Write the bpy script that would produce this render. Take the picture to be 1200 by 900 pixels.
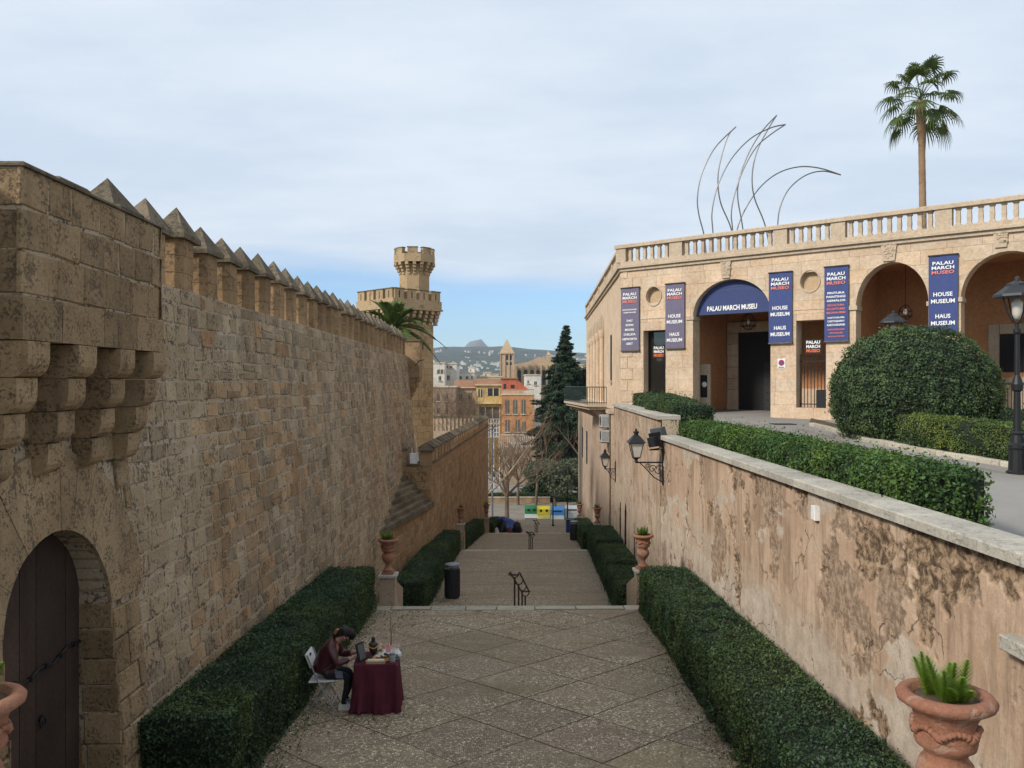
import bpy, bmesh, math, random
import numpy as np
from mathutils import Vector, Matrix, noise as mnoise
from mathutils.geometry import tessellate_polygon

random.seed(7)
rng = np.random.default_rng(11)
scene = bpy.context.scene
for o in list(bpy.data.objects):
    bpy.data.objects.remove(o)
COL = scene.collection
R = math.radians

# ------------------------------------------------------------------ camera
FPX, CX, CY, VPX = 960.0, 600.0, 450.0, 590.0      # photo pixels (1200 x 900)
YAW = math.atan((CX - VPX) / FPX)
cam_data = bpy.data.cameras.new('camera')
cam_data.sensor_width = 36.0
cam_data.lens = 36.0 * FPX / 1200.0
cam_data.clip_start = 0.05
cam_data.clip_end = 60000
cam = bpy.data.objects.new('camera', cam_data)
cam.location = (0, 0, 0)
cam.rotation_euler = (R(90), 0, -YAW)
COL.objects.link(cam)
scene.camera = cam

# ------------------------------------------------------------------ world: sky with a thin sheet of high cloud
SUN_EL, SUN_AZ = R(34), R(236)        # azimuth measured clockwise from +Y (view direction)
world = bpy.data.worlds.new('World')
scene.world = world
world.use_nodes = True
nt = world.node_tree
nt.nodes.clear()
def N(t, typ, **kw):
    n = t.nodes.new(typ)
    for k, v in kw.items():
        setattr(n, k, v)
    return n
def math_node(t, op, a, b=None, clamp=False):
    n = t.nodes.new('ShaderNodeMath'); n.operation = op; n.use_clamp = clamp
    for i, v in enumerate((a, b)):
        if v is None: continue
        if isinstance(v, (int, float)): n.inputs[i].default_value = v
        else: t.links.new(v, n.inputs[i])
    return n.outputs[0]
def maprange(t, v, a, b, c=0.0, d=1.0, smooth=True):
    n = t.nodes.new('ShaderNodeMapRange')
    n.interpolation_type = 'SMOOTHSTEP' if smooth else 'LINEAR'
    t.links.new(v, n.inputs[0])
    for i, x in zip((1, 2, 3, 4), (a, b, c, d)): n.inputs[i].default_value = x
    return n.outputs[0]
def mixcol(t, fac, a, b, blend='MIX'):
    n = t.nodes.new('ShaderNodeMix'); n.data_type = 'RGBA'; n.blend_type = blend
    if isinstance(fac, (int, float)): n.inputs[0].default_value = fac
    else: t.links.new(fac, n.inputs[0])
    for i, v in ((6, a), (7, b)):
        if isinstance(v, (tuple, list)): n.inputs[i].default_value = (v[0], v[1], v[2], 1)
        else: t.links.new(v, n.inputs[i])
    return n.outputs[2]
sky = N(nt, 'ShaderNodeTexSky', sky_type='NISHITA', sun_disc=False)
sky.sun_elevation = SUN_EL
sky.sun_rotation = SUN_AZ
sky.altitude = 20
sky.air_density = 1.0; sky.dust_density = 0.15; sky.ozone_density = 2.5
tc = N(nt, 'ShaderNodeTexCoord')
sep = N(nt, 'ShaderNodeSeparateXYZ')
nt.links.new(tc.outputs['Generated'], sep.inputs[0])
zz = math_node(nt, 'ADD', math_node(nt, 'MAXIMUM', sep.outputs[2], 0.0), 0.10)
comb = N(nt, 'ShaderNodeCombineXYZ')
nt.links.new(math_node(nt, 'DIVIDE', sep.outputs[0], zz), comb.inputs[0])
nt.links.new(math_node(nt, 'DIVIDE', sep.outputs[1], zz), comb.inputs[1])
mp = N(nt, 'ShaderNodeMapping')
mp.inputs['Scale'].default_value = (0.55, 0.9, 1)
mp.inputs['Rotation'].default_value = (0, 0, R(22))
mp.inputs['Location'].default_value = (3.1, 0.4, 0)
nt.links.new(comb.outputs[0], mp.inputs[0])
n1 = N(nt, 'ShaderNodeTexNoise'); n1.inputs['Scale'].default_value = 0.55; n1.inputs['Detail'].default_value = 9; n1.inputs['Roughness'].default_value = 0.52
n1.inputs['Distortion'].default_value = 0.5
nt.links.new(mp.outputs[0], n1.inputs['Vector'])
n2 = N(nt, 'ShaderNodeTexNoise'); n2.inputs['Scale'].default_value = 1.6; n2.inputs['Detail'].default_value = 10; n2.inputs['Roughness'].default_value = 0.6
nt.links.new(mp.outputs[0], n2.inputs['Vector'])
elev = maprange(nt, sep.outputs[2], 0.04, 0.25)
cov = math_node(nt, 'ADD', math_node(nt, 'MULTIPLY', n1.outputs[0], 1.0), math_node(nt, 'MULTIPLY', elev, 0.75))
cover = maprange(nt, cov, 0.62, 0.92, 0.03, 0.95)
cloudc = mixcol(nt, maprange(nt, n2.outputs[0], 0.3, 0.72), (4.5, 5.2, 6.05), (5.75, 6.25, 6.8))
skyc = mixcol(nt, cover, mixcol(nt, 1.0, sky.outputs[0], (0.74, 0.92, 1.12), 'MULTIPLY'), cloudc)
bg = N(nt, 'ShaderNodeBackground'); bg.inputs[1].default_value = 0.105
nt.links.new(skyc, bg.inputs[0])
wo = N(nt, 'ShaderNodeOutputWorld')
nt.links.new(bg.outputs[0], wo.inputs[0])

# ------------------------------------------------------------------ sun (veiled by the cloud sheet)
sl = bpy.data.lights.new('sun', 'SUN')
sl.energy = 2.7
sl.angle = R(9)
sl.color = (1.0, 0.94, 0.86)
sun = bpy.data.objects.new('sun', sl)
sd = Vector((math.sin(SUN_AZ) * math.cos(SUN_EL), math.cos(SUN_AZ) * math.cos(SUN_EL), math.sin(SUN_EL)))
sun.rotation_euler = (-sd).to_track_quat('-Z', 'Y').to_euler()
sun.location = sd * 60
COL.objects.link(sun)

vs = scene.view_settings
vs.view_transform = 'Standard'; vs.look = 'None'; vs.exposure = 0.52; vs.gamma = 1.0
vs.use_curve_mapping = False
scene.render.engine = 'CYCLES'
scene.cycles.max_bounces = 6; scene.cycles.diffuse_bounces = 3; scene.cycles.glossy_bounces = 2; scene.cycles.transmission_bounces = 3; scene.cycles.volume_bounces = 0

# ------------------------------------------------------------------ pixel -> world
def ray(px, py):
    c = (px - CX) / FPX
    return Vector((c * math.cos(YAW) + math.sin(YAW), math.cos(YAW) - c * math.sin(YAW), (CY - py) / FPX))
def P(px, py, Y):
    d = ray(px, py)
    return d * (Y / d.y)
def on_plane(px, py, p0, n):
    d = ray(px, py)
    return d * (p0.dot(n) / d.dot(n))

# ------------------------------------------------------------------ mesh helpers
class MB:
    def __init__(s):
        s.v = []; s.f = []; s.c = []; s.m = []; s.mi = 0; s.col = (1, 1, 1)
    def add(s, verts, faces, col=None, mi=None):
        b = len(s.v)
        s.v.extend([tuple(x) for x in verts])
        cc = col if col is not None else s.col
        s.c.extend([cc] * len(verts))
        for f in faces:
            s.f.append(tuple(i + b for i in f)); s.m.append(s.mi if mi is None else mi)
        return s
    def box(s, x0, x1, y0, y1, z0, z1, col=None, mi=None):
        return s.add([(x0,y0,z0),(x1,y0,z0),(x1,y1,z0),(x0,y1,z0),(x0,y0,z1),(x1,y0,z1),(x1,y1,z1),(x0,y1,z1)],
                     [(0,3,2,1),(4,5,6,7),(0,1,5,4),(1,2,6,5),(2,3,7,6),(3,0,4,7)], col, mi)
    def obox(s, o, u, v, w, bev=0.0, col=None, mi=None):
        """oriented box: corner o, edge vectors u, v, w; optional chamfer of the w end"""
        o, u, v, w = Vector(o), Vector(u), Vector(v), Vector(w)
        if bev <= 0:
            p = [o, o+u, o+u+v, o+v, o+w, o+u+w, o+u+v+w, o+v+w]
            return s.add(p, [(0,3,2,1),(4,5,6,7),(0,1,5,4),(1,2,6,5),(2,3,7,6),(3,0,4,7)], col, mi)
        bu, bv, bw = u.normalized()*bev, v.normalized()*bev, w.normalized()*bev
        p = [o, o+u, o+u+v, o+v, o+w-bw, o+u+w-bw, o+u+v+w-bw, o+v+w-bw,
             o+w+bu+bv, o+u+w-bu+bv, o+u+v+w-bu-bv, o+v+w+bu-bv]
        return s.add(p, [(0,3,2,1),(0,1,5,4),(1,2,6,5),(2,3,7,6),(3,0,4,7),(4,5,9,8),(5,6,10,9),(6,7,11,10),(7,4,8,11),(8,9,10,11)], col, mi)
    def prism(s, poly, ext, col=None, mi=None):
        """polygon (3-D points, convex or not) extruded along ext"""
        n = len(poly); e = Vector(ext)
        a = [Vector(p) for p in poly]; b = [p + e for p in a]
        nv = Vector((0,0,0))
        for i in range(n): nv += a[i].cross(a[(i+1) % n])
        flip = nv.dot(e) > 0
        tris = tessellate_polygon([a]) if n > 4 else ([(0,1,2)] if n == 3 else [(0,1,2,3)])
        # orient the caps
        def orient(t, want):
            q = [a[i] for i in t]
            nn = (q[1]-q[0]).cross(q[2]-q[0])
            return tuple(t) if nn.dot(want) > 0 else tuple(reversed(t))
        f = [orient(t, -e) for t in tris] + [tuple(i+n for i in orient(t, e)) for t in tris]
        for i in range(n):
            j = (i+1) % n
            f.append((i, j, j+n, i+n) if flip else (j, i, i+n, j+n))
        return s.add(a + b, f, col, mi)
    def tube(s, pts, rad, sides=8, cap=True, col=None, mi=None):
        pts = [Vector(p) for p in pts]; n = len(pts)
        if not isinstance(rad, (list, tuple)): rad = [rad]*n
        vs, fs = [], []
        ref = None
        for i, p in enumerate(pts):
            t = (pts[min(i+1, n-1)] - pts[max(i-1, 0)])
            if t.length < 1e-9: t = Vector((0,0,1))
            t.normalize()
            if ref is None:
                ref = Vector((0,0,1)) if abs(t.z) < 0.9 else Vector((1,0,0))
            a = t.cross(ref)
            if a.length < 1e-6: a = t.cross(Vector((0.3,1,0.2)))
            a.normalize(); b = a.cross(t).normalized(); ref = b
            for k in range(sides):
                th = 2*math.pi*k/sides
                vs.append(p + (a*math.cos(th) + b*math.sin(th))*rad[i])
        for i in range(n-1):
            for k in range(sides):
                k2 = (k+1) % sides
                fs.append((i*sides+k2, i*sides+k, (i+1)*sides+k, (i+1)*sides+k2))
        if cap:
            fs.append(tuple(range(sides))); fs.append(tuple(reversed(range((n-1)*sides, n*sides))))
        return s.add(vs, fs, col, mi)
    def lathe(s, prof, loc=(0,0,0), seg=24, col=None, mi=None):
        loc = Vector(loc); vs, fs = [], []
        n = len(prof)
        for (r, z) in prof:
            for k in range(seg):
                th = 2*math.pi*k/seg
                vs.append(loc + Vector((r*math.cos(th), r*math.sin(th), z)))
        for i in range(n-1):
            for k in range(seg):
                k2 = (k+1) % seg
                fs.append((i*seg+k, i*seg+k2, (i+1)*seg+k2, (i+1)*seg+k))
        fs.append(tuple(reversed(range(seg)))); fs.append(tuple(range((n-1)*seg, n*seg)))
        return s.add(vs, fs, col, mi)
    def mesh(s, name, mats, smooth=False):
        me = bpy.data.meshes.new(name)
        me.from_pydata(s.v, [], s.f)
        if not isinstance(mats, (list, tuple)): mats = [mats]
        for m in mats: me.materials.append(m)
        if len(mats) > 1: me.polygons.foreach_set('material_index', s.m)
        at = me.color_attributes.new('Col', 'FLOAT_COLOR', 'POINT')
        arr = np.ones((len(s.v), 4), np.float32); arr[:, :3] = np.array(s.c, np.float32).reshape(-1, 3)
        at.data.foreach_set('color', arr.ravel())
        if smooth: me.polygons.foreach_set('use_smooth', [True]*len(s.f))
        me.update()
        return me
    def build(s, name, mats, parent=None, smooth=False, loc=None):
        return link(name, s.mesh(name, mats, smooth), parent, loc)

def link(name, me, parent=None, loc=None):
    o = bpy.data.objects.new(name, me)
    COL.objects.link(o)
    if parent is not None: o.parent = parent
    if loc is not None: o.location = loc
    return o
def tag(o, label=None, cat=None, group=None, kind=None):
    if label: o['label'] = label
    if cat: o['category'] = cat
    if group: o['group'] = group
    if kind: o['kind'] = kind
    return o
def thing(name, label, cat, loc=(0,0,0), rz=0.0, group=None):
    o = bpy.data.objects.new(name, None)
    o.empty_display_size = 0.2
    COL.objects.link(o); o.location = loc; o.rotation_euler = (0, 0, rz)
    return tag(o, label, cat, group)
def copy_tree(o, parent=None):
    c = o.copy(); COL.objects.link(c); c.parent = parent
    for ch in list(o.children):
        copy_tree(ch, c)
    return c
def curve_mesh(outer, holes, thick):
    """filled 2-D outline with holes, extruded to a slab from z=-thick to z=0; returns verts, faces"""
    cu = bpy.data.curves.new('tmp', 'CURVE'); cu.dimensions = '2D'; cu.fill_mode = 'BOTH'
    cu.extrude = thick / 2
    for pl in [outer] + holes:
        sp = cu.splines.new('POLY'); sp.points.add(len(pl)-1); sp.use_cyclic_u = True
        for i, (x, y) in enumerate(pl): sp.points[i].co = (x, y, 0, 1)
    ob = bpy.data.objects.new('tmp', cu); COL.objects.link(ob)
    bpy.context.view_layer.update()
    dg = bpy.context.evaluated_depsgraph_get()
    me = bpy.data.meshes.new_from_object(ob.evaluated_get(dg))
    bm = bmesh.new(); bm.from_mesh(me); bmesh.ops.remove_doubles(bm, verts=bm.verts, dist=1e-4)
    bmesh.ops.recalc_face_normals(bm, faces=bm.faces)
    vs = [(v.co.x, v.co.y, v.co.z - thick/2) for v in bm.verts]
    bm.verts.index_update()
    fs = [tuple(v.index for v in f.verts) for f in bm.faces]
    bm.free(); bpy.data.objects.remove(ob); bpy.data.meshes.remove(me); bpy.data.curves.remove(cu)
    return vs, fs
def fast_mesh(name, verts, quads, cols, mat, smooth=False):
    """numpy arrays -> mesh (n x 3 verts, m x k faces)"""
    me = bpy.data.meshes.new(name)
    nv, nf, k = len(verts), len(quads), quads.shape[1]
    me.vertices.add(nv); me.vertices.foreach_set('co', np.ascontiguousarray(verts, np.float32).ravel())
    me.loops.add(nf*k); me.loops.foreach_set('vertex_index', np.ascontiguousarray(quads, np.int32).ravel())
    me.polygons.add(nf); me.polygons.foreach_set('loop_start', np.arange(0, nf*k, k, dtype=np.int32))
    me.polygons.foreach_set('loop_total', np.full(nf, k, np.int32))
    if smooth: me.polygons.foreach_set('use_smooth', np.ones(nf, bool))
    me.update(calc_edges=True)
    at = me.color_attributes.new('Col', 'FLOAT_COLOR', 'POINT')
    a = np.ones((nv, 4), np.float32); a[:, :3] = cols
    at.data.foreach_set('color', a.ravel())
    if isinstance(mat, (list, tuple)):
        for m in mat: me.materials.append(m)
    else: me.materials.append(mat)
    return me

def _hash(ix, iy, iz):
    h = (ix*374761393 + iy*668265263 + iz*2147483647 + 1442695041) & 0xFFFFFFFF
    h = ((h ^ (h >> 13))*1274126177) & 0xFFFFFFFF
    h = ((h ^ (h >> 16))*2246822519) & 0xFFFFFFFF
    return ((h ^ (h >> 15)) & 0xFFFFFF)/float(0x7FFFFF) - 1.0
def nfbm(x, y, z, octaves=4):
    """vectorised value noise, roughly -1..1"""
    x, y, z = (np.asarray(q, np.float64)+np.zeros_like(x, dtype=np.float64) for q in (x, y, z))
    out = np.zeros_like(x); amp, tot = 1.0, 0.0
    for o in range(octaves):
        xi, yi, zi = np.floor(x).astype(np.int64), np.floor(y).astype(np.int64), np.floor(z).astype(np.int64)
        fx, fy, fz = x-xi, y-yi, z-zi
        fx, fy, fz = (q*q*(3-2*q) for q in (fx, fy, fz))
        c = lambda a, b, d: _hash(xi+a, yi+b, zi+d)
        v0 = (c(0,0,0)*(1-fx)+c(1,0,0)*fx)*(1-fy) + (c(0,1,0)*(1-fx)+c(1,1,0)*fx)*fy
        v1 = (c(0,0,1)*(1-fx)+c(1,0,1)*fx)*(1-fy) + (c(0,1,1)*(1-fx)+c(1,1,1)*fx)*fy
        out += amp*(v0*(1-fz)+v1*fz); tot += amp; amp *= 0.55
        x, y, z = x*2.03+17.1, y*2.03+5.7, z*2.03+9.3
    return out/tot*1.5
# ------------------------------------------------------------------ materials
def new_mat(name):
    m = bpy.data.materials.new(name); m.use_nodes = True
    t = m.node_tree; t.nodes.clear()
    out = N(t, 'ShaderNodeOutputMaterial'); b = N(t, 'ShaderNodeBsdfPrincipled')
    t.links.new(b.outputs[0], out.inputs[0])
    return m, t, b
def noise_n(t, vec, scale, detail=5, rough=0.55, dist=0.0):
    n = N(t, 'ShaderNodeTexNoise')
    n.inputs['Scale'].default_value = scale; n.inputs['Detail'].default_value = detail
    n.inputs['Roughness'].default_value = rough; n.inputs['Distortion'].default_value = dist
    if vec is not None: t.links.new(vec, n.inputs['Vector'])
    return n.outputs[0]
def pos(t, scale=None):
    g = N(t, 'ShaderNodeNewGeometry')
    if scale is None: return g.outputs['Position']
    m = N(t, 'ShaderNodeMapping'); m.inputs['Scale'].default_value = scale
    t.links.new(g.outputs['Position'], m.inputs[0])
    return m.outputs[0]
def bump(t, b, h, strength=0.4, dist=0.02):
    n = N(t, 'ShaderNodeBump'); n.inputs['Strength'].default_value = strength; n.inputs['Distance'].default_value = dist
    t.links.new(h, n.inputs['Height']); t.links.new(n.outputs[0], b.inputs['Normal'])
def attr(t):
    a = N(t, 'ShaderNodeAttribute'); a.attribute_name = 'Col'
    return a.outputs['Color']
def stone(name, c1, c2, pit=0.5, pitscale=11, big=0.9, fine=26, streak=0.0, dark=(0.07,0.055,0.04), rough=0.92, bstr=0.6, pth=0.57):
    m, t, b = new_mat(name)
    p = pos(t)
    c = mixcol(t, maprange(t, noise_n(t, p, big, 6, 0.6), 0.32, 0.68), c1, c2)
    c = mixcol(t, 1.0, c, attr(t), 'MULTIPLY')
    f = noise_n(t, p, fine, 6, 0.65)
    c = mixcol(t, maprange(t, f, 0.25, 0.75, 0.0, 0.55), c, mixcol(t, 1.0, c, (0.55, 0.52, 0.48), 'MULTIPLY'))
    pn = noise_n(t, p, pitscale, 5, 0.62, 0.4)
    pm = maprange(t, math_node(t, 'ADD', pn, math_node(t, 'MULTIPLY', math_node(t, 'SUBTRACT', noise_n(t, p, pitscale*0.16, 3, 0.5), 0.5), 0.55)), pth, pth+0.10)
    c = mixcol(t, math_node(t, 'MULTIPLY', pm, pit), c, dark)
    if streak:
        sn = noise_n(t, pos(t, (3.2, 3.2, 0.32)), 1.0, 6, 0.6)
        c = mixcol(t, maprange(t, sn, 0.52, 0.72, 0, streak), c, dark)
    t.links.new(c, b.inputs['Base Color'])
    b.inputs['Roughness'].default_value = rough
    b.inputs['Specular IOR Level'].default_value = 0.2
    h = math_node(t, 'SUBTRACT', f, math_node(t, 'MULTIPLY', pm, 1.3 * pit))
    bump(t, b, h, bstr, 0.025)
    return m
def plain(name, c, rough=0.6, metal=0.0, var=0.12, scale=8, bstr=0.0, spec=0.4, useattr=False):
    m, t, b = new_mat(name)
    p = pos(t)
    n = noise_n(t, p, scale, 5, 0.6)
    col = mixcol(t, maprange(t, n, 0.25, 0.75), [x*(1-var) for x in c], [min(1, x*(1+var)) for x in c])
    if useattr: col = mixcol(t, 1.0, col, attr(t), 'MULTIPLY')
    t.links.new(col, b.inputs['Base Color'])
    b.inputs['Roughness'].default_value = rough; b.inputs['Metallic'].default_value = metal
    b.inputs['Specular IOR Level'].default_value = spec
    if bstr: bump(t, b, noise_n(t, p, scale*6, 4, 0.6), bstr, 0.01)
    return m
def leafmat(name, c, rough=0.55, trans=0.25):
    m, t, b = new_mat(name)
    col = mixcol(t, 1.0, c, attr(t), 'MULTIPLY')
    t.links.new(col, b.inputs['Base Color'])
    b.inputs['Roughness'].default_value = rough; b.inputs['Specular IOR Level'].default_value = 0.3
    tr = N(t, 'ShaderNodeBsdfTranslucent'); t.links.new(col, tr.inputs[0])
    mx = N(t, 'ShaderNodeMixShader'); mx.inputs[0].default_value = trans
    out = [n for n in t.nodes if n.type == 'OUTPUT_MATERIAL'][0]
    t.links.new(b.outputs[0], mx.inputs[1]); t.links.new(tr.outputs[0], mx.inputs[2]); t.links.new(mx.outputs[0], out.inputs[0])
    return m
M = {}
M['wall'] = stone('castle_stone', (0.345,0.250,0.155), (0.455,0.350,0.235), pit=0.7, pitscale=22, streak=0.25, pth=0.55)
M['mortar'] = stone('lime_mortar', (0.40,0.315,0.215), (0.50,0.40,0.285), pit=0.85, pitscale=16, pth=0.53)
M['bay'] = stone('bay_stone', (0.30,0.205,0.118), (0.40,0.287,0.175), pit=0.65, pitscale=30, streak=0.35, pth=0.54)
M['merlon'] = stone('merlon_stone', (0.31,0.20,0.108), (0.40,0.27,0.152), pit=0.55, pitscale=16, streak=0.4, pth=0.55)
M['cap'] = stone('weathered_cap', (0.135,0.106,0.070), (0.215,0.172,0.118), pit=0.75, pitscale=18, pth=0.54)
M['lower'] = stone('lower_wall_stone', (0.34,0.215,0.115), (0.43,0.29,0.165), pit=0.55, pitscale=9, streak=0.2)
M['tower'] = stone('tower_stone', (0.40,0.285,0.165), (0.47,0.35,0.215), pit=0.4, pitscale=3, big=0.4, fine=9)
M['museum'] = stone('museum_stone', (0.575,0.425,0.29), (0.67,0.52,0.375), pit=0.25, pitscale=5, big=1.1, fine=9, streak=0.22, dark=(0.32,0.205,0.125), bstr=0.25)
M['museum_trim'] = stone('museum_trim', (0.50,0.395,0.285), (0.58,0.465,0.34), pit=0.2, pitscale=6, big=0.8, fine=10, streak=0.22, dark=(0.24,0.18,0.12), bstr=0.25)
M['terracotta_wall'] = stone('terracotta_plaster', (0.52,0.25,0.115), (0.58,0.295,0.145), pit=0.15, big=0.7, fine=8, bstr=0.15)
M['limestone'] = stone('limestone_trim', (0.44,0.40,0.32), (0.54,0.49,0.40), pit=0.35, pitscale=16, streak=0.0)
M['coping'] = stone('grey_coping', (0.40,0.375,0.32), (0.52,0.48,0.41), pit=0.35, pitscale=18, streak=0.4, dark=(0.12,0.11,0.095))
M['leaf'] = leafmat('hedge_leaf', (0.052,0.088,0.036))
M['leaf3'] = leafmat('box_hedge_leaf', (0.090,0.135,0.036))
M['leaf2'] = leafmat('loose_hedge_leaf', (0.060,0.115,0.030))  # greener leaves of the loose hedge along the coping
M['twig'] = plain('hedge_core', (0.010,0.016,0.008), rough=0.95)
M['iron'] = plain('black_iron', (0.020,0.020,0.022), rough=0.5, metal=0.4)
M['rust'] = plain('rusty_iron', (0.045,0.028,0.022), rough=0.7, metal=0.3)
M['terracotta'] = stone('terracotta_pot', (0.28,0.128,0.080), (0.37,0.175,0.108), pit=0.5, pitscale=9, fine=40, streak=0.3, bstr=0.45, dark=(0.36,0.255,0.185), pth=0.53)
M['door_wood'] = stone('door_wood', (0.052,0.034,0.027), (0.078,0.050,0.038), pit=0.2, pitscale=16, streak=0.3, dark=(0.025,0.017,0.014), bstr=0.3)
M['void'] = plain('dark_interior', (0.012,0.010,0.010), rough=0.7)
M['white'] = plain('white_paint', (0.72,0.71,0.68), rough=0.5)
# ================================================================== setting: ground, landings, steps, streets
def pebble_mat():
    m, t, b = new_mat('pebble_mosaic')
    p = pos(t)
    v = N(t, 'ShaderNodeTexVoronoi'); v.inputs['Scale'].default_value = 34; v.inputs['Randomness'].default_value = 0.9
    t.links.new(p, v.inputs['Vector'])
    e = N(t, 'ShaderNodeTexVoronoi', feature='DISTANCE_TO_EDGE'); e.inputs['Scale'].default_value = 34; e.inputs['Randomness'].default_value = 0.9
    t.links.new(p, e.inputs['Vector'])
    sepc = N(t, 'ShaderNodeSeparateColor'); t.links.new(v.outputs['Color'], sepc.inputs[0])
    ramp = N(t, 'ShaderNodeValToRGB')
    for i, (x, c) in enumerate(((0.0,(0.17,0.138,0.102)), (0.35,(0.27,0.22,0.16)), (0.72,(0.385,0.32,0.24)), (0.9,(0.55,0.49,0.40)), (1.0,(0.72,0.67,0.58)))):
        el = ramp.color_ramp.elements[i] if i < 2 else ramp.color_ramp.elements.new(x)
        el.position = x; el.color = (*c, 1)
    t.links.new(sepc.outputs[0], ramp.inputs[0])
    gap = maprange(t, e.outputs['Distance'], 0.02, 0.12)
    c = mixcol(t, gap, (0.14,0.112,0.082), ramp.outputs[0])
    # worn, dusty and mossy areas
    w = maprange(t, noise_n(t, p, 0.55, 6, 0.62), 0.42, 0.66, 0, 0.6)
    c = mixcol(t, w, c, (0.27,0.215,0.155))
    w2 = maprange(t, noise_n(t, p, 1.3, 6, 0.65, 0.6), 0.60, 0.70, 0, 0.65)
    c = mixcol(t, w2, c, (0.36,0.30,0.23))
    w3 = maprange(t, noise_n(t, p, 0.8, 5, 0.6, 1.0), 0.62, 0.72, 0, 0.55)
    c = mixcol(t, w3, c, (0.13,0.112,0.065))
    w4 = maprange(t, noise_n(t, pos(t,(0.35,1.3,1.0)), 1.0, 6, 0.65, 0.7), 0.46, 0.66, 0, 0.6)
    c = mixcol(t, w4, c, (0.20,0.158,0.112))
    c = mixcol(t, 1.0, c, attr(t), 'MULTIPLY')
    c = mixcol(t, 1.0, c, (1.18,1.11,1.00), 'MULTIPLY')
    t.links.new(c, b.inputs['Base Color']); b.inputs['Roughness'].default_value = 0.85
    b.inputs['Specular IOR Level'].default_value = 0.25
    bump(t, b, maprange(t, e.outputs['Distance'], 0.0, 0.25), 0.6, 0.012)
    return m
M['pebble'] = pebble_mat()
M['joint'] = stone('paving_joint', (0.15,0.12,0.085), (0.21,0.17,0.12), pit=0.4, pitscale=20)
M['asphalt'] = stone('pale_asphalt', (0.27,0.255,0.235), (0.33,0.31,0.285), pit=0.12, pitscale=30, big=0.35, fine=60, bstr=0.2)
M['pave'] = stone('pavement_slab', (0.22,0.195,0.16), (0.29,0.26,0.215), pit=0.2, pitscale=18, big=0.6)
M['dirt'] = stone('bed_soil', (0.10,0.075,0.05), (0.14,0.105,0.07), pit=0.5, pitscale=14)

PROFILE = [(-14,-1.65),(3.0,-1.65),(8.2,-4.75),(19.0,-5.16),(23.5,-6.87),(38.3,-7.76),(41.3,-8.5),(53.0,-9.65),(56.5,-10.55),(66.0,-10.9),(80.0,-16.5),(400,-16.5)]
def GZ(d):
    for (a, za), (b_, zb) in zip(PROFILE, PROFILE[1:]):
        if d <= b_: return za + (zb-za)*(d-a)/(b_-a)
    return -16.5
def LZ(d): return GZ(d) if d >= 8.2 else -4.75 + (8.2-d)*0.038
def cdrift(d): return 0.0 if d < 19 else 0.05 + 0.045*(d-19)
def lowleft(d): return -4.35 if d < 27 else (-4.35 + (d-27)/7.3*1.35 if d < 34.3 else -3.0 + 0.0585*(d-34.3))
def rightwall(d): return 4.38 if d < 22.8 else (4.38 + (d-22.8)/14.2*0.62 if d < 37 else 5.05 + 0.045*(d-37))

g = MB(); Rg = 30000
g.add([(-Rg,-Rg,-17.2),(Rg,-Rg,-17.2),(Rg,Rg,-17.2),(-Rg,Rg,-17.2)], [(0,1,2,3)])
tag(g.build('ground', stone('far_ground', (0.16,0.15,0.09), (0.24,0.2,0.14), big=0.01, pitscale=0.05, fine=0.3)), kind='structure')

# avenue at the foot of the steps
g = MB(); g.box(-60, 60, 80, 122, -17.1, -16.5); tag(g.build('pavement', M['pave']), kind='structure')
g = MB(); g.box(-60, 60, 122, 137, -17.1, -16.62); tag(g.build('road', M['asphalt']), kind='structure')
g = MB(); g.box(-60, 60, 137, 160, -17.1, -16.5); tag(g.build('pavement', M['pave']), kind='structure')
kb = MB(); kb.box(-60, 60, 121.7, 122.0, -16.9, -16.48); tag(kb.build('kerb', M['limestone']), kind='structure')

def slab(name, d0, d1, mat, n=6, thick=1.5):
    s = MB(); vs = []
    ds = [d0 + (d1-d0)*i/n for i in range(n+1)]
    for d in ds:
        z = LZ(d)
        xl, xr = lowleft(d)-0.25, rightwall(d)+0.15
        vs += [(xl,d,z),(xr,d,z),(xl,d,z-thick),(xr,d,z-thick)]
    fs = []
    for i in range(n):
        a = i*4; b_ = a+4
        fs += [(a,a+1,b_+1,b_),(a+2,b_+2,b_+3,a+3),(a,b_,b_+2,a+2),(a+1,a+3,b_+3,b_+1)]
    fs += [(0,2,3,1),(n*4,n*4+1,n*4+3,n*4+2)]
    s.add(vs, fs)
    o = s.build(name, mat); tag(o, kind='structure'); return o
land1 = slab('landing', 5.2, 18.98, M['joint'], 6)
land2 = slab('landing', 23.5, 38.28, M['pebble'])
land3 = slab('landing', 41.3, 52.98, M['pebble'])
land4 = slab('landing', 56.5, 66.0, M['pebble'])

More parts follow.
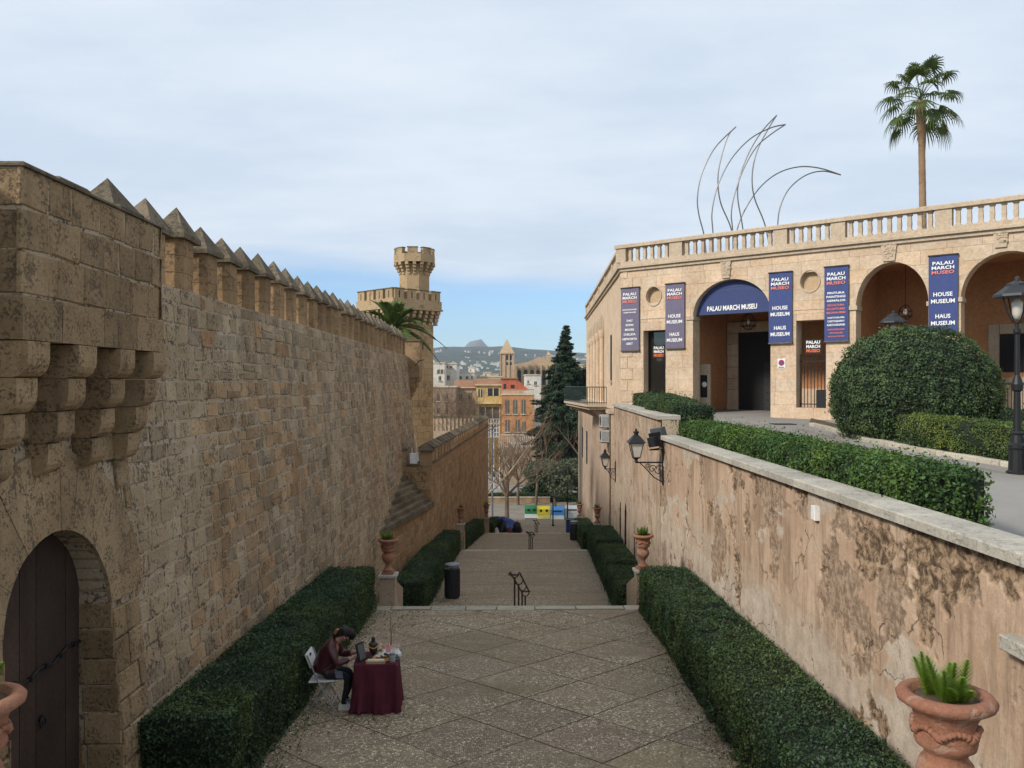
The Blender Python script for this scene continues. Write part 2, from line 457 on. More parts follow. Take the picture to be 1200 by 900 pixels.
# diamond panels of pebble mosaic on the near landing (each panel its own piece)
def clip(poly, axis, val, keep_less):
    out = []
    for i in range(len(poly)):
        a, b_ = poly[i], poly[(i+1) % len(poly)]
        ia = (a[axis] <= val) if keep_less else (a[axis] >= val)
        ib = (b_[axis] <= val) if keep_less else (b_[axis] >= val)
        if ia: out.append(a)
        if ia != ib:
            t_ = (val-a[axis])/(b_[axis]-a[axis])
            out.append(tuple(a[k]+(b_[k]-a[k])*t_ for k in range(2)))
    return out
rr = random.Random(3)
S = 1.22; hs = S/math.sqrt(2)*math.sqrt(2)
def diag(u, v): return ((u-v)*0.7071*1.06, (u+v)*0.7071*0.94)
for i in range(-2, 26):
    for j in range(-14, 16):
        gp = 0.005 + rr.random()*0.011
        u0, u1, v0, v1 = i*S+gp, (i+1)*S-gp, j*S+gp, (j+1)*S-gp
        poly = [diag(u0,v0), diag(u1,v0), diag(u1,v1), diag(u0,v1)]
        poly = [(x+0.35, y+3.1) for x, y in poly]
        for ax, val, less in ((0,-4.25,False),(0,4.33,True),(1,8.25,False),(1,18.60,True)):
            if poly: poly = clip(poly, ax, val, less)
        if len(poly) < 3: continue
        area = abs(sum(poly[k][0]*poly[(k+1)%len(poly)][1]-poly[(k+1)%len(poly)][0]*poly[k][1] for k in range(len(poly))))/2
        if area < 0.05: continue
        if all(x < -3.3 for x, y in poly) or all(x > 3.4 for x, y in poly): continue
        s = MB(); k = 0.88 + rr.random()*0.24; dz = rr.uniform(0.004, 0.010)
        s.col = (k, k*rr.uniform(0.97,1.02), k*rr.uniform(0.94,1.03))
        s.prism([(x, y, GZ(y)) for x, y in poly], (0,0,dz+0.004))
        s.build('paving_panel', M['pebble'], land1)
def nosing(parent, d, dz=0.02, depth=0.38, xl=-3.4, xr=3.5):
    c = cdrift(d); x = xl + c
    while x < xr + c:
        w = rr.uniform(0.62, 1.12); s = MB(); k = rr.uniform(0.85, 1.12); s.col = (k, k, k*0.98)
        z = GZ(d)
        s.obox((x+0.008, d-depth, z-0.12), (w-0.016,0,0), (0,depth,0), (0,0,0.12+dz+rr.uniform(0,0.008)), 0.012)
        s.build('nosing_block', M['limestone'], parent); x += w
nosing(land1, 19.03); nosing(land2, 38.33); nosing(land3, 53.03)

def flight(d0, d1, n, mat, xl=None, xr=None):
    par = bpy.data.objects.new('stair_flight', None); COL.objects.link(par); tag(par, kind='structure')
    z0, z1 = GZ(d0), GZ(d1)
    for i in range(n):
        a, b_ = d0 + (d1-d0)*i/n, d0 + (d1-d0)*(i+1)/n
        zt = z0 + (z1-z0)*(i+1)/n
        s = MB(); k = rr.uniform(0.9, 1.1); s.col = (k,k,k)
        x0 = lowleft(a)-0.2 if xl is None else xl; x1 = rightwall(a)+0.1 if xr is None else xr
        s.box(x0, x1, a+0.04, b_+0.04, zt-1.2, zt-0.004)
        s.build('step', mat, par)
    return par
flight(19.0, 23.5, 11, M['limestone']); flight(38.3, 41.3, 5, M['limestone']); flight(53.0, 56.5, 6, M['limestone']); flight(66.0, 80.0, 34, M['limestone'])
flight(3.0, 8.2, 20, M['limestone'], -2.45, 2.05)
g = MB(); g.box(-5.2, 4.6, -14, 3.0, -4.8, -1.65); tag(g.build('terrace', M['pave']), kind='structure')
for sgn, x0, x1 in ((-1,-3.15,-2.46),(1,2.06,2.75)):
    s = MB(); s.prism([(x0,3.02,-1.65),(x0,8.2,-4.7),(x0,8.2,-5.4),(x0,3.02,-5.4)], (x1-x0,0,0))
    tag(s.build('stair_cheek', M['limestone']), kind='structure')

# upper street in front of the museum (rises gently towards it)
def SZ(y): return -1.83 + 0.028*(y-16.7)
def street_pt(px, py, dz=0.0):
    d = ray(px, py); a0 = -1.83 - 0.028*16.7 + dz
    k = a0 / (d.z - 0.028*d.y)
    return d*k
s = MB(); ys = [-20, 0, 10, 20, 30, 40, 75]
vs, fs = [], []
for y in ys:
    xl = (rightwall(y) if y < 37 else rightwall(y)+0.9)+0.35
    vs += [(xl,y,SZ(min(y,45))),(60,y,SZ(min(y,45)))]
for i in range(len(ys)-1): fs.append((2*i,2*i+1,2*i+3,2*i+2))
s.add(vs, fs); tag(s.build('street', M['asphalt']), kind='structure')
# planted island: kerb stones and pale strip
def kerb_line(pxs, off, w, h, name, mat, seglen, parent=None):
    pts = [street_pt(*p) for p in pxs]
    out = []
    for a, b_ in zip(pts, pts[1:]):
        L = (b_-a).length; n = max(1, round(L/seglen))
        u = (b_-a)/L; nrm = Vector((-u.y, u.x, 0)).normalized()
        for i in range(n):
            p0 = a + u*(L*i/n) + nrm*off
            q = MB(); k = rr.uniform(0.85,1.12); q.col = (k,k,k*0.98)
            q.obox(p0 + u*0.006 - Vector((0,0,0.15)), u*(L/n-0.012), nrm*w, (0,0,0.15+h+rr.uniform(-0.012,0.012)), 0.015)
            out.append(q.build(name, mat, parent))
    return out
isl = bpy.data.objects.new('planting_bed', None); COL.objects.link(isl); tag(isl, kind='structure')
KL = [(948,499),(975,506),(1010,517),(1075,530),(1200,551),(1330,573)]
kerb_line(KL, 0.0, 0.2, 0.12, 'kerb_stone', M['limestone'], 0.7, isl)
kerb_line([(x-6,y+4) for x, y in KL], -0.36, 0.30, 0.012, 'gutter_slab', M['pave'], 0.9, isl)
a = [street_pt(*p) for p in KL]
s = MB()
back = [p + Vector((1.2, 3.0, 0.08)) for p in reversed(a)]
front = [p + Vector((0.05, 0.12, 0)) for p in a]
top = [Vector((p.x, p.y, SZ(p.y)+0.07)) for p in front + back]
s.prism(top, (0,0,-0.12)); s.build('bed_soil', M['dirt'], isl)
# drain cover in the street
p = street_pt(917, 497); s = MB(); s.box(p.x-0.4, p.x+0.4, p.y-0.35, p.y+0.35, SZ(p.y)-0.005, SZ(p.y)+0.018)
o = s.build('drain_cover', M['iron']); tag(o, 'small dark metal drain cover in the street by the museum pillar', 'drain cover')
# ================================================================== masonry generator
def stone_piece(mb, o, u, v, n, w, h, dep, bev, col, jit, rnd):
    """rough block on a wall: o = lower corner on the wall plane, u / v unit in-plane, n unit outward"""
    j = lambda: rnd.uniform(-jit, jit)
    c = [(0+j(),0+j()),(w+j(),0+j()),(w+j(),h+j()),(0+j(),h+j())]
    cx, cy = w/2, h/2
    ring, back, front = [], [], []
    for (a, b_) in c:
        back.append(o + u*a + v*b_ - n*0.03)
        ring.append(o + u*a + v*b_ + n*(dep-bev))
        sx, sy = 1-min(0.45, 2*bev/max(w,.05)), 1-min(0.45, 2*bev/max(h,.05))
        front.append(o + u*(cx+(a-cx)*sx) + v*(cy+(b_-cy)*sy) + n*(dep+rnd.uniform(-bev,bev)*0.35))
    mb.add(back+ring+front, [(0,1,5,4),(1,2,6,5),(2,3,7,6),(3,0,4,7),(4,5,9,8),(5,6,10,9),(6,7,11,10),(7,4,8,11),(8,9,10,11)], col)
def pxarea(pts):
    q = []
    for p in pts:
        if p.y < 0.5: return 0
        q.append((590+960*p.x/p.y, 450-960*p.z/p.y))
    cx = sum(a for a, b in q)/len(q); cy = sum(b for a, b in q)/len(q)
    if not (-10 < cx < 1210 and -10 < cy < 910): return 0
    return abs(sum(q[i][0]*q[(i+1)%4][1]-q[(i+1)%4][0]*q[i][1] for i in range(4)))/2
def finish_stones(specs, parent, mat, name='stone', limit=300, stuffname='far_stones'):
    """specs: list of dict(o,u,v,n,w,h,dep,bev,col,jit); the largest in the picture become pieces, the rest one mesh"""
    for s in specs:
        s['area'] = pxarea([s['o'], s['o']+s['u']*s['w'], s['o']+s['u']*s['w']+s['v']*s['h'], s['o']+s['v']*s['h']])
    specs.sort(key=lambda s: -s['area'])
    rnd = random.Random(5)
    rest = MB(); nrest = 0
    for i, s in enumerate(specs):
        args = (s['o'], s['u'], s['v'], s['n'], s['w'], s['h'], s['dep'], s['bev'], s['col'], s['jit'], rnd)
        if i < limit and s['area'] > 25:
            mb = MB(); stone_piece(mb, *args); mb.build(name, mat, parent)
        else:
            stone_piece(rest, *args); nrest += 1
    if nrest:
        o = rest.build(stuffname, mat, parent); tag(o, kind='stuff')
def wall_tone(rnd, y, z):
    k = 0.74 + 0.44*rnd.random()
    big = mnoise.noise((y*0.22+3, z*0.35, 1.7))
    r = rnd.random()
    if nfbm(np.array([y*0.33+1.0]), np.array([z*0.12]), np.array([3.1]), 3)[0] > 0.33 and z < 0.2 and r < 0.7: return (1.05*k, 0.925*k, 0.80*k)
    if r < 0.08: return (1.10*k, 0.90*k, 0.74*k)        # rusty
    if r < 0.30 + 0.4*max(0, big): return (0.90*k, 0.93*k, 0.97*k)  # greyer
    return (k, k*0.99, k*0.97)

# ================================================================== long castle wall on the left
def WX(z): return -4.60 + 0.085*(1.35-z) if z > -5 else -4.60 + 0.085*6.35 + 0.02*(-5-z)   # battered face
WALL_TOP, W0, W1 = 1.35, 9.45, 39.2
cw = thing('castle_wall', 'long battered rubble stone castle wall topped with pointed merlons on the left', 'wall', (-5, 24, -8))
cwo = Vector((-5, 24, -8))
class LMB(MB):
    """builder for parts of a thing whose empty is at `org`"""
def local(mb, org):
    mb.v = [(x-org[0], y-org[1], z-org[2]) for x, y, z in mb.v]; return mb
core = MB()
zs = [-16.9, -9, -5, -3, -1, WALL_TOP]
vs, fs = [], []
for z in zs:
    for y in (W0, W1):
        vs += [(WX(z)-0.004, y, z), (WX(z)-1.6, y, z)]
for i in range(len(zs)-1):
    a, b_ = i*4, i*4+4
    fs += [(a,a+2,b_+2,b_),(a+1,b_+1,b_+3,a+3),(a,b_,b_+1,a+1),(a+2,a+3,b_+3,b_+2)]
e = (len(zs)-1)*4
fs += [(e,e+2,e+3,e+1),(0,1,3,2)]
core.add(vs, fs)
local(core, cwo).build('wall_core', M['mortar'], cw)
rnd = random.Random(21)
specs = []
z = WALL_TOP; nrow = 0
while z > -8.2:
    h = rnd.uniform(0.20, 0.30)
    z0 = z - h
    y = W0 + 0.02
    ymax = W1 - 0.02 if z > -5.2 else 29.5
    while y < ymax - 0.06:
        w = min(rnd.choice((rnd.uniform(0.2,0.34), rnd.uniform(0.3,0.5), rnd.uniform(0.42,0.72))), ymax-y)
        if ymax-y-w < 0.12: w = ymax-y
        base = GZ(y)
        if z < base + (0.35 if y < 18.5 else -0.1): y += w; continue
        sag = 0.04*mnoise.noise((y*0.3, z*0.6, 4.2))
        o = Vector((WX(z0), y+0.011, z0+0.011+sag)); v = Vector((WX(z)-WX(z0), 0, h)).normalized()
        # replaced, paler ashlar strips like those in the photograph
        pale = (mnoise.noise((y*0.5, 9.1, z*0.12)) > 0.28) or (y < 11.6 and z < -0.9 and z > -3.2 and rnd.random() < 0.85)
        col = wall_tone(rnd, y, z)
        if pale: k = rnd.uniform(1.0,1.22); col = (k*0.98, k*0.99, k*0.98)
        hh, ww = h-rnd.uniform(0.02,0.05), w-rnd.uniform(0.02,0.06)
        # some courses are split in two smaller stones
        if not pale and rnd.random() < 0.12 and h > 0.25:
            specs.append(dict(o=o, u=Vector((0,1,0)), v=v, n=Vector((1,0,0.09)), w=ww, h=hh*0.46, dep=rnd.uniform(0.004,0.022), bev=0.010, col=col, jit=0.012))
            o = o + v*(hh*0.54); hh *= 0.46; col = wall_tone(rnd, y, z)
        specs.append(dict(o=o-cwo+cwo, u=Vector((0,1,0)), v=v, n=Vector((1,0,0.09)), w=ww, h=hh,
                          dep=rnd.uniform(-0.003,0.013), bev=rnd.uniform(0.006,0.012), col=col, jit=0.006 if pale else 0.022))
        y += w
    z = z0
_link = link
def finish_local(specs, parent, org, mat, **kw):
    """finish_stones in world space, then shift the new meshes to the thing's local space"""
    before = set(parent.children)
    finish_stones(specs, parent, mat, **kw)
    for o in parent.children:
        if o not in before: o.data.transform(Matrix.Translation(-Vector(org)))
finish_local(specs, cw, cwo, M['wall'])
# merlons: chamfered shaft + pyramidal cap
def merlon_mesh(jx):
    s = MB(); w, d, h, c = 0.58, 0.38, 0.71, 0.10
    k = 1+jx; s.col = (k,k*0.99,k*0.96)
    poly = [(-d/2,-w/2),(d/2-c,-w/2),(d/2,-w/2+c),(d/2,w/2-c),(d/2-c,w/2),(-d/2,w/2)]
    # two ashlar courses with a fine recessed joint
    for q_, (z0, z1) in enumerate(((0,0.235),(0.243,0.475),(0.483,h))):
        kq = k*(0.9,1.06,0.96)[(q_+int(abs(jx)*50))%3]; s.prism([(x,y,z0) for x,y in poly], (0,0,z1-z0), (kq,kq*0.98,kq*0.94))
    s.prism([(x*0.98,y*0.98,0.1) for x,y in poly], (0,0,0.5), (0.6,0.6,0.6))
    return s.mesh('merlon', M['merlon'])
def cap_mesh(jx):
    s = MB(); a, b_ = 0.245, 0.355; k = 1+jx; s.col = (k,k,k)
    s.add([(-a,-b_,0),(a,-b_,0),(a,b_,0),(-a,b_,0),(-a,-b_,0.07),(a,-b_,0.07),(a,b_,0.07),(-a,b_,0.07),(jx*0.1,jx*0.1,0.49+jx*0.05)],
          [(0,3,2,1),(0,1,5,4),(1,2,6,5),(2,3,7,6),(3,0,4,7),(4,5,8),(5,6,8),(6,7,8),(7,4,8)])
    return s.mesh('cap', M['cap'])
mms = [(merlon_mesh(j), cap_mesh(j)) for j in (-0.14,-0.05,0.03,0.1)]
y = 10.02; i = 0
while y < 38.9:
    mm, cm = mms[(i*7+i//3) % 4]
    o = link('merlon', mm, cw, Vector((-4.80, y, WALL_TOP)) - cwo)
    o.rotation_euler = (rnd.uniform(-.015,.015), rnd.uniform(-.02,.015), rnd.uniform(-.05,.05)); o.scale = (1, rnd.uniform(0.95,1.04), rnd.uniform(0.95,1.04))
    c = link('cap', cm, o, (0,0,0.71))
    y += 1.01; i += 1
# wall-walk behind the merlons
s = MB(); s.box(-6.15, -5.05, W0, W1, 1.30, 1.42); local(s, cwo).build('wall_walk', M['cap'], cw)

# ================================================================== door bay with machicolation, near left
bay = thing('door_bay', 'projecting stone bay with stepped corbels above an arched doorway, far left foreground', 'bay', (-4.5, 7.8, -5))
bo = Vector((-4.5, 7.8, -5))
BXw = -4.26      # wall face of the bay at z = -2 (slightly proud of the long wall)
def BX(z): return -4.53 + 0.085*(0.7-z)
ARC_Y, ARC_R, SPR_Z = 7.98, 0.97, -2.38     # arch centre, half width, springing height
BY0, BY1 = 3.2, 9.62
GB = -4.78
def arch_pts(cy, r, zs, rise, n=22): return [(cy + r*math.cos(math.pi*k/n), zs + rise*math.sin(math.pi*k/n)) for k in range(n+1)]
hole = [(ARC_Y+ARC_R, GB-0.3)] + arch_pts(ARC_Y, ARC_R, SPR_Z, 0.95) + [(ARC_Y-ARC_R, GB-0.3)]
vs, fs = curve_mesh([(BY0,GB-0.5),(BY1,GB-0.5),(BY1,0.74),(BY0,0.74)], [hole], 0.42)
s = MB()
# curve x -> world y, curve y -> world z, curve z -> world x (batter added)
s.add([(BX(b_)-0.03+c, a, b_) for a, b_, c in vs], [tuple(reversed(f)) for f in fs]); s.col = (1,1,1)
local(s, bo).build('bay_wall', M['mortar'], bay)
s = MB(); s.box(-6.2, -4.98, BY0, ARC_Y-ARC_R-0.02, GB-0.5, 0.74); s.box(-6.2,-4.98, ARC_Y+ARC_R+0.02, BY1, GB-0.5, 0.74); s.box(-6.2,-4.98, ARC_Y-ARC_R-0.02, ARC_Y+ARC_R+0.02, -1.3, 0.74)
local(s, bo).build('bay_core', M['mortar'], bay)
# rectangular blocks, cut back around the arch and its ring of voussoirs
RING = 0.80
specs = []
z = 0.72
while z > GB-0.1:
    h = rnd.uniform(0.26, 0.38); z0 = z-h
    y = BY0 + rnd.uniform(0,0.2)
    zm = (z+z0)/2
    while y < BY1-0.05:
        w = min(rnd.uniform(0.32, 0.7), BY1-y)
        if BY1-y-w < 0.15: w = BY1-y
        a, b_ = y, y+w
        ro = ARC_R+RING
        # outer limit of the ring at this height (widest over the course)
        zt = max(z0, SPR_Z)
        lim = ro*math.sqrt(max(0, 1-((zt-SPR_Z)/(0.95+RING))**2)) if z0 > SPR_Z-1e-3 or z > SPR_Z else ARC_R+0.0
        if z0 < SPR_Z and z <= SPR_Z+0.02: lim = ARC_R
        for (p0, p1) in (((a, min(b_, ARC_Y-lim)), (max(a, ARC_Y+lim), b_)) if lim > 0.02 else ((a, b_), (0, 0))):
            if p1-p0 > 0.10:
                k = rnd.uniform(0.74, 1.18)
                o = Vector((BX(z0), p0+0.010, z0+0.010)); v = Vector((BX(z)-BX(z0),0,h)).normalized()
                specs.append(dict(o=o, u=Vector((0,1,0)), v=v, n=Vector((1,0,0.05)), w=p1-p0-0.02, h=h-0.02, dep=rnd.uniform(0.004,0.03), bev=rnd.uniform(0.008,0.018), col=(k,k*0.99,k*0.95), jit=0.010))
        y += w
    z = z0
finish_local(specs, bay, bo, M['bay'])
# voussoirs
nv = 15
for i in range(nv):
    a0, a1 = math.pi*i/nv + 0.002, math.pi*(i+1)/nv - 0.002
    k = rnd.uniform(0.95, 1.12); s = MB(); s.col = (k,k*0.99,k*0.96)
    rin, rou = 1.0, 1.0+rnd.uniform(-0.02,0.02)
    pl = []
    for (q, aa) in ((0,a0),(0,(a0+a1)/2),(0,a1),(1,a1),(1,(a0+a1)/2),(1,a0)):
        ry, rz = (ARC_R, 0.95) if q == 0 else (ARC_R+RING-0.015, 0.95+RING-0.015)
        pl.append((ARC_Y+ry*math.cos(aa), SPR_Z+rz*math.sin(aa)))
    dp = rnd.uniform(0.012, 0.02)
    s.prism([(BX(b_)+dp, a, b_) for a, b_ in pl], (-0.43,0,0))
    local(s, bo).build('voussoir', M['bay'], bay)
# jamb stones of the reveal
for yj, sg in ((ARC_Y+ARC_R, -1), (ARC_Y-ARC_R, 1)):
    z = SPR_Z
    while z > GB-0.1:
        h = rnd.uniform(0.26,0.42); k = rnd.uniform(0.78,1.15); s = MB(); s.col = (k,k*0.98,k*0.93)
        s.obox((BX(z)-0.38, yj, z-h+0.01), (0.40,0,0), (0,0,h-0.02), (0,sg*rnd.uniform(0.012,0.03),0), 0.010)
        local(s, bo).build('jamb_stone', M['bay'], bay); z -= h
# door
door = None
DX = -4.62
dpts = [(ARC_Y+ARC_R+0.05, GB)] + arch_pts(ARC_Y, ARC_R+0.05, SPR_Z, 1.0) + [(ARC_Y-ARC_R-0.05, GB)]
s = MB(); s.prism([(DX-0.02, a, b_) for a, b_ in dpts], (-0.06,0,0))
door = local(s, bo).build('door', M['door_wood'], bay)
npl = 7
for i in range(npl):
    y0 = ARC_Y-ARC_R+0.01 + i*2*(ARC_R-0.01)/npl; y1 = y0 + 2*(ARC_R-0.01)/npl - 0.008
    def ztop(y): return SPR_Z + 0.98*math.sqrt(max(0, 1-((y-ARC_Y)/(ARC_R+0.02))**2))
    ys_ = [y0 + (y1-y0)*q/4 for q in range(5)]
    s = MB(); k = rnd.uniform(0.8,1.2); s.col = (k,k,k)
    s.prism([(DX, y0, GB+0.02), (DX, y1, GB+0.02)] + [(DX, yy, ztop(yy)-0.02) for yy in reversed(ys_)], (rnd.uniform(0.012,0.02),0,0))
    local(s, bo).build('plank', M['door_wood'], door)
for zz_ in (-2.75, -4.45):
    s = MB()
    pts = [(DX+0.035, ARC_Y-ARC_R+0.04 + q*(2*ARC_R-0.08)/14, zz_ + 0.03*math.sin(q*1.7) - 0.09*math.sin(q/14*math.pi)) for q in range(15)]
    s.tube(pts, 0.014, 6); local(s, bo).build('chain_bar', M['iron'], door)
    for q in range(1, 14, 2):
        s = MB(); p_ = Vector(pts[q]); s.tube([p_+Vector((-0.02,0,0)), p_+Vector((0.03,0,0))], 0.024, 7); local(s, bo).build('bolt', M['iron'], door)
s = MB(); s.tube([(DX+0.02, 8.18, -3.32),(DX+0.05,8.18,-3.32)], 0.035, 10); s.tube([(DX+0.05, 8.18+0.05*math.cos(t_), -3.36+0.05*math.sin(t_)) for t_ in [k*2*math.pi/12 for k in range(13)]], 0.008, 5)
local(s, bo).build('ring_handle', M['iron'], door)
# machicolation: parapet box carried on stepped corbels
MX = -3.97; MY0, MY1 = 6.82, 9.6
s = MB(); s.box(MX-0.26, MX-0.032, MY0+0.034, MY1-0.03, 0.74, 1.81); local(s, bo).build('parapet_core', M['mortar'], bay)
specs = []
def par_face(o0, u, length, n, z0, z1, rows):
    zc = z0
    for hh in rows:
        y = 0
        while y < length-0.02:
            w = min(rnd.uniform(0.34,0.62), length-y)
            if length-y-w < 0.2: w = length-y
            k = rnd.uniform(0.74,1.16)
            specs.append(dict(o=o0+u*(y+0.008)+Vector((0,0,zc+0.008)), u=u, v=Vector((0,0,1)), n=n, w=w-0.016, h=hh-0.016, dep=rnd.uniform(0.0,0.02), bev=rnd.uniform(0.008,0.018), col=(k,k*0.98,k*0.94), jit=0.016))
            y += w
        zc += hh
rows = (0.38, 0.35, 0.34)
par_face(Vector((MX-0.03, MY0, 0)), Vector((0,1,0)), MY1-MY0, Vector((1,0,0)), 0.74, 1.86, rows)
par_face(Vector((MX-0.5, MY0+0.03, 0)), Vector((1,0,0)), 0.48, Vector((0,-1,0)), 0.74, 1.86, rows)
par_face(Vector((MX, MY1-0.03, 0)), Vector((-1,0,0)), 0.48, Vector((0,1,0)), 0.74, 1.86, rows)
finish_local(specs, bay, bo, M['bay'], name='parapet_stone')
y = MY0
while y < MY1-0.05:
    w = min(rnd.uniform(0.4,0.7), MY1-y); w = MY1-y if MY1-y-w < 0.2 else w; k = rnd.uniform(0.75,1.0)
    s = MB(); s.col=(k,k,k); s.obox((MX-0.5,y+0.006,1.812),(0.50,0,0),(0,w-0.012,0),(0,0,rnd.uniform(0.03,0.07)),0.02); local(s, bo).build('coping_stone', M['cap'], bay); y += w
# sill course
y = MY0-0.02
for w in (0.62,0.78,0.72,0.70):
    k = rnd.uniform(0.8,1.05); s = MB(); s.col=(k,k*0.97,k*0.92)
    s.obox((MX-0.26, y+0.006, 0.37), (0.26,0,0), (0,w-0.012,0), (0,0,0.365), 0.012); local(s, bo).build('sill_stone', M['bay'], bay); y += w
# stepped corbels, each of four quarter-round blocks
def corbel(y0):
    tiers = [(0.57,0.31),(0.44,0.31),(0.31,0.30),(0.19,0.30)]
    z = 0.36; first = None
    for i, (pr, hh) in enumerate(tiers):
        xb = BX(z)-0.05; x1 = xb + 0.05 + pr
        prof = [(xb, z), (x1, z), (x1, z-hh*0.45)]
        for q in range(1,5):
            t_ = q/4*math.pi/2; prof.append((x1 - 0.13*(1-math.cos(t_)), z-hh*0.45-(hh*0.53)*math.sin(t_)))
        prof.append((xb, z-hh*0.98))
        k = rnd.uniform(0.85,1.12); s = MB(); s.col=(k,k*0.97,k*0.92)
        w = 0.33 - 0.015*i
        s.prism([(px_, y0-w/2, pz) for px_, pz in prof], (0,w,0))
        local(s, bo)
        o = s.build('corbel' if first is None else 'corbel_block', M['bay'], bay if first is None else first)
        first = first or o
        z -= hh
for y in (6.98, 7.80, 8.62, 9.42): corbel(y)
s = MB(); s.box(BX(0.5)-0.02, MX-0.06, MY0+0.05, MY1-0.05, 0.70, 0.745); local(s, bo).build('gap_light_stop', M['cap'], bay)  # closing slab added to keep sky light out of the corbel gaps
# bay upper wall behind the parapet up to the wall walk
s = MB(); s.box(-6.2, -4.5, 3.2, 9.45, 0.74, 1.4); local(s, bo).build('upper_core', M['cap'], bay)
s = MB(); s.box(-6.2, -4.40, 3.2, 6.80, 0.745, 1.8); local(s, bo).build('upper_parapet', M['bay'], bay)
# ================================================================== corbelled turret at the far end of the castle wall
o_ = Vector((-4.4, 39.4, -3))
bt = thing('corner_turret', 'small orange stone box turret corbelled out at the far end of the castle wall', 'turret', o_)
s = MB(); s.box(-5.2, -4.02, 39.25, 40.6, 0.30, 2.05); local(s, o_).build('turret_body', M['merlon'], bt)
s = MB(); s.box(-5.25, -3.97, 39.2, 40.65, 2.05, 2.14); local(s, o_).build('coping', M['cap'], bt)
z = 0.30
for i, (x1, hh) in enumerate(((-4.06,0.24),(-4.16,0.24),(-4.28,0.24),(-4.40,0.24),(-4.50,0.22))):
    s = MB(); k = rnd.uniform(0.85,1.1); s.col=(k,k,k)
    s.prism([(-5.2,39.3+0.02*i,z),(x1,39.3+0.02*i,z),(x1,39.3+0.02*i,z-hh*0.5),(x1-0.10,39.3+0.02*i,z-hh),(-5.2,39.3+0.02*i,z-hh)], (0,1.2-0.04*i,0))
    local(s, o_).build('corbel_course', M['merlon'], bt); z -= hh
s = MB(); s.tube([(-4.2,39.2,0.9),(-4.0,38.9,1.1),(-3.75,38.85,1.15)], 0.02, 5); s.tube([(-4.2,39.2,1.2),(-4.02,38.95,1.02)], 0.014, 5); local(s, o_).build('iron_bracket', M['iron'], bt)

# ================================================================== castle tower
T = Vector((-7.0, 55.0, -17))
tw = thing('castle_tower', 'tall square stone castle tower with crenellated gallery and round turret above the wall', 'tower', T, 0)
def rot45(pts, r): return [(r*math.cos(a), r*math.sin(a)) for a in pts]
def sq(r): return [(0,-r),(r,0),(0,r),(-r,0)]
def ring_prism(poly, z0, z1, mb=None, col=None):
    mb = mb or MB(); mb.prism([(x,y,z0) for x,y in poly], (0,0,z1-z0), col); return mb
ZT = 17.0
ring_prism(sq(2.29), 0, ZT+3.95).build('shaft', M['tower'], tw)
# ashlar courses on the two visible faces
for f in range(2):
    a = Vector((0,-2.29,0)); b_ = Vector((2.29,0,0)) if f == 0 else Vector((-2.29,0,0))
    u = (b_-a).normalized(); nn = Vector((u.y,-u.x,0)) if f == 0 else Vector((-u.y,u.x,0))
    L = (b_-a).length; specs = []
    z = ZT-3.6
    while z < ZT+3.6:
        h = 0.42; y = 0
        while y < L-0.02:
            w = min(rnd.uniform(0.5,0.95), L-y); w = L-y if L-y-w < 0.25 else w; k = rnd.uniform(0.86,1.12)
            specs.append(dict(o=a+u*(y+0.01)+Vector((0,0,z)), u=u, v=Vector((0,0,1)), n=nn, w=w-0.02, h=h-0.02, dep=0.03, bev=0.01, col=(k,k*0.98,k*0.95), jit=0.004))
            y += w
        z += h
    for q in specs: q['o'] = q['o'] + T
    finish_local(specs, tw, T, M['tower'], name='ashlar_block', limit=60, stuffname='ashlar_courses')
ring_prism(sq(2.86), ZT+4.95, ZT+5.50).build('gallery_wall', M['tower'], tw)
ring_prism(sq(2.95), ZT+4.85, ZT+4.97).build('string_course', M['tower'], tw)
cs = [Vector((x,y,0)) for x,y in sq(2.86)]
for i in range(4):
    a, b_ = cs[i], cs[(i+1)%4]; u = (b_-a).normalized(); L = (b_-a).length; nn = Vector((u.y,-u.x,0))
    nM = 4; pitch = L/nM
    for k in range(nM):
        s = MB(); kk = rnd.uniform(0.88,1.1); s.col=(kk,kk,kk)
        w = 0.74
        s.obox(a+u*(k*pitch+(pitch-w)/2) - nn*0.45 + Vector((0,0,ZT+5.49)), u*w, nn*0.43, (0,0,0.62)); m_ = s.build('merlon', M['tower'], tw)
        s = MB(); s.obox(a+u*(k*pitch+(pitch-w)/2-0.04) - nn*0.49 + Vector((0,0,ZT+6.11)), u*(w+0.08), nn*0.51, (0,0,0.07), 0.02); s.build('cap', M['cap'], m_)
        s = MB(); s.obox(a+u*(k*pitch+pitch/2-0.035) - nn*0.03 + Vector((0,0,ZT+5.55)), u*0.07, nn*0.02, (0,0,0.45)); s.build('loophole', M['void'], m_)
    for k in range(8):
        for j in range(4):
            pr = (0.57-0.13*j)*0.7071; kk = rnd.uniform(0.9,1.12)
            s = MB(); s.col = (kk,kk,kk)
            pb = a+u*(L*(k+0.5)/8) - nn*(0.57*0.7071+0.05)
            s.obox(pb - u*0.12 + Vector((0,0,ZT+4.85-0.24*(j+1)+0.01)), u*0.24, nn*(pr+0.05), (0,0,0.225), 0.02)
            if j == 0: cb = s.build('corbel', M['tower'], tw)
            else: s.build('corbel_block', M['tower'], cb)
# round-headed openings on the right face
u = (cs[1]-cs[0]).normalized(); nn = Vector((u.y,-u.x,0)); a = Vector((0,-2.29,0))
for q in (1.35, 2.15):
    s = MB()
    s.prism([a+u*(q+0.2*math.cos(t_))+nn*0.0+Vector((0,0,ZT+2.75+0.2*math.sin(t_))) for t_ in [math.pi*k/8 for k in range(9)]] + [a+u*(q-0.2)+Vector((0,0,ZT+2.3)), a+u*(q+0.2)+Vector((0,0,ZT+2.3))], nn*0.045)
    s.build('window', M['void'], tw)
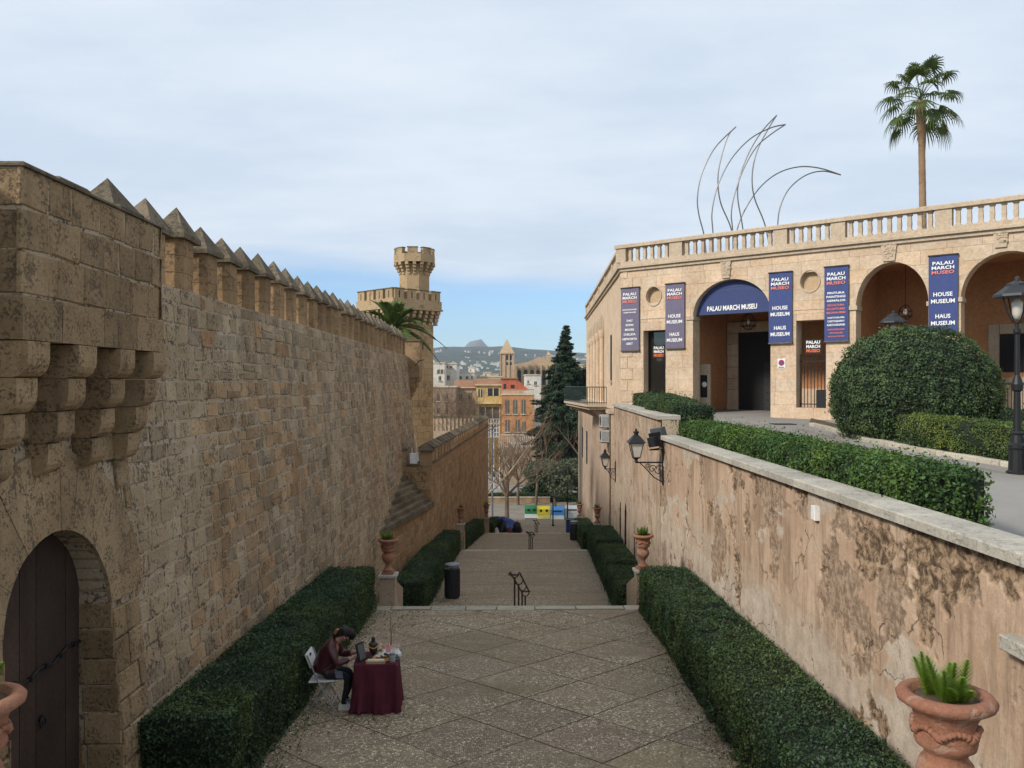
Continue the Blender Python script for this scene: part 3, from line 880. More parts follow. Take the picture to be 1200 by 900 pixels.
# octagonal turret
tc_ = Vector((0.93, 1.0, 0))
def octo(r, ph=0.0): return [(tc_.x + r*math.cos(2*math.pi*k/8+math.pi/8+ph), tc_.y + r*math.sin(2*math.pi*k/8+math.pi/8+ph)) for k in range(8)]
ring_prism(octo(1.05), ZT+4.5, ZT+8.1).build('turret_shaft', M['tower'], tw)
ring_prism(octo(1.45), ZT+8.2, ZT+8.72).build('turret_gallery', M['tower'], tw)
for k in range(8):
    th = 2*math.pi*(k+0.5)/8 + math.pi/8
    dr = Vector((math.cos(th), math.sin(th), 0)); tn = Vector((-dr.y, dr.x, 0)); c_ = tc_ + dr*1.45*math.cos(math.pi/8)
    s = MB(); kk = rnd.uniform(0.9,1.1); s.col=(kk,kk,kk)
    s.obox(c_ - tn*0.33 - dr*0.27 + Vector((0,0,ZT+8.71)), tn*0.66, dr*0.265, (0,0,0.42)); m_ = s.build('merlon', M['tower'], tw)
    s = MB(); s.obox(c_ - tn*0.36 - dr*0.30 + Vector((0,0,ZT+9.13)), tn*0.72, dr*0.32, (0,0,0.06), 0.02); s.build('cap', M['cap'], m_)
for k in range(16):
    th = 2*math.pi*(k+0.25)/16
    dr = Vector((math.cos(th), math.sin(th), 0)); tn = Vector((-dr.y, dr.x, 0))
    cb = None
    for j, pr in enumerate((1.42,1.30,1.18,1.08)):
        s = MB(); kk = rnd.uniform(0.9,1.12); s.col=(kk,kk,kk)
        s.obox(tc_ + dr*0.85 - tn*0.11 + Vector((0,0,ZT+8.2-0.2*(j+1))), tn*0.22, dr*(pr-0.85-0.02), (0,0,0.19), 0.02)
        if cb is None: cb = s.build('corbel', M['tower'], tw)
        else: s.build('corbel_block', M['tower'], cb)

# ================================================================== cross wall, talus with stepped stone roof, lower crenellated wall
LA, LB = Vector((-3.0, 34.3, 0)), Vector((-1.2, 65.0, 0))
o_ = Vector((-2.4, 44, -12))
lw = thing('lower_castle_wall', 'lower orange stone crenellated wall running down beside the far steps', 'wall', o_)
u = (LB-LA).normalized(); nn = Vector((u.y,-u.x,0)); L = (LB-LA).length
s = MB(); s.obox(LA - nn*0.55 + Vector((0,0,-17)), u*L, nn*0.53, (0,0,17-3.30)); local(s, o_).build('wall_core', M['lower'], lw)
specs = []
z = -3.36
while z > -11.3:
    h = rnd.uniform(0.26,0.36); y = 0
    while y < L-0.05:
        w = min(rnd.uniform(0.35,0.8), L-y); k = rnd.uniform(0.8,1.15)
        if z > GZ(34.3+y)+0.1:
            specs.append(dict(o=LA+u*(y+0.01)-nn*0.02+Vector((0,0,z-h+0.01)), u=u, v=Vector((0,0,1)), n=nn, w=w-0.022, h=h-0.022, dep=rnd.uniform(0.015,0.035), bev=0.01, col=(k,k*0.98,k*0.94), jit=0.008))
        y += w
    z -= h
finish_local(specs, lw, o_, M['lower'], limit=150)
s = MB(); s.obox(LA - nn*0.60 + Vector((0,0,-3.31)), u*L, nn*0.66, (0,0,0.07)); local(s, o_).build('string_course', M['cap'], lw)
n_ = 30; pitch = L/n_
def lm_mesh():
    s = MB(); s.box(-0.25,0.25,-0.32,0.32,0,0.52); return s.mesh('merlon', M['lower'])
def lc_mesh(j):
    s = MB(); k = 1+j; s.col=(k,k,k)
    a, b_ = 0.34, 0.38
    s.add([(-a,-b_,0),(a,-b_,0),(a,b_,0),(-a,b_,0),(-a,-b_,0.06),(a,-b_,0.06),(a,b_,0.06),(-a,b_,0.06),(0,-b_+0.12,0.28),(0,b_-0.12,0.28)],
          [(0,3,2,1),(0,1,5,4),(1,2,6,5),(2,3,7,6),(3,0,4,7),(4,5,8),(5,6,9,8),(6,7,9),(7,4,8,9)])
    return s.mesh('cap', M['cap'])
lmm = lm_mesh(); lcm = [lc_mesh(j) for j in (-0.12,0.0,0.1)]
ang = math.atan2(-u.x, u.y)
for i in range(n_):
    p = LA + u*(pitch*(i+0.5)) - nn*0.25 + Vector((0,0,-3.24))
    o = link('merlon', lmm, lw, p-o_); o.rotation_euler = (0,0,ang)
    c = link('cap', lcm[i%3], o, (0,0,0.52))
    # thin iron-dark slit wall between merlons
    s = MB(); s.obox(LA + u*(pitch*(i+1)-0.19) - nn*0.54 + Vector((0,0,-3.24)), u*0.38, nn*0.1, (0,0,0.30)); local(s, o_).build('crenel_sill', M['lower'], lw)

o_ = Vector((-3.7, 34.4, -8))
xw = thing('cross_wall', 'short stone wall with pier and gap between castle wall and lower wall', 'wall', o_)
s = MB(); s.box(-4.7, -3.03, 34.32, 34.8, -10, -3.42); local(s, o_).build('wall_core', M['lower'], xw)
specs = []; z = -3.44
while z > -7.2:
    h = rnd.uniform(0.28,0.38); x = -4.6
    while x < -3.04:
        w = min(rnd.uniform(0.4,0.75), -3.03-x); w = -3.03-x if -3.03-x-w < 0.2 else w; k = rnd.uniform(0.75,1.15)
        specs.append(dict(o=Vector((x+0.01,34.31,z-h+0.01)), u=Vector((1,0,0)), v=Vector((0,0,1)), n=Vector((0,-1,0)), w=w-0.02, h=h-0.02, dep=rnd.uniform(0.01,0.03), bev=0.01, col=(k,k*0.98,k*0.94), jit=0.006))
        x += w
    z -= h
finish_local(specs, xw, o_, M['lower'], limit=80)
s = MB(); s.box(-4.05,-3.5,34.25,34.85,-3.42,-3.34); local(s, o_).build('sill', M['cap'], xw)
for (x0, x1, zt) in ((-4.6,-4.06,-2.75),(-3.50,-2.98,-2.82)):
    s = MB(); s.box(x0, x1, 34.28, 34.86, -3.42, zt); pr = local(s, o_).build('pier', M['lower'], xw)
    s = MB(); xm, ym = (x0+x1)/2, 34.57
    s.add([(x0-.06,34.2,zt),(x1+.06,34.2,zt),(x1+.06,34.94,zt),(x0-.06,34.94,zt),(x0-.06,34.2,zt+.06),(x1+.06,34.2,zt+.06),(x1+.06,34.94,zt+.06),(x0-.06,34.94,zt+.06),(xm,ym,zt+0.36)],
          [(0,3,2,1),(0,1,5,4),(1,2,6,5),(2,3,7,6),(3,0,4,7),(4,5,8),(5,6,8),(6,7,8),(7,4,8)]); local(s, o_).build('cap', M['cap'], pr)
# box unit with cables in the gap
s = MB(); s.box(-0.2,0.2,-0.15,0.15,0.0,0.42); s.tube([(0.05,0,0.42),(0.06,0,0.8),(-0.02,0.02,1.2)],0.012,5); s.tube([(-0.12,0,0.42),(-0.13,0,0.65)],0.015,5)
ac = s.build('equipment_box', M['white'], None, loc=(-3.72, 34.5, -3.335)); tag(ac, 'small white equipment box with aerial in the gap of the cross wall', 'box')

# talus: triangular buttress with a roof of stepped stone tiers
A_, B_, C_ = Vector((-4.16,27.1,-5.05)), Vector((-2.98,34.22,-5.12)), Vector((-4.42,34.22,-3.66))
o_ = Vector((-3.6, 32, -8))
tl = thing('stepped_buttress', 'triangular buttress with a roof of dark stepped stone tiers against the castle wall', 'buttress', o_)
D_ = Vector((-4.6,34.22,-5.1))
s = MB(); s.prism([A_+Vector((0,0,-0.05)), B_+Vector((0,0,-0.05)), D_], (0,0,-4.5)); local(s, o_).build('base', M['lower'], tl)
s = MB(); s.add([A_, B_, C_, D_], [(0,1,2),(0,3,1),(1,3,2),(0,2,3)]); local(s, o_).build('roof_core', M['cap'], tl)
uu = (B_-A_).normalized(); nn = Vector((uu.y,-uu.x,0)); L = (B_-A_).length
specs = []; z = -5.15
while z > -8.3:
    h = rnd.uniform(0.26,0.36); y = 0
    while y < L-0.03:
        w = min(rnd.uniform(0.35,0.75), L-y); k = rnd.uniform(0.8,1.15)
        specs.append(dict(o=Vector((A_.x,A_.y,0))+Vector((uu.x,uu.y,0)).normalized()*(y+0.01)-nn*0.01+Vector((0,0,z-h+0.01)), u=Vector((uu.x,uu.y,0)).normalized(), v=Vector((0,0,1)), n=nn, w=w-0.02, h=h-0.02, dep=rnd.uniform(0.012,0.03), bev=0.01, col=(k,k*0.98,k*0.94), jit=0.006)); y += w
    z -= h
finish_local(specs, tl, o_, M['lower'], limit=60)
nt_ = 8
up = (C_-A_).cross(B_-A_).normalized()
if up.z < 0: up = -up
for i in range(nt_):
    t0, t1 = i/nt_, (i+1.12)/nt_
    t1 = min(t1, 0.999)
    a0, b0 = A_.lerp(C_,t0), B_.lerp(C_,t0); a1, b1 = A_.lerp(C_,t1), B_.lerp(C_,t1)
    nb = max(2, int((b0-a0).length/0.75))
    tier = None
    for k in range(nb):
        f0, f1 = k/nb, (k+1)/nb
        g0, g1 = a0.lerp(b0,f0), a0.lerp(b0,f1); h0, h1 = a1.lerp(b1,f0), a1.lerp(b1,f1)
        kk = rnd.uniform(0.75,1.15); s = MB(); s.col=(kk,kk,kk)
        out = nn*0.09
        dirv = (g1-g0).normalized()*0.006
        top_lo, top_hi = Vector((0,0,0.20+rnd.uniform(-.012,.012))), Vector((0,0,0.035))
        p = [g0+out+dirv, g1+out-dirv, h1-dirv, h0+dirv]
        vs = p + [p[0]+top_lo, p[1]+top_lo, p[2]+top_hi, p[3]+top_hi]
        s.add(vs, [(0,3,2,1),(4,5,6,7),(0,1,5,4),(1,2,6,5),(2,3,7,6),(3,0,4,7)])
        local(s, o_)
        s.build('roof_stone', M['cap'], tl)
# ================================================================== stained retaining wall on the right
def stucco_mat():
    m, t, b = new_mat('peeling_stucco')
    p = pos(t)
    at = N(t, 'ShaderNodeAttribute'); at.attribute_name = 'Col'
    sc = N(t, 'ShaderNodeSeparateColor'); t.links.new(at.outputs['Color'], sc.inputs[0])
    base = mixcol(t, maprange(t, noise_n(t, p, 0.8, 5, 0.65), 0.3, 0.7), (0.42,0.285,0.190), (0.54,0.40,0.285))
    # mottling, pale washes and brown runs down the plaster
    base = mixcol(t, maprange(t, noise_n(t, pos(t,(1.9,1.9,0.30)), 1.0, 6, 0.68, 0.5), 0.44, 0.62, 0, 0.75), base, (0.27,0.18,0.12))
    base = mixcol(t, maprange(t, noise_n(t, pos(t,(6,6,0.55)), 1.0, 5, 0.7), 0.50, 0.70, 0, 0.7), base, (0.17,0.115,0.078))
    base = mixcol(t, maprange(t, noise_n(t, pos(t,(3.4,3.4,1.2)), 1.3, 6, 0.7, 0.8), 0.54, 0.70, 0, 0.55), base, (0.56,0.445,0.33))
    grey = mixcol(t, maprange(t, noise_n(t, p, 3.5, 6, 0.7), 0.3, 0.7), (0.36,0.30,0.235), (0.56,0.48,0.385))
    c = mixcol(t, sc.outputs[2], base, grey)
    peel = mixcol(t, maprange(t, noise_n(t, p, 11, 6, 0.75), 0.38, 0.62), (0.19,0.132,0.088), (0.41,0.30,0.21))
    c = mixcol(t, sc.outputs[0], c, peel)
    rub = mixcol(t, maprange(t, noise_n(t, p, 8, 6, 0.72, 0.6), 0.40, 0.60), (0.075,0.05,0.032), (0.38,0.265,0.168))
    c = mixcol(t, sc.outputs[1], c, rub)
    f = noise_n(t, p, 34, 5, 0.72)
    c = mixcol(t, maprange(t, f, 0.42, 0.72, 0, 0.45), c, (0.22,0.15,0.10))
    # hairline cracks
    dn = N(t, 'ShaderNodeTexNoise'); dn.inputs['Scale'].default_value = 2.2; dn.inputs['Detail'].default_value = 5; t.links.new(p, dn.inputs['Vector'])
    dv = N(t, 'ShaderNodeVectorMath', operation='MULTIPLY_ADD'); t.links.new(dn.outputs['Color'], dv.inputs[0]); dv.inputs[1].default_value = (0.9,0.9,0.9); t.links.new(p, dv.inputs[2])
    ve = N(t, 'ShaderNodeTexVoronoi', feature='DISTANCE_TO_EDGE'); ve.inputs['Scale'].default_value = 0.75; t.links.new(dv.outputs[0], ve.inputs['Vector'])
    ck = math_node(t, 'MULTIPLY', maprange(t, ve.outputs['Distance'], 0.004, 0.013, 1.0, 0.0), maprange(t, noise_n(t, p, 0.9, 4, 0.6), 0.46, 0.56))
    c = mixcol(t, math_node(t, 'MULTIPLY', ck, 0.8), c, (0.06,0.042,0.03))
    t.links.new(c, b.inputs['Base Color']); b.inputs['Roughness'].default_value = 0.93; b.inputs['Specular IOR Level'].default_value = 0.15
    bump(t, b, f, 0.4, 0.012)
    return m
M['stucco'] = stucco_mat()
def sstep(a, b_, x):
    t_ = np.clip((x-a)/(b_-a), 0, 1); return t_*t_*(3-2*t_)
def stucco_grid(p0, p1, ztop, zbot, cell, amt=1.0, skip=None, near=False):
    """vertical rough plaster sheet from p0 to p1 (x,y), facing -x: plaster layers, bare rubble and washes as relief + masks"""
    a, b_ = np.array([*p0,0.0]), np.array([*p1,0.0]); u = (b_-a); L = np.linalg.norm(u); u /= L
    nn = np.array([-u[1], u[0], 0.0])
    nx, nz = max(2,int(L/cell)), max(2,int((ztop-zbot)/cell))
    S_, Z_ = np.meshgrid(L*np.arange(nx+1)/nx, zbot+(ztop-zbot)*np.arange(nz+1)/nz, indexing='ij')
    s_, z = S_.ravel(), Z_.ravel(); y = a[1]+u[1]*s_
    rag = 0.16*nfbm(y*7, z*7, 3.3, 4)
    n1 = nfbm(y*0.9, z*1.05, 2.3, 5)+rag; n2 = nfbm(y*1.9+7, z*1.5, 5.1, 5)+rag; n3 = nfbm(y*0.55, z*1.3+3, 9.7, 5)+rag*0.8
    streak = nfbm(y*2.6, z*0.35, 6.6, 4)
    t_ = ztop-z
    topb = sstep(0.62, 0.30, t_)
    right = sstep(10.5, 7.8, y) if near else 0.0
    mid = np.exp(-((z+2.75)/0.55)**2)*(np.exp(-((y-11.2)/2.2)**2)+0.35*sstep(15,19,y)) if near else 0.0
    rub = sstep(0.40, 0.44, n2 + 0.26*topb + 0.45*topb*right - 0.06)*amt
    peel = sstep(0.33, 0.37, n1 + 0.55*mid + 0.20*topb + 0.25*streak)*amt
    low = sstep(-3.15, -3.9, z + 0.5*n3)
    grey = np.clip(sstep(0.22,0.32,n3+0.3*streak)+0.85*low, 0, 1)*(0.8*amt+0.1)
    edge = sstep(0.25,0.34,n1 + 0.55*mid + 0.20*topb + 0.25*streak)*(1-peel)*amt      # lifted rim of the flaking coat
    off = -0.012*peel + 0.006*edge - 0.034*rub*(0.4+1.1*np.abs(nfbm(y*3.2, z*6.5, 1.1, 4))) + 0.010*nfbm(y*0.8,z*0.8,4.4,3) + 0.004*nfbm(y*9,z*9,3.3,3)
    V = a[None,:] + u[None,:]*s_[:,None] + nn[None,:]*off[:,None]; V[:,2] = z
    C = np.stack([peel, rub, grey], axis=1)
    I, J = np.meshgrid(np.arange(nx), np.arange(nz), indexing='ij'); q = (I*(nz+1)+J).ravel()
    Q = np.stack([q, q+1, q+nz+2, q+nz+1], axis=1).astype(np.int32)
    if skip is not None:
        sm, zm = (L*(I+.5)/nx).ravel(), (zbot+(ztop-zbot)*(J+.5)/nz).ravel()
        Q = Q[~np.array([skip(a_, b2) for a_, b2 in zip(sm, zm)])]
    return V, Q, C
def add_stucco(parent, org, *args, **kw):
    V, Q, C = stucco_grid(*args, **kw)
    V = V - np.array(org, np.float32)
    return link('plaster_face', fast_mesh('plaster_face', V, Q, C, M['stucco'], True), parent)

o_ = Vector((4.6, 14, -6))
rw = thing('retaining_wall', 'long retaining wall of stained peeling pink plaster with pale coping on the right', 'wall', o_)
add_stucco(rw, o_, (4.38,4.2), (4.38,22.78), -1.51, -5.3, 0.022, near=True)
s = MB(); s.box(4.44, 4.75, 4.2, 22.8, -6, -1.515); local(s, o_).build('wall_core', M['mortar'], rw)
y = 4.2
while y < 22.7:
    w = min(rnd.uniform(0.95,1.35), 22.78-y); w = 22.78-y if 22.78-y-w < 0.4 else w; k = rnd.uniform(0.85,1.12)
    s = MB(); s.col=(k,k,k*0.99); s.obox((4.28,y+0.004,-1.512),(0.50,0,0),(0,w-0.008,0),(0,0,0.112+rnd.uniform(-.004,.004)),0.015)
    local(s, o_).build('coping_stone', M['coping'], rw); y += w
o_ = Vector((4.8, 30, -8))
uw = thing('upper_retaining_wall', 'taller pink plaster wall section beside the lanterns with niches at its foot', 'wall', o_)
p0, p1 = (4.38,22.80), (5.0,37.0)
def niche(sm, z):
    for c_, w_, zt in ((9.3,0.36,-4.65),(11.4,0.30,-4.9),(6.3,0.12,-4.9)):
        if abs(sm-c_) < w_ and z < zt - (abs(sm-c_)/w_)**2*0.45 and z > -6.9: return True
    return False
add_stucco(uw, o_, p0, p1, -0.99, -8.6, 0.07, amt=0.55, skip=niche)
ux = (Vector((*p1,0))-Vector((*p0,0))).normalized(); un = Vector((ux.y,-ux.x,0)); L = 14.21
s = MB(); s.obox(Vector((*p0,-8.8))+un*0.30, ux*L, un*0.25, (0,0,7.8)); s.obox(Vector((*p0,-1.6))+un*0.03, ux*L, un*0.3, (0,0,0.6)); s.obox(Vector((*p0,-8.8))+un*0.03, ux*0.1, un*0.5, (0,0,7.8)); s.obox(Vector((*p1,-8.8))+un*0.03-ux*0.1, ux*0.1, un*0.5, (0,0,7.8))
local(s, o_).build('wall_core', M['bay'], uw)
s = MB(); s.obox(Vector((*p0,-1.40))+un*0.04-ux*0.02, un*0.46, (0,0,0.39), -ux*0.02); local(s, o_).build('end_face', M['mortar'], uw)
y = 0
while y < L-0.05:
    w = min(rnd.uniform(0.9,1.3), L-y); w = L-y if L-y-w < 0.4 else w; k = rnd.uniform(0.88,1.12)
    s = MB(); s.col=(k,k,k); s.obox(Vector((*p0,-0.995))-un*0.09+ux*(y+0.004)-ux*0.03, ux*(w-0.008), un*0.64, (0,0,0.12), 0.015); local(s, o_).build('coping_stone', M['coping'], uw); y += w

# ================================================================== the museum
C0 = P(728, 450, 38.0); C1 = P(1200, 450, 27.7); C0.z = C1.z = 0
U = (C1-C0).normalized(); NO = Vector((U.y, -U.x, 0))
def fsz(px, py, off=0.0):
    p = on_plane(px, py, C0 + NO*off, NO)
    return (p-C0).dot(U), p.z
def FW(s_, z, off=0.0): return C0 + U*s_ + NO*off + Vector((0,0,z))
MO = Vector((C0.x+8, C0.y+2, -1.6))
mu = thing('museum', 'sandstone palace with arched arcade and rooftop balustrade across the upper street', 'building', MO)
def mpart(mb, name, mat, parent=None, smooth=False):
    return local(mb, MO).build(name, mats=mat, parent=parent or mu, smooth=smooth)
ZB = -1.75       # foot of the facade
Z_CORN, Z_RAIL0, Z_RAIL1 = 5.22, 6.28, 6.46
S_END = fsz(1200,300)[0] + 9.0
# openings: arches (s0, s1, spring z, rise) and rectangles
def arch_px(x0, x1, pys, pya, zb):
    s0, _ = fsz(x0, 400); s1, _ = fsz(x1, 400)
    xm = (x0+x1)/2
    zs = fsz(xm, pys)[1]; za = fsz(xm, pya)[1]
    return [s0, s1, zs, za-zs, zb]
A1 = arch_px(812, 903, 369, 327, -1.36)
A2 = arch_px(1003, 1088, 357, 307, -1.36)
A3 = arch_px(1126, 1240, 346, 294, -1.36)
wdt = A3[1]-A3[0]
A4 = [A3[1]+2.2, A3[1]+2.2+wdt, A3[2], A3[3], -1.36]
def rect_px(x0, x1, y0, y1):
    s0, z1 = fsz(x0, y0); s1, _ = fsz(x1, y0); xm = (x0+x1)/2
    return [s0, s1, fsz(xm, y1)[1], fsz(xm, y0)[1]]
W1_ = rect_px(754, 780, 387, 463); W2_ = rect_px(933, 968, 375, 478)
def circ_px(x, y, r):
    s_, z = fsz(x, y); return [s_, z, (fsz(x+r, y)[0]-fsz(x-r, y)[0])/2*0.86]
O1 = circ_px(766, 347, 10); O2 = circ_px(949, 329.5, 13)
def arch_outline(A, n=24, grow=0.0):
    s0, s1, zs, rise, zb = A; cm, r = (s0+s1)/2, (s1-s0)/2+grow
    return [(cm+r*math.cos(math.pi*k/n), zs+(rise+grow)*math.sin(math.pi*k/n)) for k in range(n+1)]
def arch_hole(A): 
    s0, s1, zs, rise, zb = A
    return [(s1, zb)] + arch_outline(A) + [(s0, zb)]
holes = [arch_hole(A) for A in (A1,A2,A3,A4)]
holes += [[(O[0]+O[2]*math.cos(2*math.pi*k/28), O[1]+O[2]*1.12*math.sin(2*math.pi*k/28)) for k in range(28)] for O in (O1,O2)]
holes += [[(r[0],r[2]),(r[1],r[2]),(r[1],r[3]),(r[0],r[3])] for r in (W1_,W2_)]
vs, fs = curve_mesh([(0,ZB),(S_END,ZB),(S_END,Z_CORN),(0,Z_CORN)], holes, 0.62)
s = MB(); s.add([FW(a,b_,c-0.012) for a,b_,c in vs], fs)
mpart(s, 'facade_wall', M['museum'])
# ashlar blocks
def sub_rect(r, o):
    a0,a1,b0,b1 = r; c0,c1,d0,d1 = o
    if c1 <= a0 or c0 >= a1 or d1 <= b0 or d0 >= b1: return [r]
    out = []
    if c0 > a0: out.append((a0,c0,b0,b1))
    if c1 < a1: out.append((c1,a1,b0,b1))
    m0, m1 = max(a0,c0), min(a1,c1)
    if d0 > b0: out.append((m0,m1,b0,d0))
    if d1 < b1: out.append((m0,m1,d1,b1))
    return out
rects_open = [(r[0],r[1],r[2],r[3]) for r in (W1_,W2_)] + [(A[0],A[1],A[4]-1,A[2]) for A in (A1,A2,A3,A4)]
rb = random.Random(8)
z = -1.36; row = 0; nblk = 0
while z < Z_CORN-0.05:
    h = min(0.52, Z_CORN-z); x = 0.32 - rb.random()*0.3 if row % 2 else 0.30
    while x < S_END-8.5:
        w = rb.uniform(0.75,1.25)
        rs = [(x+0.004, x+w-0.004, z+0.004, z+h-0.004)]
        for o in rects_open: rs = [q for r in rs for q in sub_rect(r, o)]
        tone = rb.uniform(0.92,1.08); pink = rb.uniform(-0.03,0.04)
        for (a0,a1,b0,b1) in rs:
            if a1-a0 < 0.07 or b1-b0 < 0.06: continue
            pl = []
            n_ = 5
            for k in range(n_): pl.append((a0+(a1-a0)*k/n_, b0))
            for k in range(n_): pl.append((a1, b0+(b1-b0)*k/n_))
            for k in range(n_): pl.append((a1-(a1-a0)*k/n_, b1))
            for k in range(n_): pl.append((a0, b1-(b1-b0)*k/n_))
            bad = False; touched = False
            for A in (A1,A2,A3,A4):
                cm, r, zs, rise = (A[0]+A[1])/2, (A[1]-A[0])/2+0.004, A[2], A[3]+0.004
                q = []; ins = 0
                for (px_, pz) in pl:
                    e_ = math.hypot((px_-cm)/r, (pz-zs)/rise) if pz >= zs-1e-6 else 9
                    if e_ < 1:
                        ins += 1; e_ = max(e_,1e-3)
                        px_, pz = cm+(px_-cm)/e_, zs+(pz-zs)/e_
                        px_ = min(max(px_, a0), a1); pz = min(max(pz, b0), b1)
                        if math.hypot((px_-cm)/r, (pz-zs)/rise) < 0.985: bad = True
                    q.append((px_, pz))
                if ins: touched = True; pl = q
                if ins == len(pl): bad = True
            for O in (O1, O2):
                if abs((a0+a1)/2-O[0]) < (a1-a0)/2+O[2] and abs((b0+b1)/2-O[1]) < (b1-b0)/2+O[2]:
                    q = []; inside = 0
                    for (px_,pz) in pl:
                        e_ = math.hypot(px_-O[0], pz-O[1])/ (O[2]+0.01)
                        if e_ < 1: inside += 1; px_, pz = O[0]+(px_-O[0])/max(e_,1e-3), O[1]+(pz-O[1])/max(e_,1e-3)
                        q.append((px_,pz))
                    if a0 < O[0]-O[2]*0.3 < O[0]+O[2]*0.3 < a1 and b0 < O[1] < b1: bad = True
                    if inside: touched = True; pl = q
            if bad: continue
            if not touched: pl = [(a0,b0),(a1,b0),(a1,b1),(a0,b1)]
            else:
                dd = [pl[0]]
                for p_ in pl[1:]:
                    if math.hypot(p_[0]-dd[-1][0], p_[1]-dd[-1][1]) > 0.012: dd.append(p_)
                pl = dd
                if len(pl) < 3: continue
            s = MB(); s.col = (tone*(1+pink), tone, tone*(1-pink))
            s.prism([FW(a,b_,-0.011) for a,b_ in pl], NO*(0.011+rb.uniform(0.0,0.004)))
            mpart(s, 'ashlar_block', M['museum']); nblk += 1
        x += w
    z += h; row += 1
# round niches: ring and sunken disc
for O in (O1,O2):
    s = MB(); n_ = 28
    for k in range(n_):
        a0, a1 = 2*math.pi*k/n_, 2*math.pi*(k+1)/n_
        q = lambda r_, a_, of: FW(O[0]+r_*math.cos(a_), O[1]+r_*math.sin(a_)*1.12, of)
        s.add([q(O[2],a0,0.035),q(O[2],a1,0.035),q(O[2]*1.10,a1,0.035),q(O[2]*1.10,a0,0.035),q(O[2],a0,-0.008),q(O[2],a1,-0.008),q(O[2]*1.10,a1,-0.01),q(O[2]*1.10,a0,-0.01)],
              [(0,3,2,1),(0,1,5,4),(2,3,7,6)])
    ring = mpart(s, 'round_niche', M['museum_trim'])
    s = MB(); s.prism([FW(O[0]+O[2]*0.995*math.cos(2*math.pi*k/28), O[1]+O[2]*0.995*math.sin(2*math.pi*k/28)*1.12, -0.24) for k in range(28)], NO*0.02)
    mpart(s, 'niche_disc', plain('niche_plaster', (0.46,0.33,0.20), rough=0.9), ring)
# plinth, string course, imposts, cornice
def band(s0, s1, z0, z1, pr, name, mat='museum_trim', parent=None):
    s = MB(); s.obox(FW(s0,z0,-0.005), U*(s1-s0), (0,0,z1-z0), NO*pr, 0.01); return mpart(s, name, M[mat], parent)
for (s0,s1) in ((0,A1[0]),(A1[1],W2_[0]-0.05),(W2_[0]-0.05,W2_[1]+0.05),(W2_[1]+0.05,A2[0]),(A2[1],A3[0]),(A3[1],A4[0])): band(s0+.004,s1-.004,ZB,-1.36,0.05,'plinth','museum')
zi = A1[2]
for (s0,s1) in ((0.0,A1[0]),(A1[1],A2[0]),(A2[1],A3[0]),(A3[1],A4[0])):
    band(s0, s1, zi+0.02, zi+0.07, 0.028, 'string_course')
for A in (A1,A2,A3):
    for e_, sg in ((A[0],-1),(A[1],1)):
        s0_, s1_ = (e_-0.30, e_+0.06) if sg < 0 else (e_-0.06, e_+0.30)
        s = MB(); s.obox(FW(s0_, A[2]-0.13, -0.60), U*(s1_-s0_), (0,0,0.17), NO*0.66, 0.015); mpart(s, 'impost', M['museum_trim'])
band(-0.03, S_END, Z_CORN-0.02, Z_CORN+0.12, 0.10, 'cornice')
band(-0.06, S_END, Z_CORN+0.12, Z_CORN+0.24, 0.20, 'cornice')
band(-0.04, S_END, Z_CORN+0.24, Z_CORN+0.42, 0.10, 'balustrade_plinth')
# keystone plaques
for (x, y0, y1, w) in ((851,302,326,13),(1042,282,306,20),(1173,265,290,20)):
    s0, z1 = fsz(x-w/2, y0); s1, _ = fsz(x+w/2, y0); z0 = fsz(x, y1)[1]
    s = MB(); s.prism([FW(s0,z1,0.0),FW(s1,z1,0.0),FW(s1-(s1-s0)*0.16,z0,0.0),FW(s0+(s1-s0)*0.16,z0,0.0)], NO*0.07); ks = mpart(s, 'keystone', M['museum_trim'])
    s = MB()
    for k in range(26):
        aa, bb = rb.uniform(0.2,0.8), rb.uniform(0.08,0.92)
        c_ = FW(s0+(s1-s0)*aa, z0+(z1-z0)*bb, 0.068)
        s.obox(c_, U*rb.uniform(0.05,0.11), Vector((0,0,rb.uniform(0.05,0.11))), NO*0.025, 0.01)
    tag(mpart(s, 'carving', M['museum_trim'], ks), kind='stuff')
# balustrade
zb0 = Z_CORN+0.42
def bal_mesh():
    hb = Z_RAIL0-zb0; s = MB()
    rings = [(0.09,0),(0.09,0.06),(0.066,0.08),(0.078,hb*0.42),(0.062,hb-0.09),(0.09,hb-0.07),(0.09,hb)]
    c4, s4 = U.x, U.y; vs, fs = [], []
    for r_, z in rings:
        for a, b_ in ((-1,-1),(1,-1),(1,1),(-1,1)): vs.append((r_*(a*c4-b_*s4), r_*(a*s4+b_*c4), z))
    for i in range(len(rings)-1):
        for k in range(4): fs.append((i*4+k,i*4+(k+1)%4,i*4+4+(k+1)%4,i*4+4+k))
    s.add(vs, fs); return s.mesh('baluster', M['museum_trim'])
blm = bal_mesh()
posts = [(-0.25, 0.28)] + [tuple(fsz(x, 290)[0] for x in q) for q in ((785,800),(907,923),(974,991),(1096,1116))]
posts.append((posts[-1][1]+3.9, posts[-1][1]+4.5)); posts.append((posts[-1][1]+3.9, posts[-1][1]+4.5))
for a, b_ in posts:
    s = MB(); s.obox(FW(a, zb0, -0.22), U*(b_-a), NO*0.30, (0,0,Z_RAIL0-zb0), 0.0); mpart(s, 'balustrade_post', M['museum_trim'])
for (a, b_), (c, d) in zip(posts, posts[1:]):
    n_ = max(3, round((c-b_)/0.36))
    for k in range(n_):
        p_ = FW(b_+(c-b_)*(k+0.5)/n_, zb0, -0.08)
        link('baluster', blm, mu, p_-MO)
s = MB(); s.obox(FW(-0.3, Z_RAIL0, -0.26), U*(posts[-1][1]+0.6), NO*0.40, (0,0,0.17), 0.03); mpart(s, 'balustrade_rail', M['museum_trim'])
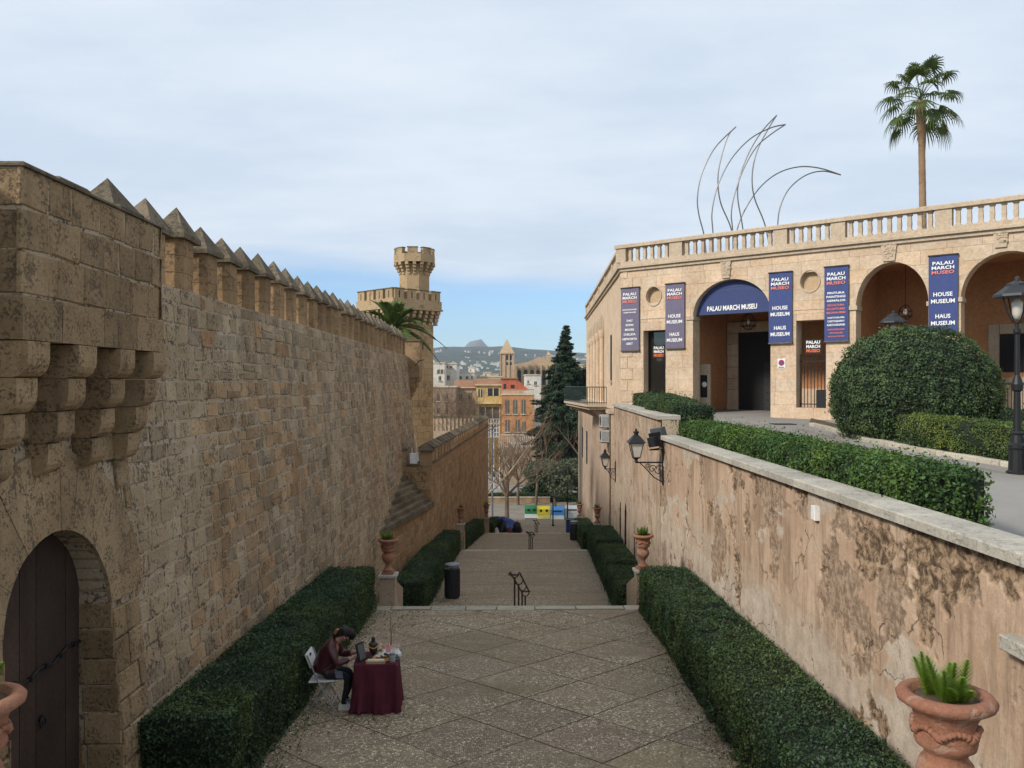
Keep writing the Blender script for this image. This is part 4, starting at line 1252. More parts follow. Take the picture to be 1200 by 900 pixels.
# side of the museum, running back above the steps
SV = Vector((0.045, 1, 0)).normalized(); SN = Vector((-SV.y, SV.x, 0)); SL = 29.0
def SW(t_, z, off=0.0): return C0 + SV*t_ + SN*off + Vector((0,0,z))
s = MB(); s.obox(SW(0.0,-1.75,-0.02), SV*SL, SN*-0.6, (0,0,Z_CORN+1.75)); mpart(s, 'side_wall', M['museum'])
for (z0,z1,pr) in ((Z_CORN-0.02,Z_CORN+0.12,0.08),(Z_CORN+0.12,Z_CORN+0.24,0.18),(Z_CORN+0.24,zb0-0.002,0.08)):
    s = MB(); s.obox(SW(-0.1,z0,-0.1), SV*(SL+0.1), (0,0,z1-z0-0.003), SN*(pr+0.1)); mpart(s, 'side_cornice', M['museum_trim'])
for k in range(7):
    t_ = SL*k/6.0
    s = MB(); s.obox(SW(t_+(0.3 if k == 0 else 0)-0.25, zb0, -0.26), SV*0.55, SN*0.3, (0,0,Z_RAIL0-zb0-0.002)); mpart(s, 'balustrade_post', M['museum_trim'])
    if k < 6:
        for q in range(10):
            p_ = SW(t_+0.45+(SL/6-0.7)*(q+0.5)/10, zb0, -0.10); link('baluster', blm, mu, p_-MO)
s = MB(); s.obox(SW(0.0,Z_RAIL0+0.003,-0.30), SV*(SL+0.2), SN*0.40, (0,0,0.165), 0.03); mpart(s, 'balustrade_rail', M['museum_trim'])
# quoins at the corner, long and short
z = -1.36; k = 0
while z < Z_CORN-0.3:
    l1, l2 = (0.62,0.36) if k % 2 else (0.36,0.62); tone = rb.uniform(0.94,1.06)
    s = MB(); s.col = (tone,tone,tone)
    s.obox(FW(-0.02,z+0.006,0.006), U*(l1), (0,0,0.508), NO*0.022, 0.008); mpart(s, 'quoin', M['museum'])
    s = MB(); s.col = (tone,tone,tone)
    s.obox(SW(0.0,z+0.006,-0.012), SV*l2, (0,0,0.508), SN*0.026, 0.008); mpart(s, 'quoin', M['museum'])
    z += 0.52; k += 1
# loggia arches on the side
for k in range(5):
    t0 = 10.6 + k*3.1
    pl = [(t0+0.25,-1.1)] + [(t0+1.4-1.15*math.cos(math.pi*q/14), 3.1+1.15*math.sin(math.pi*q/14)) for q in range(15)] + [(t0+2.55,-1.1)]
    s = MB(); s.prism([SW(a,b_,-0.005) for a,b_ in pl], SN*0.03); w_ = mpart(s, 'loggia_window', M['museum_trim'])
    for q in range(9):
        s = MB(); s.obox(SW(t0+0.3+q*0.26,-1.05,0.02), SV*0.07, SN*0.05, (0,0,4.1+1.0*math.sin(math.pi*min(1,max(0,(q+0.5)/9.2))))); s.build; mpart(s, 'slat', M['museum_trim'], w_)
    s = MB(); s.lathe([(0.20,-1.3),(0.20,-1.1),(0.15,-1.0),(0.14,2.7),(0.19,2.85),(0.22,3.05),(0.22,3.2)], SW(t0, 0, 0.10), 10); mpart(s, 'column', M['museum'], smooth=False)
for t0 in (5.2,):
    s = MB(); s.obox(SW(t0,0.2,-0.005), SV*0.5, (0,0,2.4), SN*0.03); w_ = mpart(s, 'side_window', M['void'])
    s = MB(); s.obox(SW(t0-0.15,0.05,0.0), SV*0.8, (0,0,0.14), SN*0.12); mpart(s, 'sill', M['museum_trim'], w_)
# roof terrace, back wall, porch interior
DEP = 9.5
s = MB(); s.prism([FW(0.3,Z_CORN+0.30,-0.3), FW(S_END,Z_CORN+0.30,-0.3), FW(S_END,Z_CORN+0.30,-DEP), FW(4,Z_CORN+0.30,-DEP), SW(SL,Z_CORN+0.30,-6), SW(SL,Z_CORN+0.30,-0.3)], (0,0,-0.35)); mpart(s, 'roof_terrace', M['museum_trim'])
s = MB(); s.obox(FW(8,-1.75,-DEP), U*(S_END-8), NO*0.4, (0,0,Z_CORN+1.75+0.2)); s.obox(SW(14,-1.75,-6.0), SV*(SL-14), SN*0.4, (0,0,Z_CORN+1.9)); mpart(s, 'back_wall', M['museum'])
s = MB(); s.prism([SW(SL,-17,-0.02), SW(SL,-17,-6), SW(SL,Z_CORN+0.2,-6), SW(SL,Z_CORN+0.2,-0.02)], SV*0.3); mpart(s, 'end_wall', M['museum'])
PO = -4.3
s = MB(); s.obox(FW(0.6,-1.5,PO-0.3), U*(S_END-1), NO*0.3, (0,0,6.6)); rear = mpart(s, 'porch_wall', M['terracotta_wall'])
s = MB(); s.obox(FW(0.6,-1.36,PO), U*(S_END-1), NO*0.03, (0,0,1.15)); mpart(s, 'dado', M['museum'])
s = MB(); s.obox(FW(0.62,-1.60,PO), U*(S_END-1), NO*(-PO-0.01), (0,0,0.24)); mpart(s, 'porch_floor', M['pave'])
s = MB(); s.obox(FW(0.62,4.75,PO), U*(S_END-1), NO*(-PO-0.63), (0,0,0.2)); mpart(s, 'porch_ceiling', M['terracotta_wall'])
for s_ in (A1[0]-0.55, (A2[0]+W2_[1])/2, ):
    s = MB(); s.obox(FW(s_-0.15,-1.36,PO+0.02), U*0.3, NO*(-PO-0.66), (0,0,6.1)); mpart(s, 'porch_partition', M['terracotta_wall'])
# main doorway in the porch
d0, dz1 = fsz(866, 390, PO); d1, _ = fsz(925, 390, PO)
s = MB(); s.obox(FW(d0,-1.37,PO-0.01), U*(d1-d0), NO*0.05, (0,0,dz1+1.37)); dw = mpart(s, 'doorway', M['void'])
s = MB()
for k in range(7):
    tone = rb.uniform(0.85,1.1)
    s2 = MB(); s2.col=(tone,)*3; s2.obox(FW(d0-0.55,-1.36+k*(dz1+1.36)/7+0.005,PO+0.0), U*0.54, (0,0,(dz1+1.36)/7-0.01), NO*0.12, 0.02); mpart(s2, 'door_surround', M['museum'], dw)
    s2 = MB(); s2.col=(tone,)*3; s2.obox(FW(d1+0.01,-1.36+k*(dz1+1.36)/7+0.005,PO+0.0), U*0.54, (0,0,(dz1+1.36)/7-0.01), NO*0.12, 0.02); mpart(s2, 'door_surround', M['museum'], dw)
for k in range(5):
    s2 = MB(); w_ = (d1-d0+1.1)/5; s2.obox(FW(d0-0.55+k*w_+0.005,dz1+0.01,PO), U*(w_-0.01), (0,0,0.5), NO*0.13, 0.02); mpart(s2, 'door_lintel', M['museum'], dw)
s2 = MB(); s2.obox(FW((d0+d1)/2+0.05,-1.36,PO+0.045), U*((d1-d0)/2-0.08), NO*0.03, (0,0,(dz1+1.36)*0.62)); 
mpart(s2, 'door_leaf', plain('studded_door', (0.03,0.03,0.032), rough=0.45, metal=0.3), dw)
for k in range(24):
    c_ = FW((d0+d1)/2+0.2+(k%4)*((d1-d0)/2-0.4)/3, -1.1+(k//4)*0.36, PO+0.07); s2 = MB(); s2.tube([c_, c_+NO*0.03], 0.03, 6); mpart(s2, 'stud', M['iron'], dw)
# notice board by the door
b0, bz1 = fsz(814, 427, -1.2); b1, _ = fsz(832, 427, -1.2); bz0 = fsz(822,474,-1.2)[1]
nb_ = thing('notice_stand', 'stone notice stand with dark panel inside the blue-topped museum arch', 'notice board', FW((b0+b1)/2, -1.36, -1.2))
org = FW((b0+b1)/2, -1.36, -1.2)
s = MB(); s.obox(FW(b0,-1.36,-1.3), U*(b1-b0), NO*0.12, (0,0,bz1+1.36), 0.01); local(s, org).build('panel', M['museum_trim'], nb_)
s = MB(); s.obox(FW(b0+0.3,-0.6,-1.185), U*(b1-b0-0.42), NO*0.012, (0,0,1.0)); local(s, org).build('poster', M['void'], nb_)
s = MB(); s.tube([FW(b0+0.5,-0.02,-1.172), FW(b0+0.5,-0.02,-1.160)], 0.12, 12); local(s, org).build('round_sticker', M['white'], nb_)
# window with dark glass
M['glass'] = plain('dark_glass', (0.015,0.014,0.013), rough=0.06, spec=0.7, var=0.05)
s = MB(); s.obox(FW(W1_[0],W1_[2],-0.50), U*(W1_[1]-W1_[0]), (0,0,W1_[3]-W1_[2]), NO*0.02); gl = mpart(s, 'window_glass', M['glass'])
for (a,b_,c,d) in ((W1_[0],W1_[0]+0.06,W1_[2],W1_[3]),(W1_[1]-0.06,W1_[1],W1_[2],W1_[3]),(W1_[0]+.06,W1_[1]-.06,W1_[3]-0.06,W1_[3]),(W1_[0]+.06,W1_[1]-.06,W1_[2],W1_[2]+0.06)):
    s = MB(); s.obox(FW(a,c,-0.48), U*(b_-a), (0,0,d-c), NO*0.04); mpart(s, 'window_frame', M['iron'], gl)
band(W1_[0]-0.05, W1_[1]+0.05, W1_[2]-0.22, W1_[2]-0.004, 0.06, 'window_sill', 'limestone')
# gate of vertical bars in the second window
gz1 = W2_[2] + 0.42*(W2_[3]-W2_[2]) + 0.6
gt = thing('barred_gate', 'low black vertical bar gate in the narrow museum opening', 'gate', FW((W2_[0]+W2_[1])/2, W2_[2], -0.4))
org = FW((W2_[0]+W2_[1])/2, W2_[2], -0.4)
n_ = 9
for k in range(n_):
    s_ = W2_[0]+0.05+(W2_[1]-W2_[0]-0.1)*k/(n_-1)
    s = MB(); s.tube([FW(s_,W2_[2]+0.0,-0.4), FW(s_,gz1,-0.4)], 0.016, 6); s.lathe([(0.018,0),(0.028,0.03),(0.001,0.10)], FW(s_,gz1,-0.4), 6); local(s, org).build('bar', M['iron'], gt)
for zz_ in (W2_[2]+0.12, gz1-0.22):
    s = MB(); s.obox(FW(W2_[0]+0.01,zz_,-0.415), U*(W2_[1]-W2_[0]-0.02), NO*0.03, (0,0,0.04)); local(s, org).build('rail', M['iron'], gt)
lb = MB(); lb.obox(FW(W2_[1]-0.42,W2_[2]+0.004,-0.36), U*0.36, NO*0.25, (0,0,0.72), 0.03); lb = lb.build('litter_bin', M['iron']); tag(lb, 'small dark box bin standing in front of the barred museum gate', 'bin')
# window in the rear wall seen through the right-hand arch
w0, wz1 = fsz(1172, 392, PO); w1, _ = fsz(1222, 392, PO); wz0 = fsz(1190, 436, PO)[1]
s = MB(); s.obox(FW(w0,wz0,PO), U*(w1-w0), (0,0,wz1-wz0), NO*0.04); rwn = mpart(s, 'porch_window', M['void'])
for (a,b_,c,d) in ((w0-0.4,w0-0.01,wz0-0.2,wz1+0.4),(w1+0.01,w1+0.4,wz0-0.2,wz1+0.4),(w0,w1,wz1+0.01,wz1+0.4),(w0-.5,w1+.5,wz0-0.42,wz0-0.21)):
    s = MB(); s.obox(FW(a,c,PO), U*(b_-a), (0,0,d-c), NO*0.12, 0.02); mpart(s, 'window_surround', M['museum_trim'], rwn)
for k in range(9):
    s = MB(); s_ = w0+(w1-w0)*(k+0.5)/9; s.tube([FW(s_,wz0,PO+0.2),FW(s_,wz0+1.25,PO+0.2)],0.014,5); mpart(s, 'window_bar', M['iron'], rwn)
# railing between the outer piers of the right-hand arches
for A, nm in ((A3,'right-hand'),(A2,'middle')):
    lab = 'black bar railing across the foot of the rightmost museum arch' if A is A3 else 'black bar railing across the museum arch behind the domed bush'
    org = FW((A[0]+A[1])/2,-1.36,-0.35); rl = thing('arch_railing', lab, 'railing', org)
    n_ = 26
    for k in range(n_):
        s_ = A[0]+0.04+(A[1]-A[0]-0.08)*k/(n_-1); s = MB(); s.tube([FW(s_,-1.36,-0.35),FW(s_,0.0,-0.35)],0.013,5); local(s, org).build('bar', M['iron'], rl)
    s = MB(); s.obox(FW(A[0],-0.02,-0.37), U*(A[1]-A[0]), NO*0.04, (0,0,0.04)); local(s, org).build('rail', M['iron'], rl)
# blue lunette awning in the first arch
M['blue'] = plain('blue_canvas', (0.034,0.050,0.145), rough=0.7, var=0.08)
M['purple'] = plain('faded_banner', (0.135,0.115,0.175), rough=0.7, var=0.08)
M['banner_blue'] = plain('banner_blue', (0.034,0.055,0.18), rough=0.65, var=0.08)
M['lettering'] = plain('white_lettering', (0.80,0.79,0.76), rough=0.7, var=0.03)
M['lettering_red'] = plain('salmon_lettering', (0.72,0.20,0.14), rough=0.7, var=0.05)
M['lettering_orange'] = plain('orange_lettering', (0.75,0.16,0.05), rough=0.6, var=0.05)
zc = fsz(857,367)[1]; cm, r_ = (A1[0]+A1[1])/2, (A1[1]-A1[0])/2
pl = [(cm+r_*0.985*math.cos(math.pi*k/26), max(zc, A1[2]+A1[3]*0.985*math.sin(math.pi*k/26))) for k in range(27)]
org = FW(cm, zc, -0.3); aw = thing('arch_awning', 'dark blue half round canvas sign filling the top of the museum arch', 'sign', org)
s = MB(); s.prism([FW(a,b_,-0.34+0.02*math.sin(a*3)) for a,b_ in pl], NO*0.03); local(s, org).build('canvas', M['blue'], aw)
s = MB(); s.tube([FW(pl[0][0],zc,-0.30), FW(pl[-1][0],zc,-0.30)], 0.025, 6); local(s, org).build('pole', M['iron'], aw)
def text_mesh(txt, width, height, bold=0.022):
    """filled lettering fitted into width x height, in the x-y plane, centred on the origin"""
    cu = bpy.data.curves.new('tmp','FONT'); cu.body = txt; cu.align_x = 'CENTER'; cu.align_y = 'CENTER'; cu.offset = bold; cu.extrude = 0.002
    cu.resolution_u = 2
    ob = bpy.data.objects.new('tmp', cu); COL.objects.link(ob); bpy.context.view_layer.update()
    me = bpy.data.meshes.new_from_object(ob.evaluated_get(bpy.context.evaluated_depsgraph_get()))
    co = np.empty(len(me.vertices)*3, np.float32); me.vertices.foreach_get('co', co); co = co.reshape(-1,3)
    mn, mx = co.min(0), co.max(0)
    sc = [width/(mx[0]-mn[0]), height/(mx[1]-mn[1])]
    vs = [((x-(mn[0]+mx[0])/2)*sc[0], (y-(mn[1]+mx[1])/2)*sc[1], z) for x,y,z in co]
    fs = [tuple(p.vertices) for p in me.polygons]
    bpy.data.objects.remove(ob); bpy.data.meshes.remove(me); bpy.data.curves.remove(cu)
    return vs, fs
def lettering(parent, org, txt, s_, z, w, h, off, mat, bold=0.03):
    vs, fs = text_mesh(txt, w, h, bold); b_ = MB(); b_.add([FW(s_+x, z+y, off+zq) for x,y,zq in vs], fs)
    return local(b_, org).build('lettering', mat, parent)
sl_, zl_ = fsz(857.5, 361, -0.3)
lettering(aw, org, 'PALAU MARCH MUSEU', sl_, zl_+0.02, (fsz(888,362)[0]-fsz(829,362)[0])*1.0, 0.22, -0.285, M['lettering'])
# hanging banners
def banner(x0, x1, y0, y1, mat, lines, label, seed):
    s0, _ = fsz(x0, y0); s1, _ = fsz(x1, y0); xm = (x0+x1)/2
    z1 = fsz(xm, y0)[1]; z0 = fsz(xm, y1)[1]; H_ = z1-z0; W_ = s1-s0; c_ = (s0+s1)/2
    org = FW(c_, z0, 0.1); b_ = thing('banner', label, 'banner', org, group='tall museum banners on the facade')
    s = MB(); nx_ = 6
    for k in range(nx_):
        a, e_ = s0+W_*k/nx_, s0+W_*(k+1)/nx_
        wv = lambda q: 0.10 + 0.008*math.sin(q*9+seed)
        s.add([FW(a,z0,wv(a)),FW(e_,z0,wv(e_)),FW(e_,z1,wv(e_)),FW(a,z1,wv(a)),FW(a,z0,wv(a)-0.02),FW(e_,z0,wv(e_)-0.02),FW(e_,z1,wv(e_)-0.02),FW(a,z1,wv(a)-0.02)],
              [(0,1,2,3),(5,4,7,6),(0,4,5,1),(3,2,6,7)]+([(0,3,7,4)] if k==0 else [])+([(1,5,6,2)] if k==nx_-1 else []))
    local(s, org).build('cloth', mat, b_)
    for zz_, nm in ((z1,'top_bar'),(z0-0.03,'bottom_bar')):
        s = MB(); s.obox(FW(s0-0.02,zz_,0.0), U*(W_+0.04), NO*0.13, (0,0,0.05)); local(s, org).build(nm, M['cap'] if nm=='bottom_bar' else M['iron'], b_)
    for (txt, f, hf, wf, mt) in lines:
        lettering(b_, org, txt, c_, z1-H_*f, W_*wf, H_*hf, 0.122, M[mt], 0.024)
head = [('PALAU',0.095,0.045,0.72,'lettering'),('MARCH',0.155,0.045,0.78,'lettering'),('MUSEO',0.215,0.045,0.78,'lettering_red')]
house = head + [('HOUSE',0.50,0.055,0.66,'lettering'),('MUSEUM',0.59,0.055,0.82,'lettering'),('HAUS',0.785,0.055,0.52,'lettering'),('MUSEUM',0.875,0.055,0.82,'lettering')]
expo = head + [('EXPOSICIONES',0.345,0.022,0.78,'lettering'),('TEMPORALES',0.39,0.022,0.70,'lettering'),('DALÍ',0.515,0.042,0.32,'lettering'),('RODIN',0.59,0.036,0.42,'lettering'),('MOORE',0.665,0.036,0.50,'lettering'),('CHILLIDA',0.74,0.036,0.66,'lettering'),('HEPWORTH',0.815,0.036,0.78,'lettering'),('SERT',0.89,0.036,0.36,'lettering')]
pint = head + [('PINTURA',0.35,0.03,0.72,'lettering'),('PAINTINGS',0.40,0.03,0.80,'lettering'),('GEMÄLDE',0.45,0.034,0.78,'lettering'),('ESCULTURA',0.515,0.028,0.70,'lettering_red'),('SCULPTURES',0.565,0.028,0.78,'lettering_red'),('BILDHAUEREI',0.615,0.028,0.78,'lettering_red'),('CARTOGRAFÍA',0.68,0.028,0.72,'lettering'),('CARTOGRAPHY',0.73,0.028,0.72,'lettering'),('KARTOGRAPHIE',0.78,0.028,0.74,'lettering'),('ANTIGÜEDADES',0.84,0.026,0.72,'lettering_red'),('ANTIQUES',0.89,0.024,0.56,'lettering_red'),('ANTIQUITÄTEN',0.935,0.024,0.70,'lettering_red')]
banner(729, 750, 338, 411, M['purple'], expo, 'faded purple banner at the museum corner listing artist names', 0)
banner(781, 803, 333, 408, M['purple'], house, 'faded purple banner just left of the blue arch sign', 1)
banner(902, 929, 320, 402, M['banner_blue'], house, 'bright blue banner just right of the blue arch sign', 2)
banner(967, 995, 313, 400, M['banner_blue'], pint, 'bright blue banner with many small lines of white and red text', 3)
banner(1089, 1123, 300, 390, M['banner_blue'], house, 'bright blue banner on the pier between the two right-hand arches', 4)
# small signs in the windows
def small_sign(x, y, w, off, label):
    s_, z = fsz(x, y, off); org = FW(s_, z, off); b_ = thing('window_sign', label, 'sign', org)
    s = MB(); s.obox(FW(s_-w*0.62,z-0.30,off-0.012), U*w*1.24, (0,0,0.58), NO*0.01); local(s, org).build('backing', M['void'], b_)
    for txt, dz, mt in (('PALAU',0.17,'lettering'),('MARCH',0.0,'lettering'),('MUSEO',-0.17,'lettering_orange')):
        lettering(b_, org, txt, s_, z+dz, w, 0.13, off+0.006, M[mt], 0.035)
small_sign(772, 412, 0.50, -0.44, 'small black sign with white and orange letters behind the dark window')
small_sign(953, 406, 0.55, -0.44, 'small black sign with white and orange letters above the barred gate')
# no-parking plaque on the pillar
s_, z = fsz(916, 426); org = FW(s_, z, 0.01); npk = thing('no_parking_sign', 'small white square plaque with red ring on the museum pillar', 'sign', org)
s = MB(); s.obox(FW(s_-0.16,z-0.20,0.004), U*0.32, (0,0,0.40), NO*0.02); local(s, org).build('plate', M['white'], npk)
s = MB(); s.prism([FW(s_+0.125*math.cos(2*math.pi*k/20), z+0.03+0.125*math.sin(2*math.pi*k/20), 0.024) for k in range(20)], NO*0.005); local(s, org).build('red_ring', plain('sign_red',(0.42,0.03,0.03)), npk)
s = MB(); s.prism([FW(s_+0.085*math.cos(2*math.pi*k/20), z+0.03+0.085*math.sin(2*math.pi*k/20), 0.029) for k in range(20)], NO*0.004); local(s, org).build('blue_disc', plain('sign_blue',(0.05,0.06,0.2)), npk)
s = MB(); s.obox(FW(s_-0.075,z+0.085,0.034), (U*0.15-Vector((0,0,0.13))), (U*0.013+Vector((0,0,0.015))), NO*0.003); local(s, org).build('red_bar', plain('sign_red2',(0.42,0.03,0.03)), npk)
s = MB(); s.obox(FW(s_-0.12,z-0.165,0.024), U*0.24, (0,0,0.03), NO*0.004); local(s, org).build('caption', M['iron'], npk)
# hanging lanterns in the arches
def hang_lantern(x, y, off, label, size=0.34):
    s_, z = fsz(x, y, off); org = FW(s_, z, off); l_ = thing('hanging_lantern', label, 'lantern', org)
    s = MB(); s.tube([(0,0,size*0.9),(0,0,4.7-z)], 0.012, 5); s.build('chain', M['iron'], l_)
    for k in range(6):
        th = math.pi*2*k/6; c_, q_ = math.cos(th), math.sin(th)
        s = MB(); s.tube([(c_*0.05,q_*0.05,-size*0.9),(c_*size*0.75,q_*size*0.75,-size*0.45),(c_*size*0.8,q_*size*0.8,size*0.1),(c_*size*0.5,q_*size*0.5,size*0.6),(0,0,size*0.9)], 0.014, 5); s.build('cage_rib', M['iron'], l_)
    for zz_ in (-0.45,0.1):
        s = MB(); s.tube([(size*0.78*math.cos(t_),size*0.78*math.sin(t_),zz_*size) for t_ in [2*math.pi*k/16 for k in range(17)]], 0.014, 5); s.build('ring', M['iron'], l_)
    s = MB(); s.lathe([(0.02,-0.12),(0.07,-0.05),(0.08,0.05),(0.03,0.14)], seg=10); s.build('bulb', M['white'], l_, True)
hang_lantern(877, 377, -2.4, 'iron cage lantern hanging in the arch with the blue sign', 0.42)
hang_lantern(1061, 366, -2.2, 'iron cage lantern hanging in the middle arch above the domed bush', 0.34)

# ================================================================== basement wall, balcony, air conditioners below the museum
def BXm(d): return 5.0 + 0.04*(d-39)
o_ = Vector((5.3, 50, -9))
bs = thing('basement_wall', 'tall smooth pink plaster basement wall of the museum above the far steps', 'wall', o_)
add_stucco(bs, o_, (BXm(38.4),38.4), (BXm(67),67.0), -1.38, -17, 0.16, amt=0.28)
s = MB(); s.prism([(BXm(38.4)+0.06,38.42,-17),(BXm(67)+0.06,67,-17),(BXm(67)+0.55,67,-17),(BXm(38.4)+0.9,38.42,-17)], (0,0,15.6)); local(s, o_).build('wall_core', M['museum'], bs)
s = MB(); s.obox((BXm(38.4)-0.06,38.36,-1.40), (0.05*28,28.4,0), (0.9,0,0), (0,0,0.16)); local(s, o_).build('ledge', M['museum_trim'], bs)
for d in (55.0, 60.0):
    s = MB(); s.obox((BXm(d)-0.03,d,-5.4), (0.04,1,0), (0,0,2.2), (0.1,0,0)); local(s, o_).build('slit_window', M['void'], bs)
nb_ = Vector((4.08,40.0,0)); fb_ = Vector((3.62,49.0,0))
o_ = Vector((4.4,44,-1.2))
bc = thing('balcony', 'long stone balcony with dark green railing on the museum side above the steps', 'balcony', o_)
pl = [Vector((4.08,40,0)),Vector((3.62,49,0)),Vector((BXm(49)+0.02,49,0)),Vector((BXm(40)+0.02,40,0))]
s = MB(); s.prism([p+Vector((0,0,-1.0)) for p in pl], (0,0,-0.12)); local(s, o_).build('floor_slab', M['museum_trim'], bc)
pl2 = [Vector((4.20,40.12,0)),Vector((3.74,48.9,0)),pl[2]+Vector((0,-.1,0)),pl[3]+Vector((0,.12,0))]
s = MB(); s.prism([p+Vector((0,0,-1.12)) for p in pl2], (0,0,-0.14)); local(s, o_).build('moulding', M['museum_trim'], bc)
for k in range(10):
    y = 40.5+k*0.92; x0 = 4.30-(y-40)*0.051; x1 = BXm(y)
    s = MB(); s.prism([(x0,y,-1.26),(x1,y,-1.26),(x1,y,-1.95),(x1-0.15,y,-1.85),(x0+0.35,y,-1.5)], (0,0.34,0)); local(s, o_).build('bracket', M['museum_trim'], bc)
M['teal'] = plain('green_railing', (0.016,0.036,0.036), rough=0.5, metal=0.2)
a, b_ = Vector((4.11,40.03,0)), Vector((3.65,48.95,0))
def rail_run(a, b_, n_, mat):
    for k in range(n_+1):
        p = a.lerp(b_, k/n_); s = MB(); s.tube([p+Vector((0,0,-1.0)), p+Vector((0,0,-0.15))], 0.014, 5); local(s, o_).build('bar', mat, bc)
    for zz_ in (-0.15,-0.92):
        s = MB(); s.tube([a+Vector((0,0,zz_)), b_+Vector((0,0,zz_))], 0.022, 6); local(s, o_).build('rail', mat, bc)
rail_run(a, b_, 30, M['teal']); rail_run(a, Vector((BXm(40),40.03,0)), 8, M['iron'])
for zz_, lab in ((-2.05,'upper white air conditioner unit on the wall under the balcony'),(-2.75,'lower white air conditioner unit on the wall under the balcony')):
    org = Vector((4.62,38.62,zz_)); ac = thing('air_conditioner', lab, 'air conditioner', org, group='air conditioners under the balcony')
    s = MB(); s.box(0,0.36,0,0.82,0,0.58); s.build('casing', plain('ac_grey',(0.42,0.42,0.40),rough=0.5), ac)
    s = MB(); s.tube([(-0.012,0.35,0.3),(0.0,0.35,0.3)],0.23,20); s.build('fan_grille', M['iron'], ac)
    s = MB(); s.box(0.03,0.33,-0.012,0.0,0.08,0.5); s.build('side_grille', plain('ac_panel',(0.30,0.30,0.29)), ac)
    s = MB(); s.box(0.0,0.5,0.08,0.12,-0.05,-0.002); s.box(0.0,0.5,0.68,0.72,-0.05,-0.002); s.build('bracket', M['iron'], ac)
    s = MB(); s.tube([(0.3,0.1,0.5),(0.33,0.05,0.0),(0.33,0.02,-0.5)],0.02,5); s.build('pipe', M['iron'], ac)
# small white box on the retaining wall and pale block at the right edge
p = on_plane(958, 601, Vector((4.38,0,0)), Vector((1,0,0)))
s = MB(); s.obox((4.385,p.y-0.07,p.z-0.10),(0,0.14,0),(0,0,0.2),(-0.075,0,0),0.008); jb = s.build('junction_box', M['white']); tag(jb, 'small white junction box on the peeling retaining wall', 'junction box')
p = on_plane(1197, 755, Vector((4.38,0,0)), Vector((1,0,0)))
s = MB(); s.obox((4.385,p.y-0.35,p.z-0.06),(0,0.42,0),(0,0,0.13),(-0.16,0,0),0.012); jb = s.build('stone_block', M['coping']); tag(jb, 'pale stone block jutting from the plaster wall at the right edge', 'stone block')
# ================================================================== foliage helpers
def leaves_from(pts, nrm, size, spread=0.8, aspect=0.55, colvar=0.35, tint=None, rg=rng, droop=0.0):
    """numpy points + outward normals -> diamond leaves (verts, quads, cols)"""
    n = len(pts)
    r = rg.normal(size=(n,3))
    nn = nrm + spread*r*0.6
    nn /= np.linalg.norm(nn,axis=1,keepdims=True)+1e-9
    t = rg.normal(size=(n,3)); t[:,2] -= droop
    a = t - nn*np.sum(t*nn,axis=1,keepdims=True); a /= np.linalg.norm(a,axis=1,keepdims=True)+1e-9
    b = np.cross(nn, a)
    L = (size*rg.uniform(0.65,1.3,n))[:,None]
    W = L*aspect
    c = pts
    V = np.stack([c-a*L*0.5, c+b*W*0.5+nn*L*0.10, c+a*L*0.5, c-b*W*0.5+nn*L*0.10],axis=1).reshape(-1,3)
    Q = np.arange(n*4,dtype=np.int32).reshape(-1,4)
    k = rg.uniform(1-colvar,1+colvar,n)
    cols = np.stack([k*rg.uniform(0.85,1.2,n), k, k*rg.uniform(0.7,1.1,n)],axis=1)
    if tint is not None: cols = cols*tint
    C = np.repeat(cols,4,axis=0)
    return V, Q, C
def vnoise(p, f, o=3):
    return nfbm(p[:,0]*f*1.3, p[:,1]*f*1.3, p[:,2]*f*1.3, o)*0.75
def join_leaf_core(name, V, Q, C, core, mat):
    """leaves + dark core shell as one mesh with two materials"""
    nv = len(V)
    cv = np.array(core.v, np.float32).reshape(-1,3); cq = np.array(core.f, np.int32).reshape(-1,4)+nv
    me = fast_mesh(name, np.vstack([V,cv]), np.vstack([Q,cq]), np.vstack([C,np.ones((len(cv),3))]), [mat, M['twig']])
    mi = np.zeros(len(me.polygons), np.int32); mi[len(Q):] = 1
    me.polygons.foreach_set('material_index', mi)
    return me
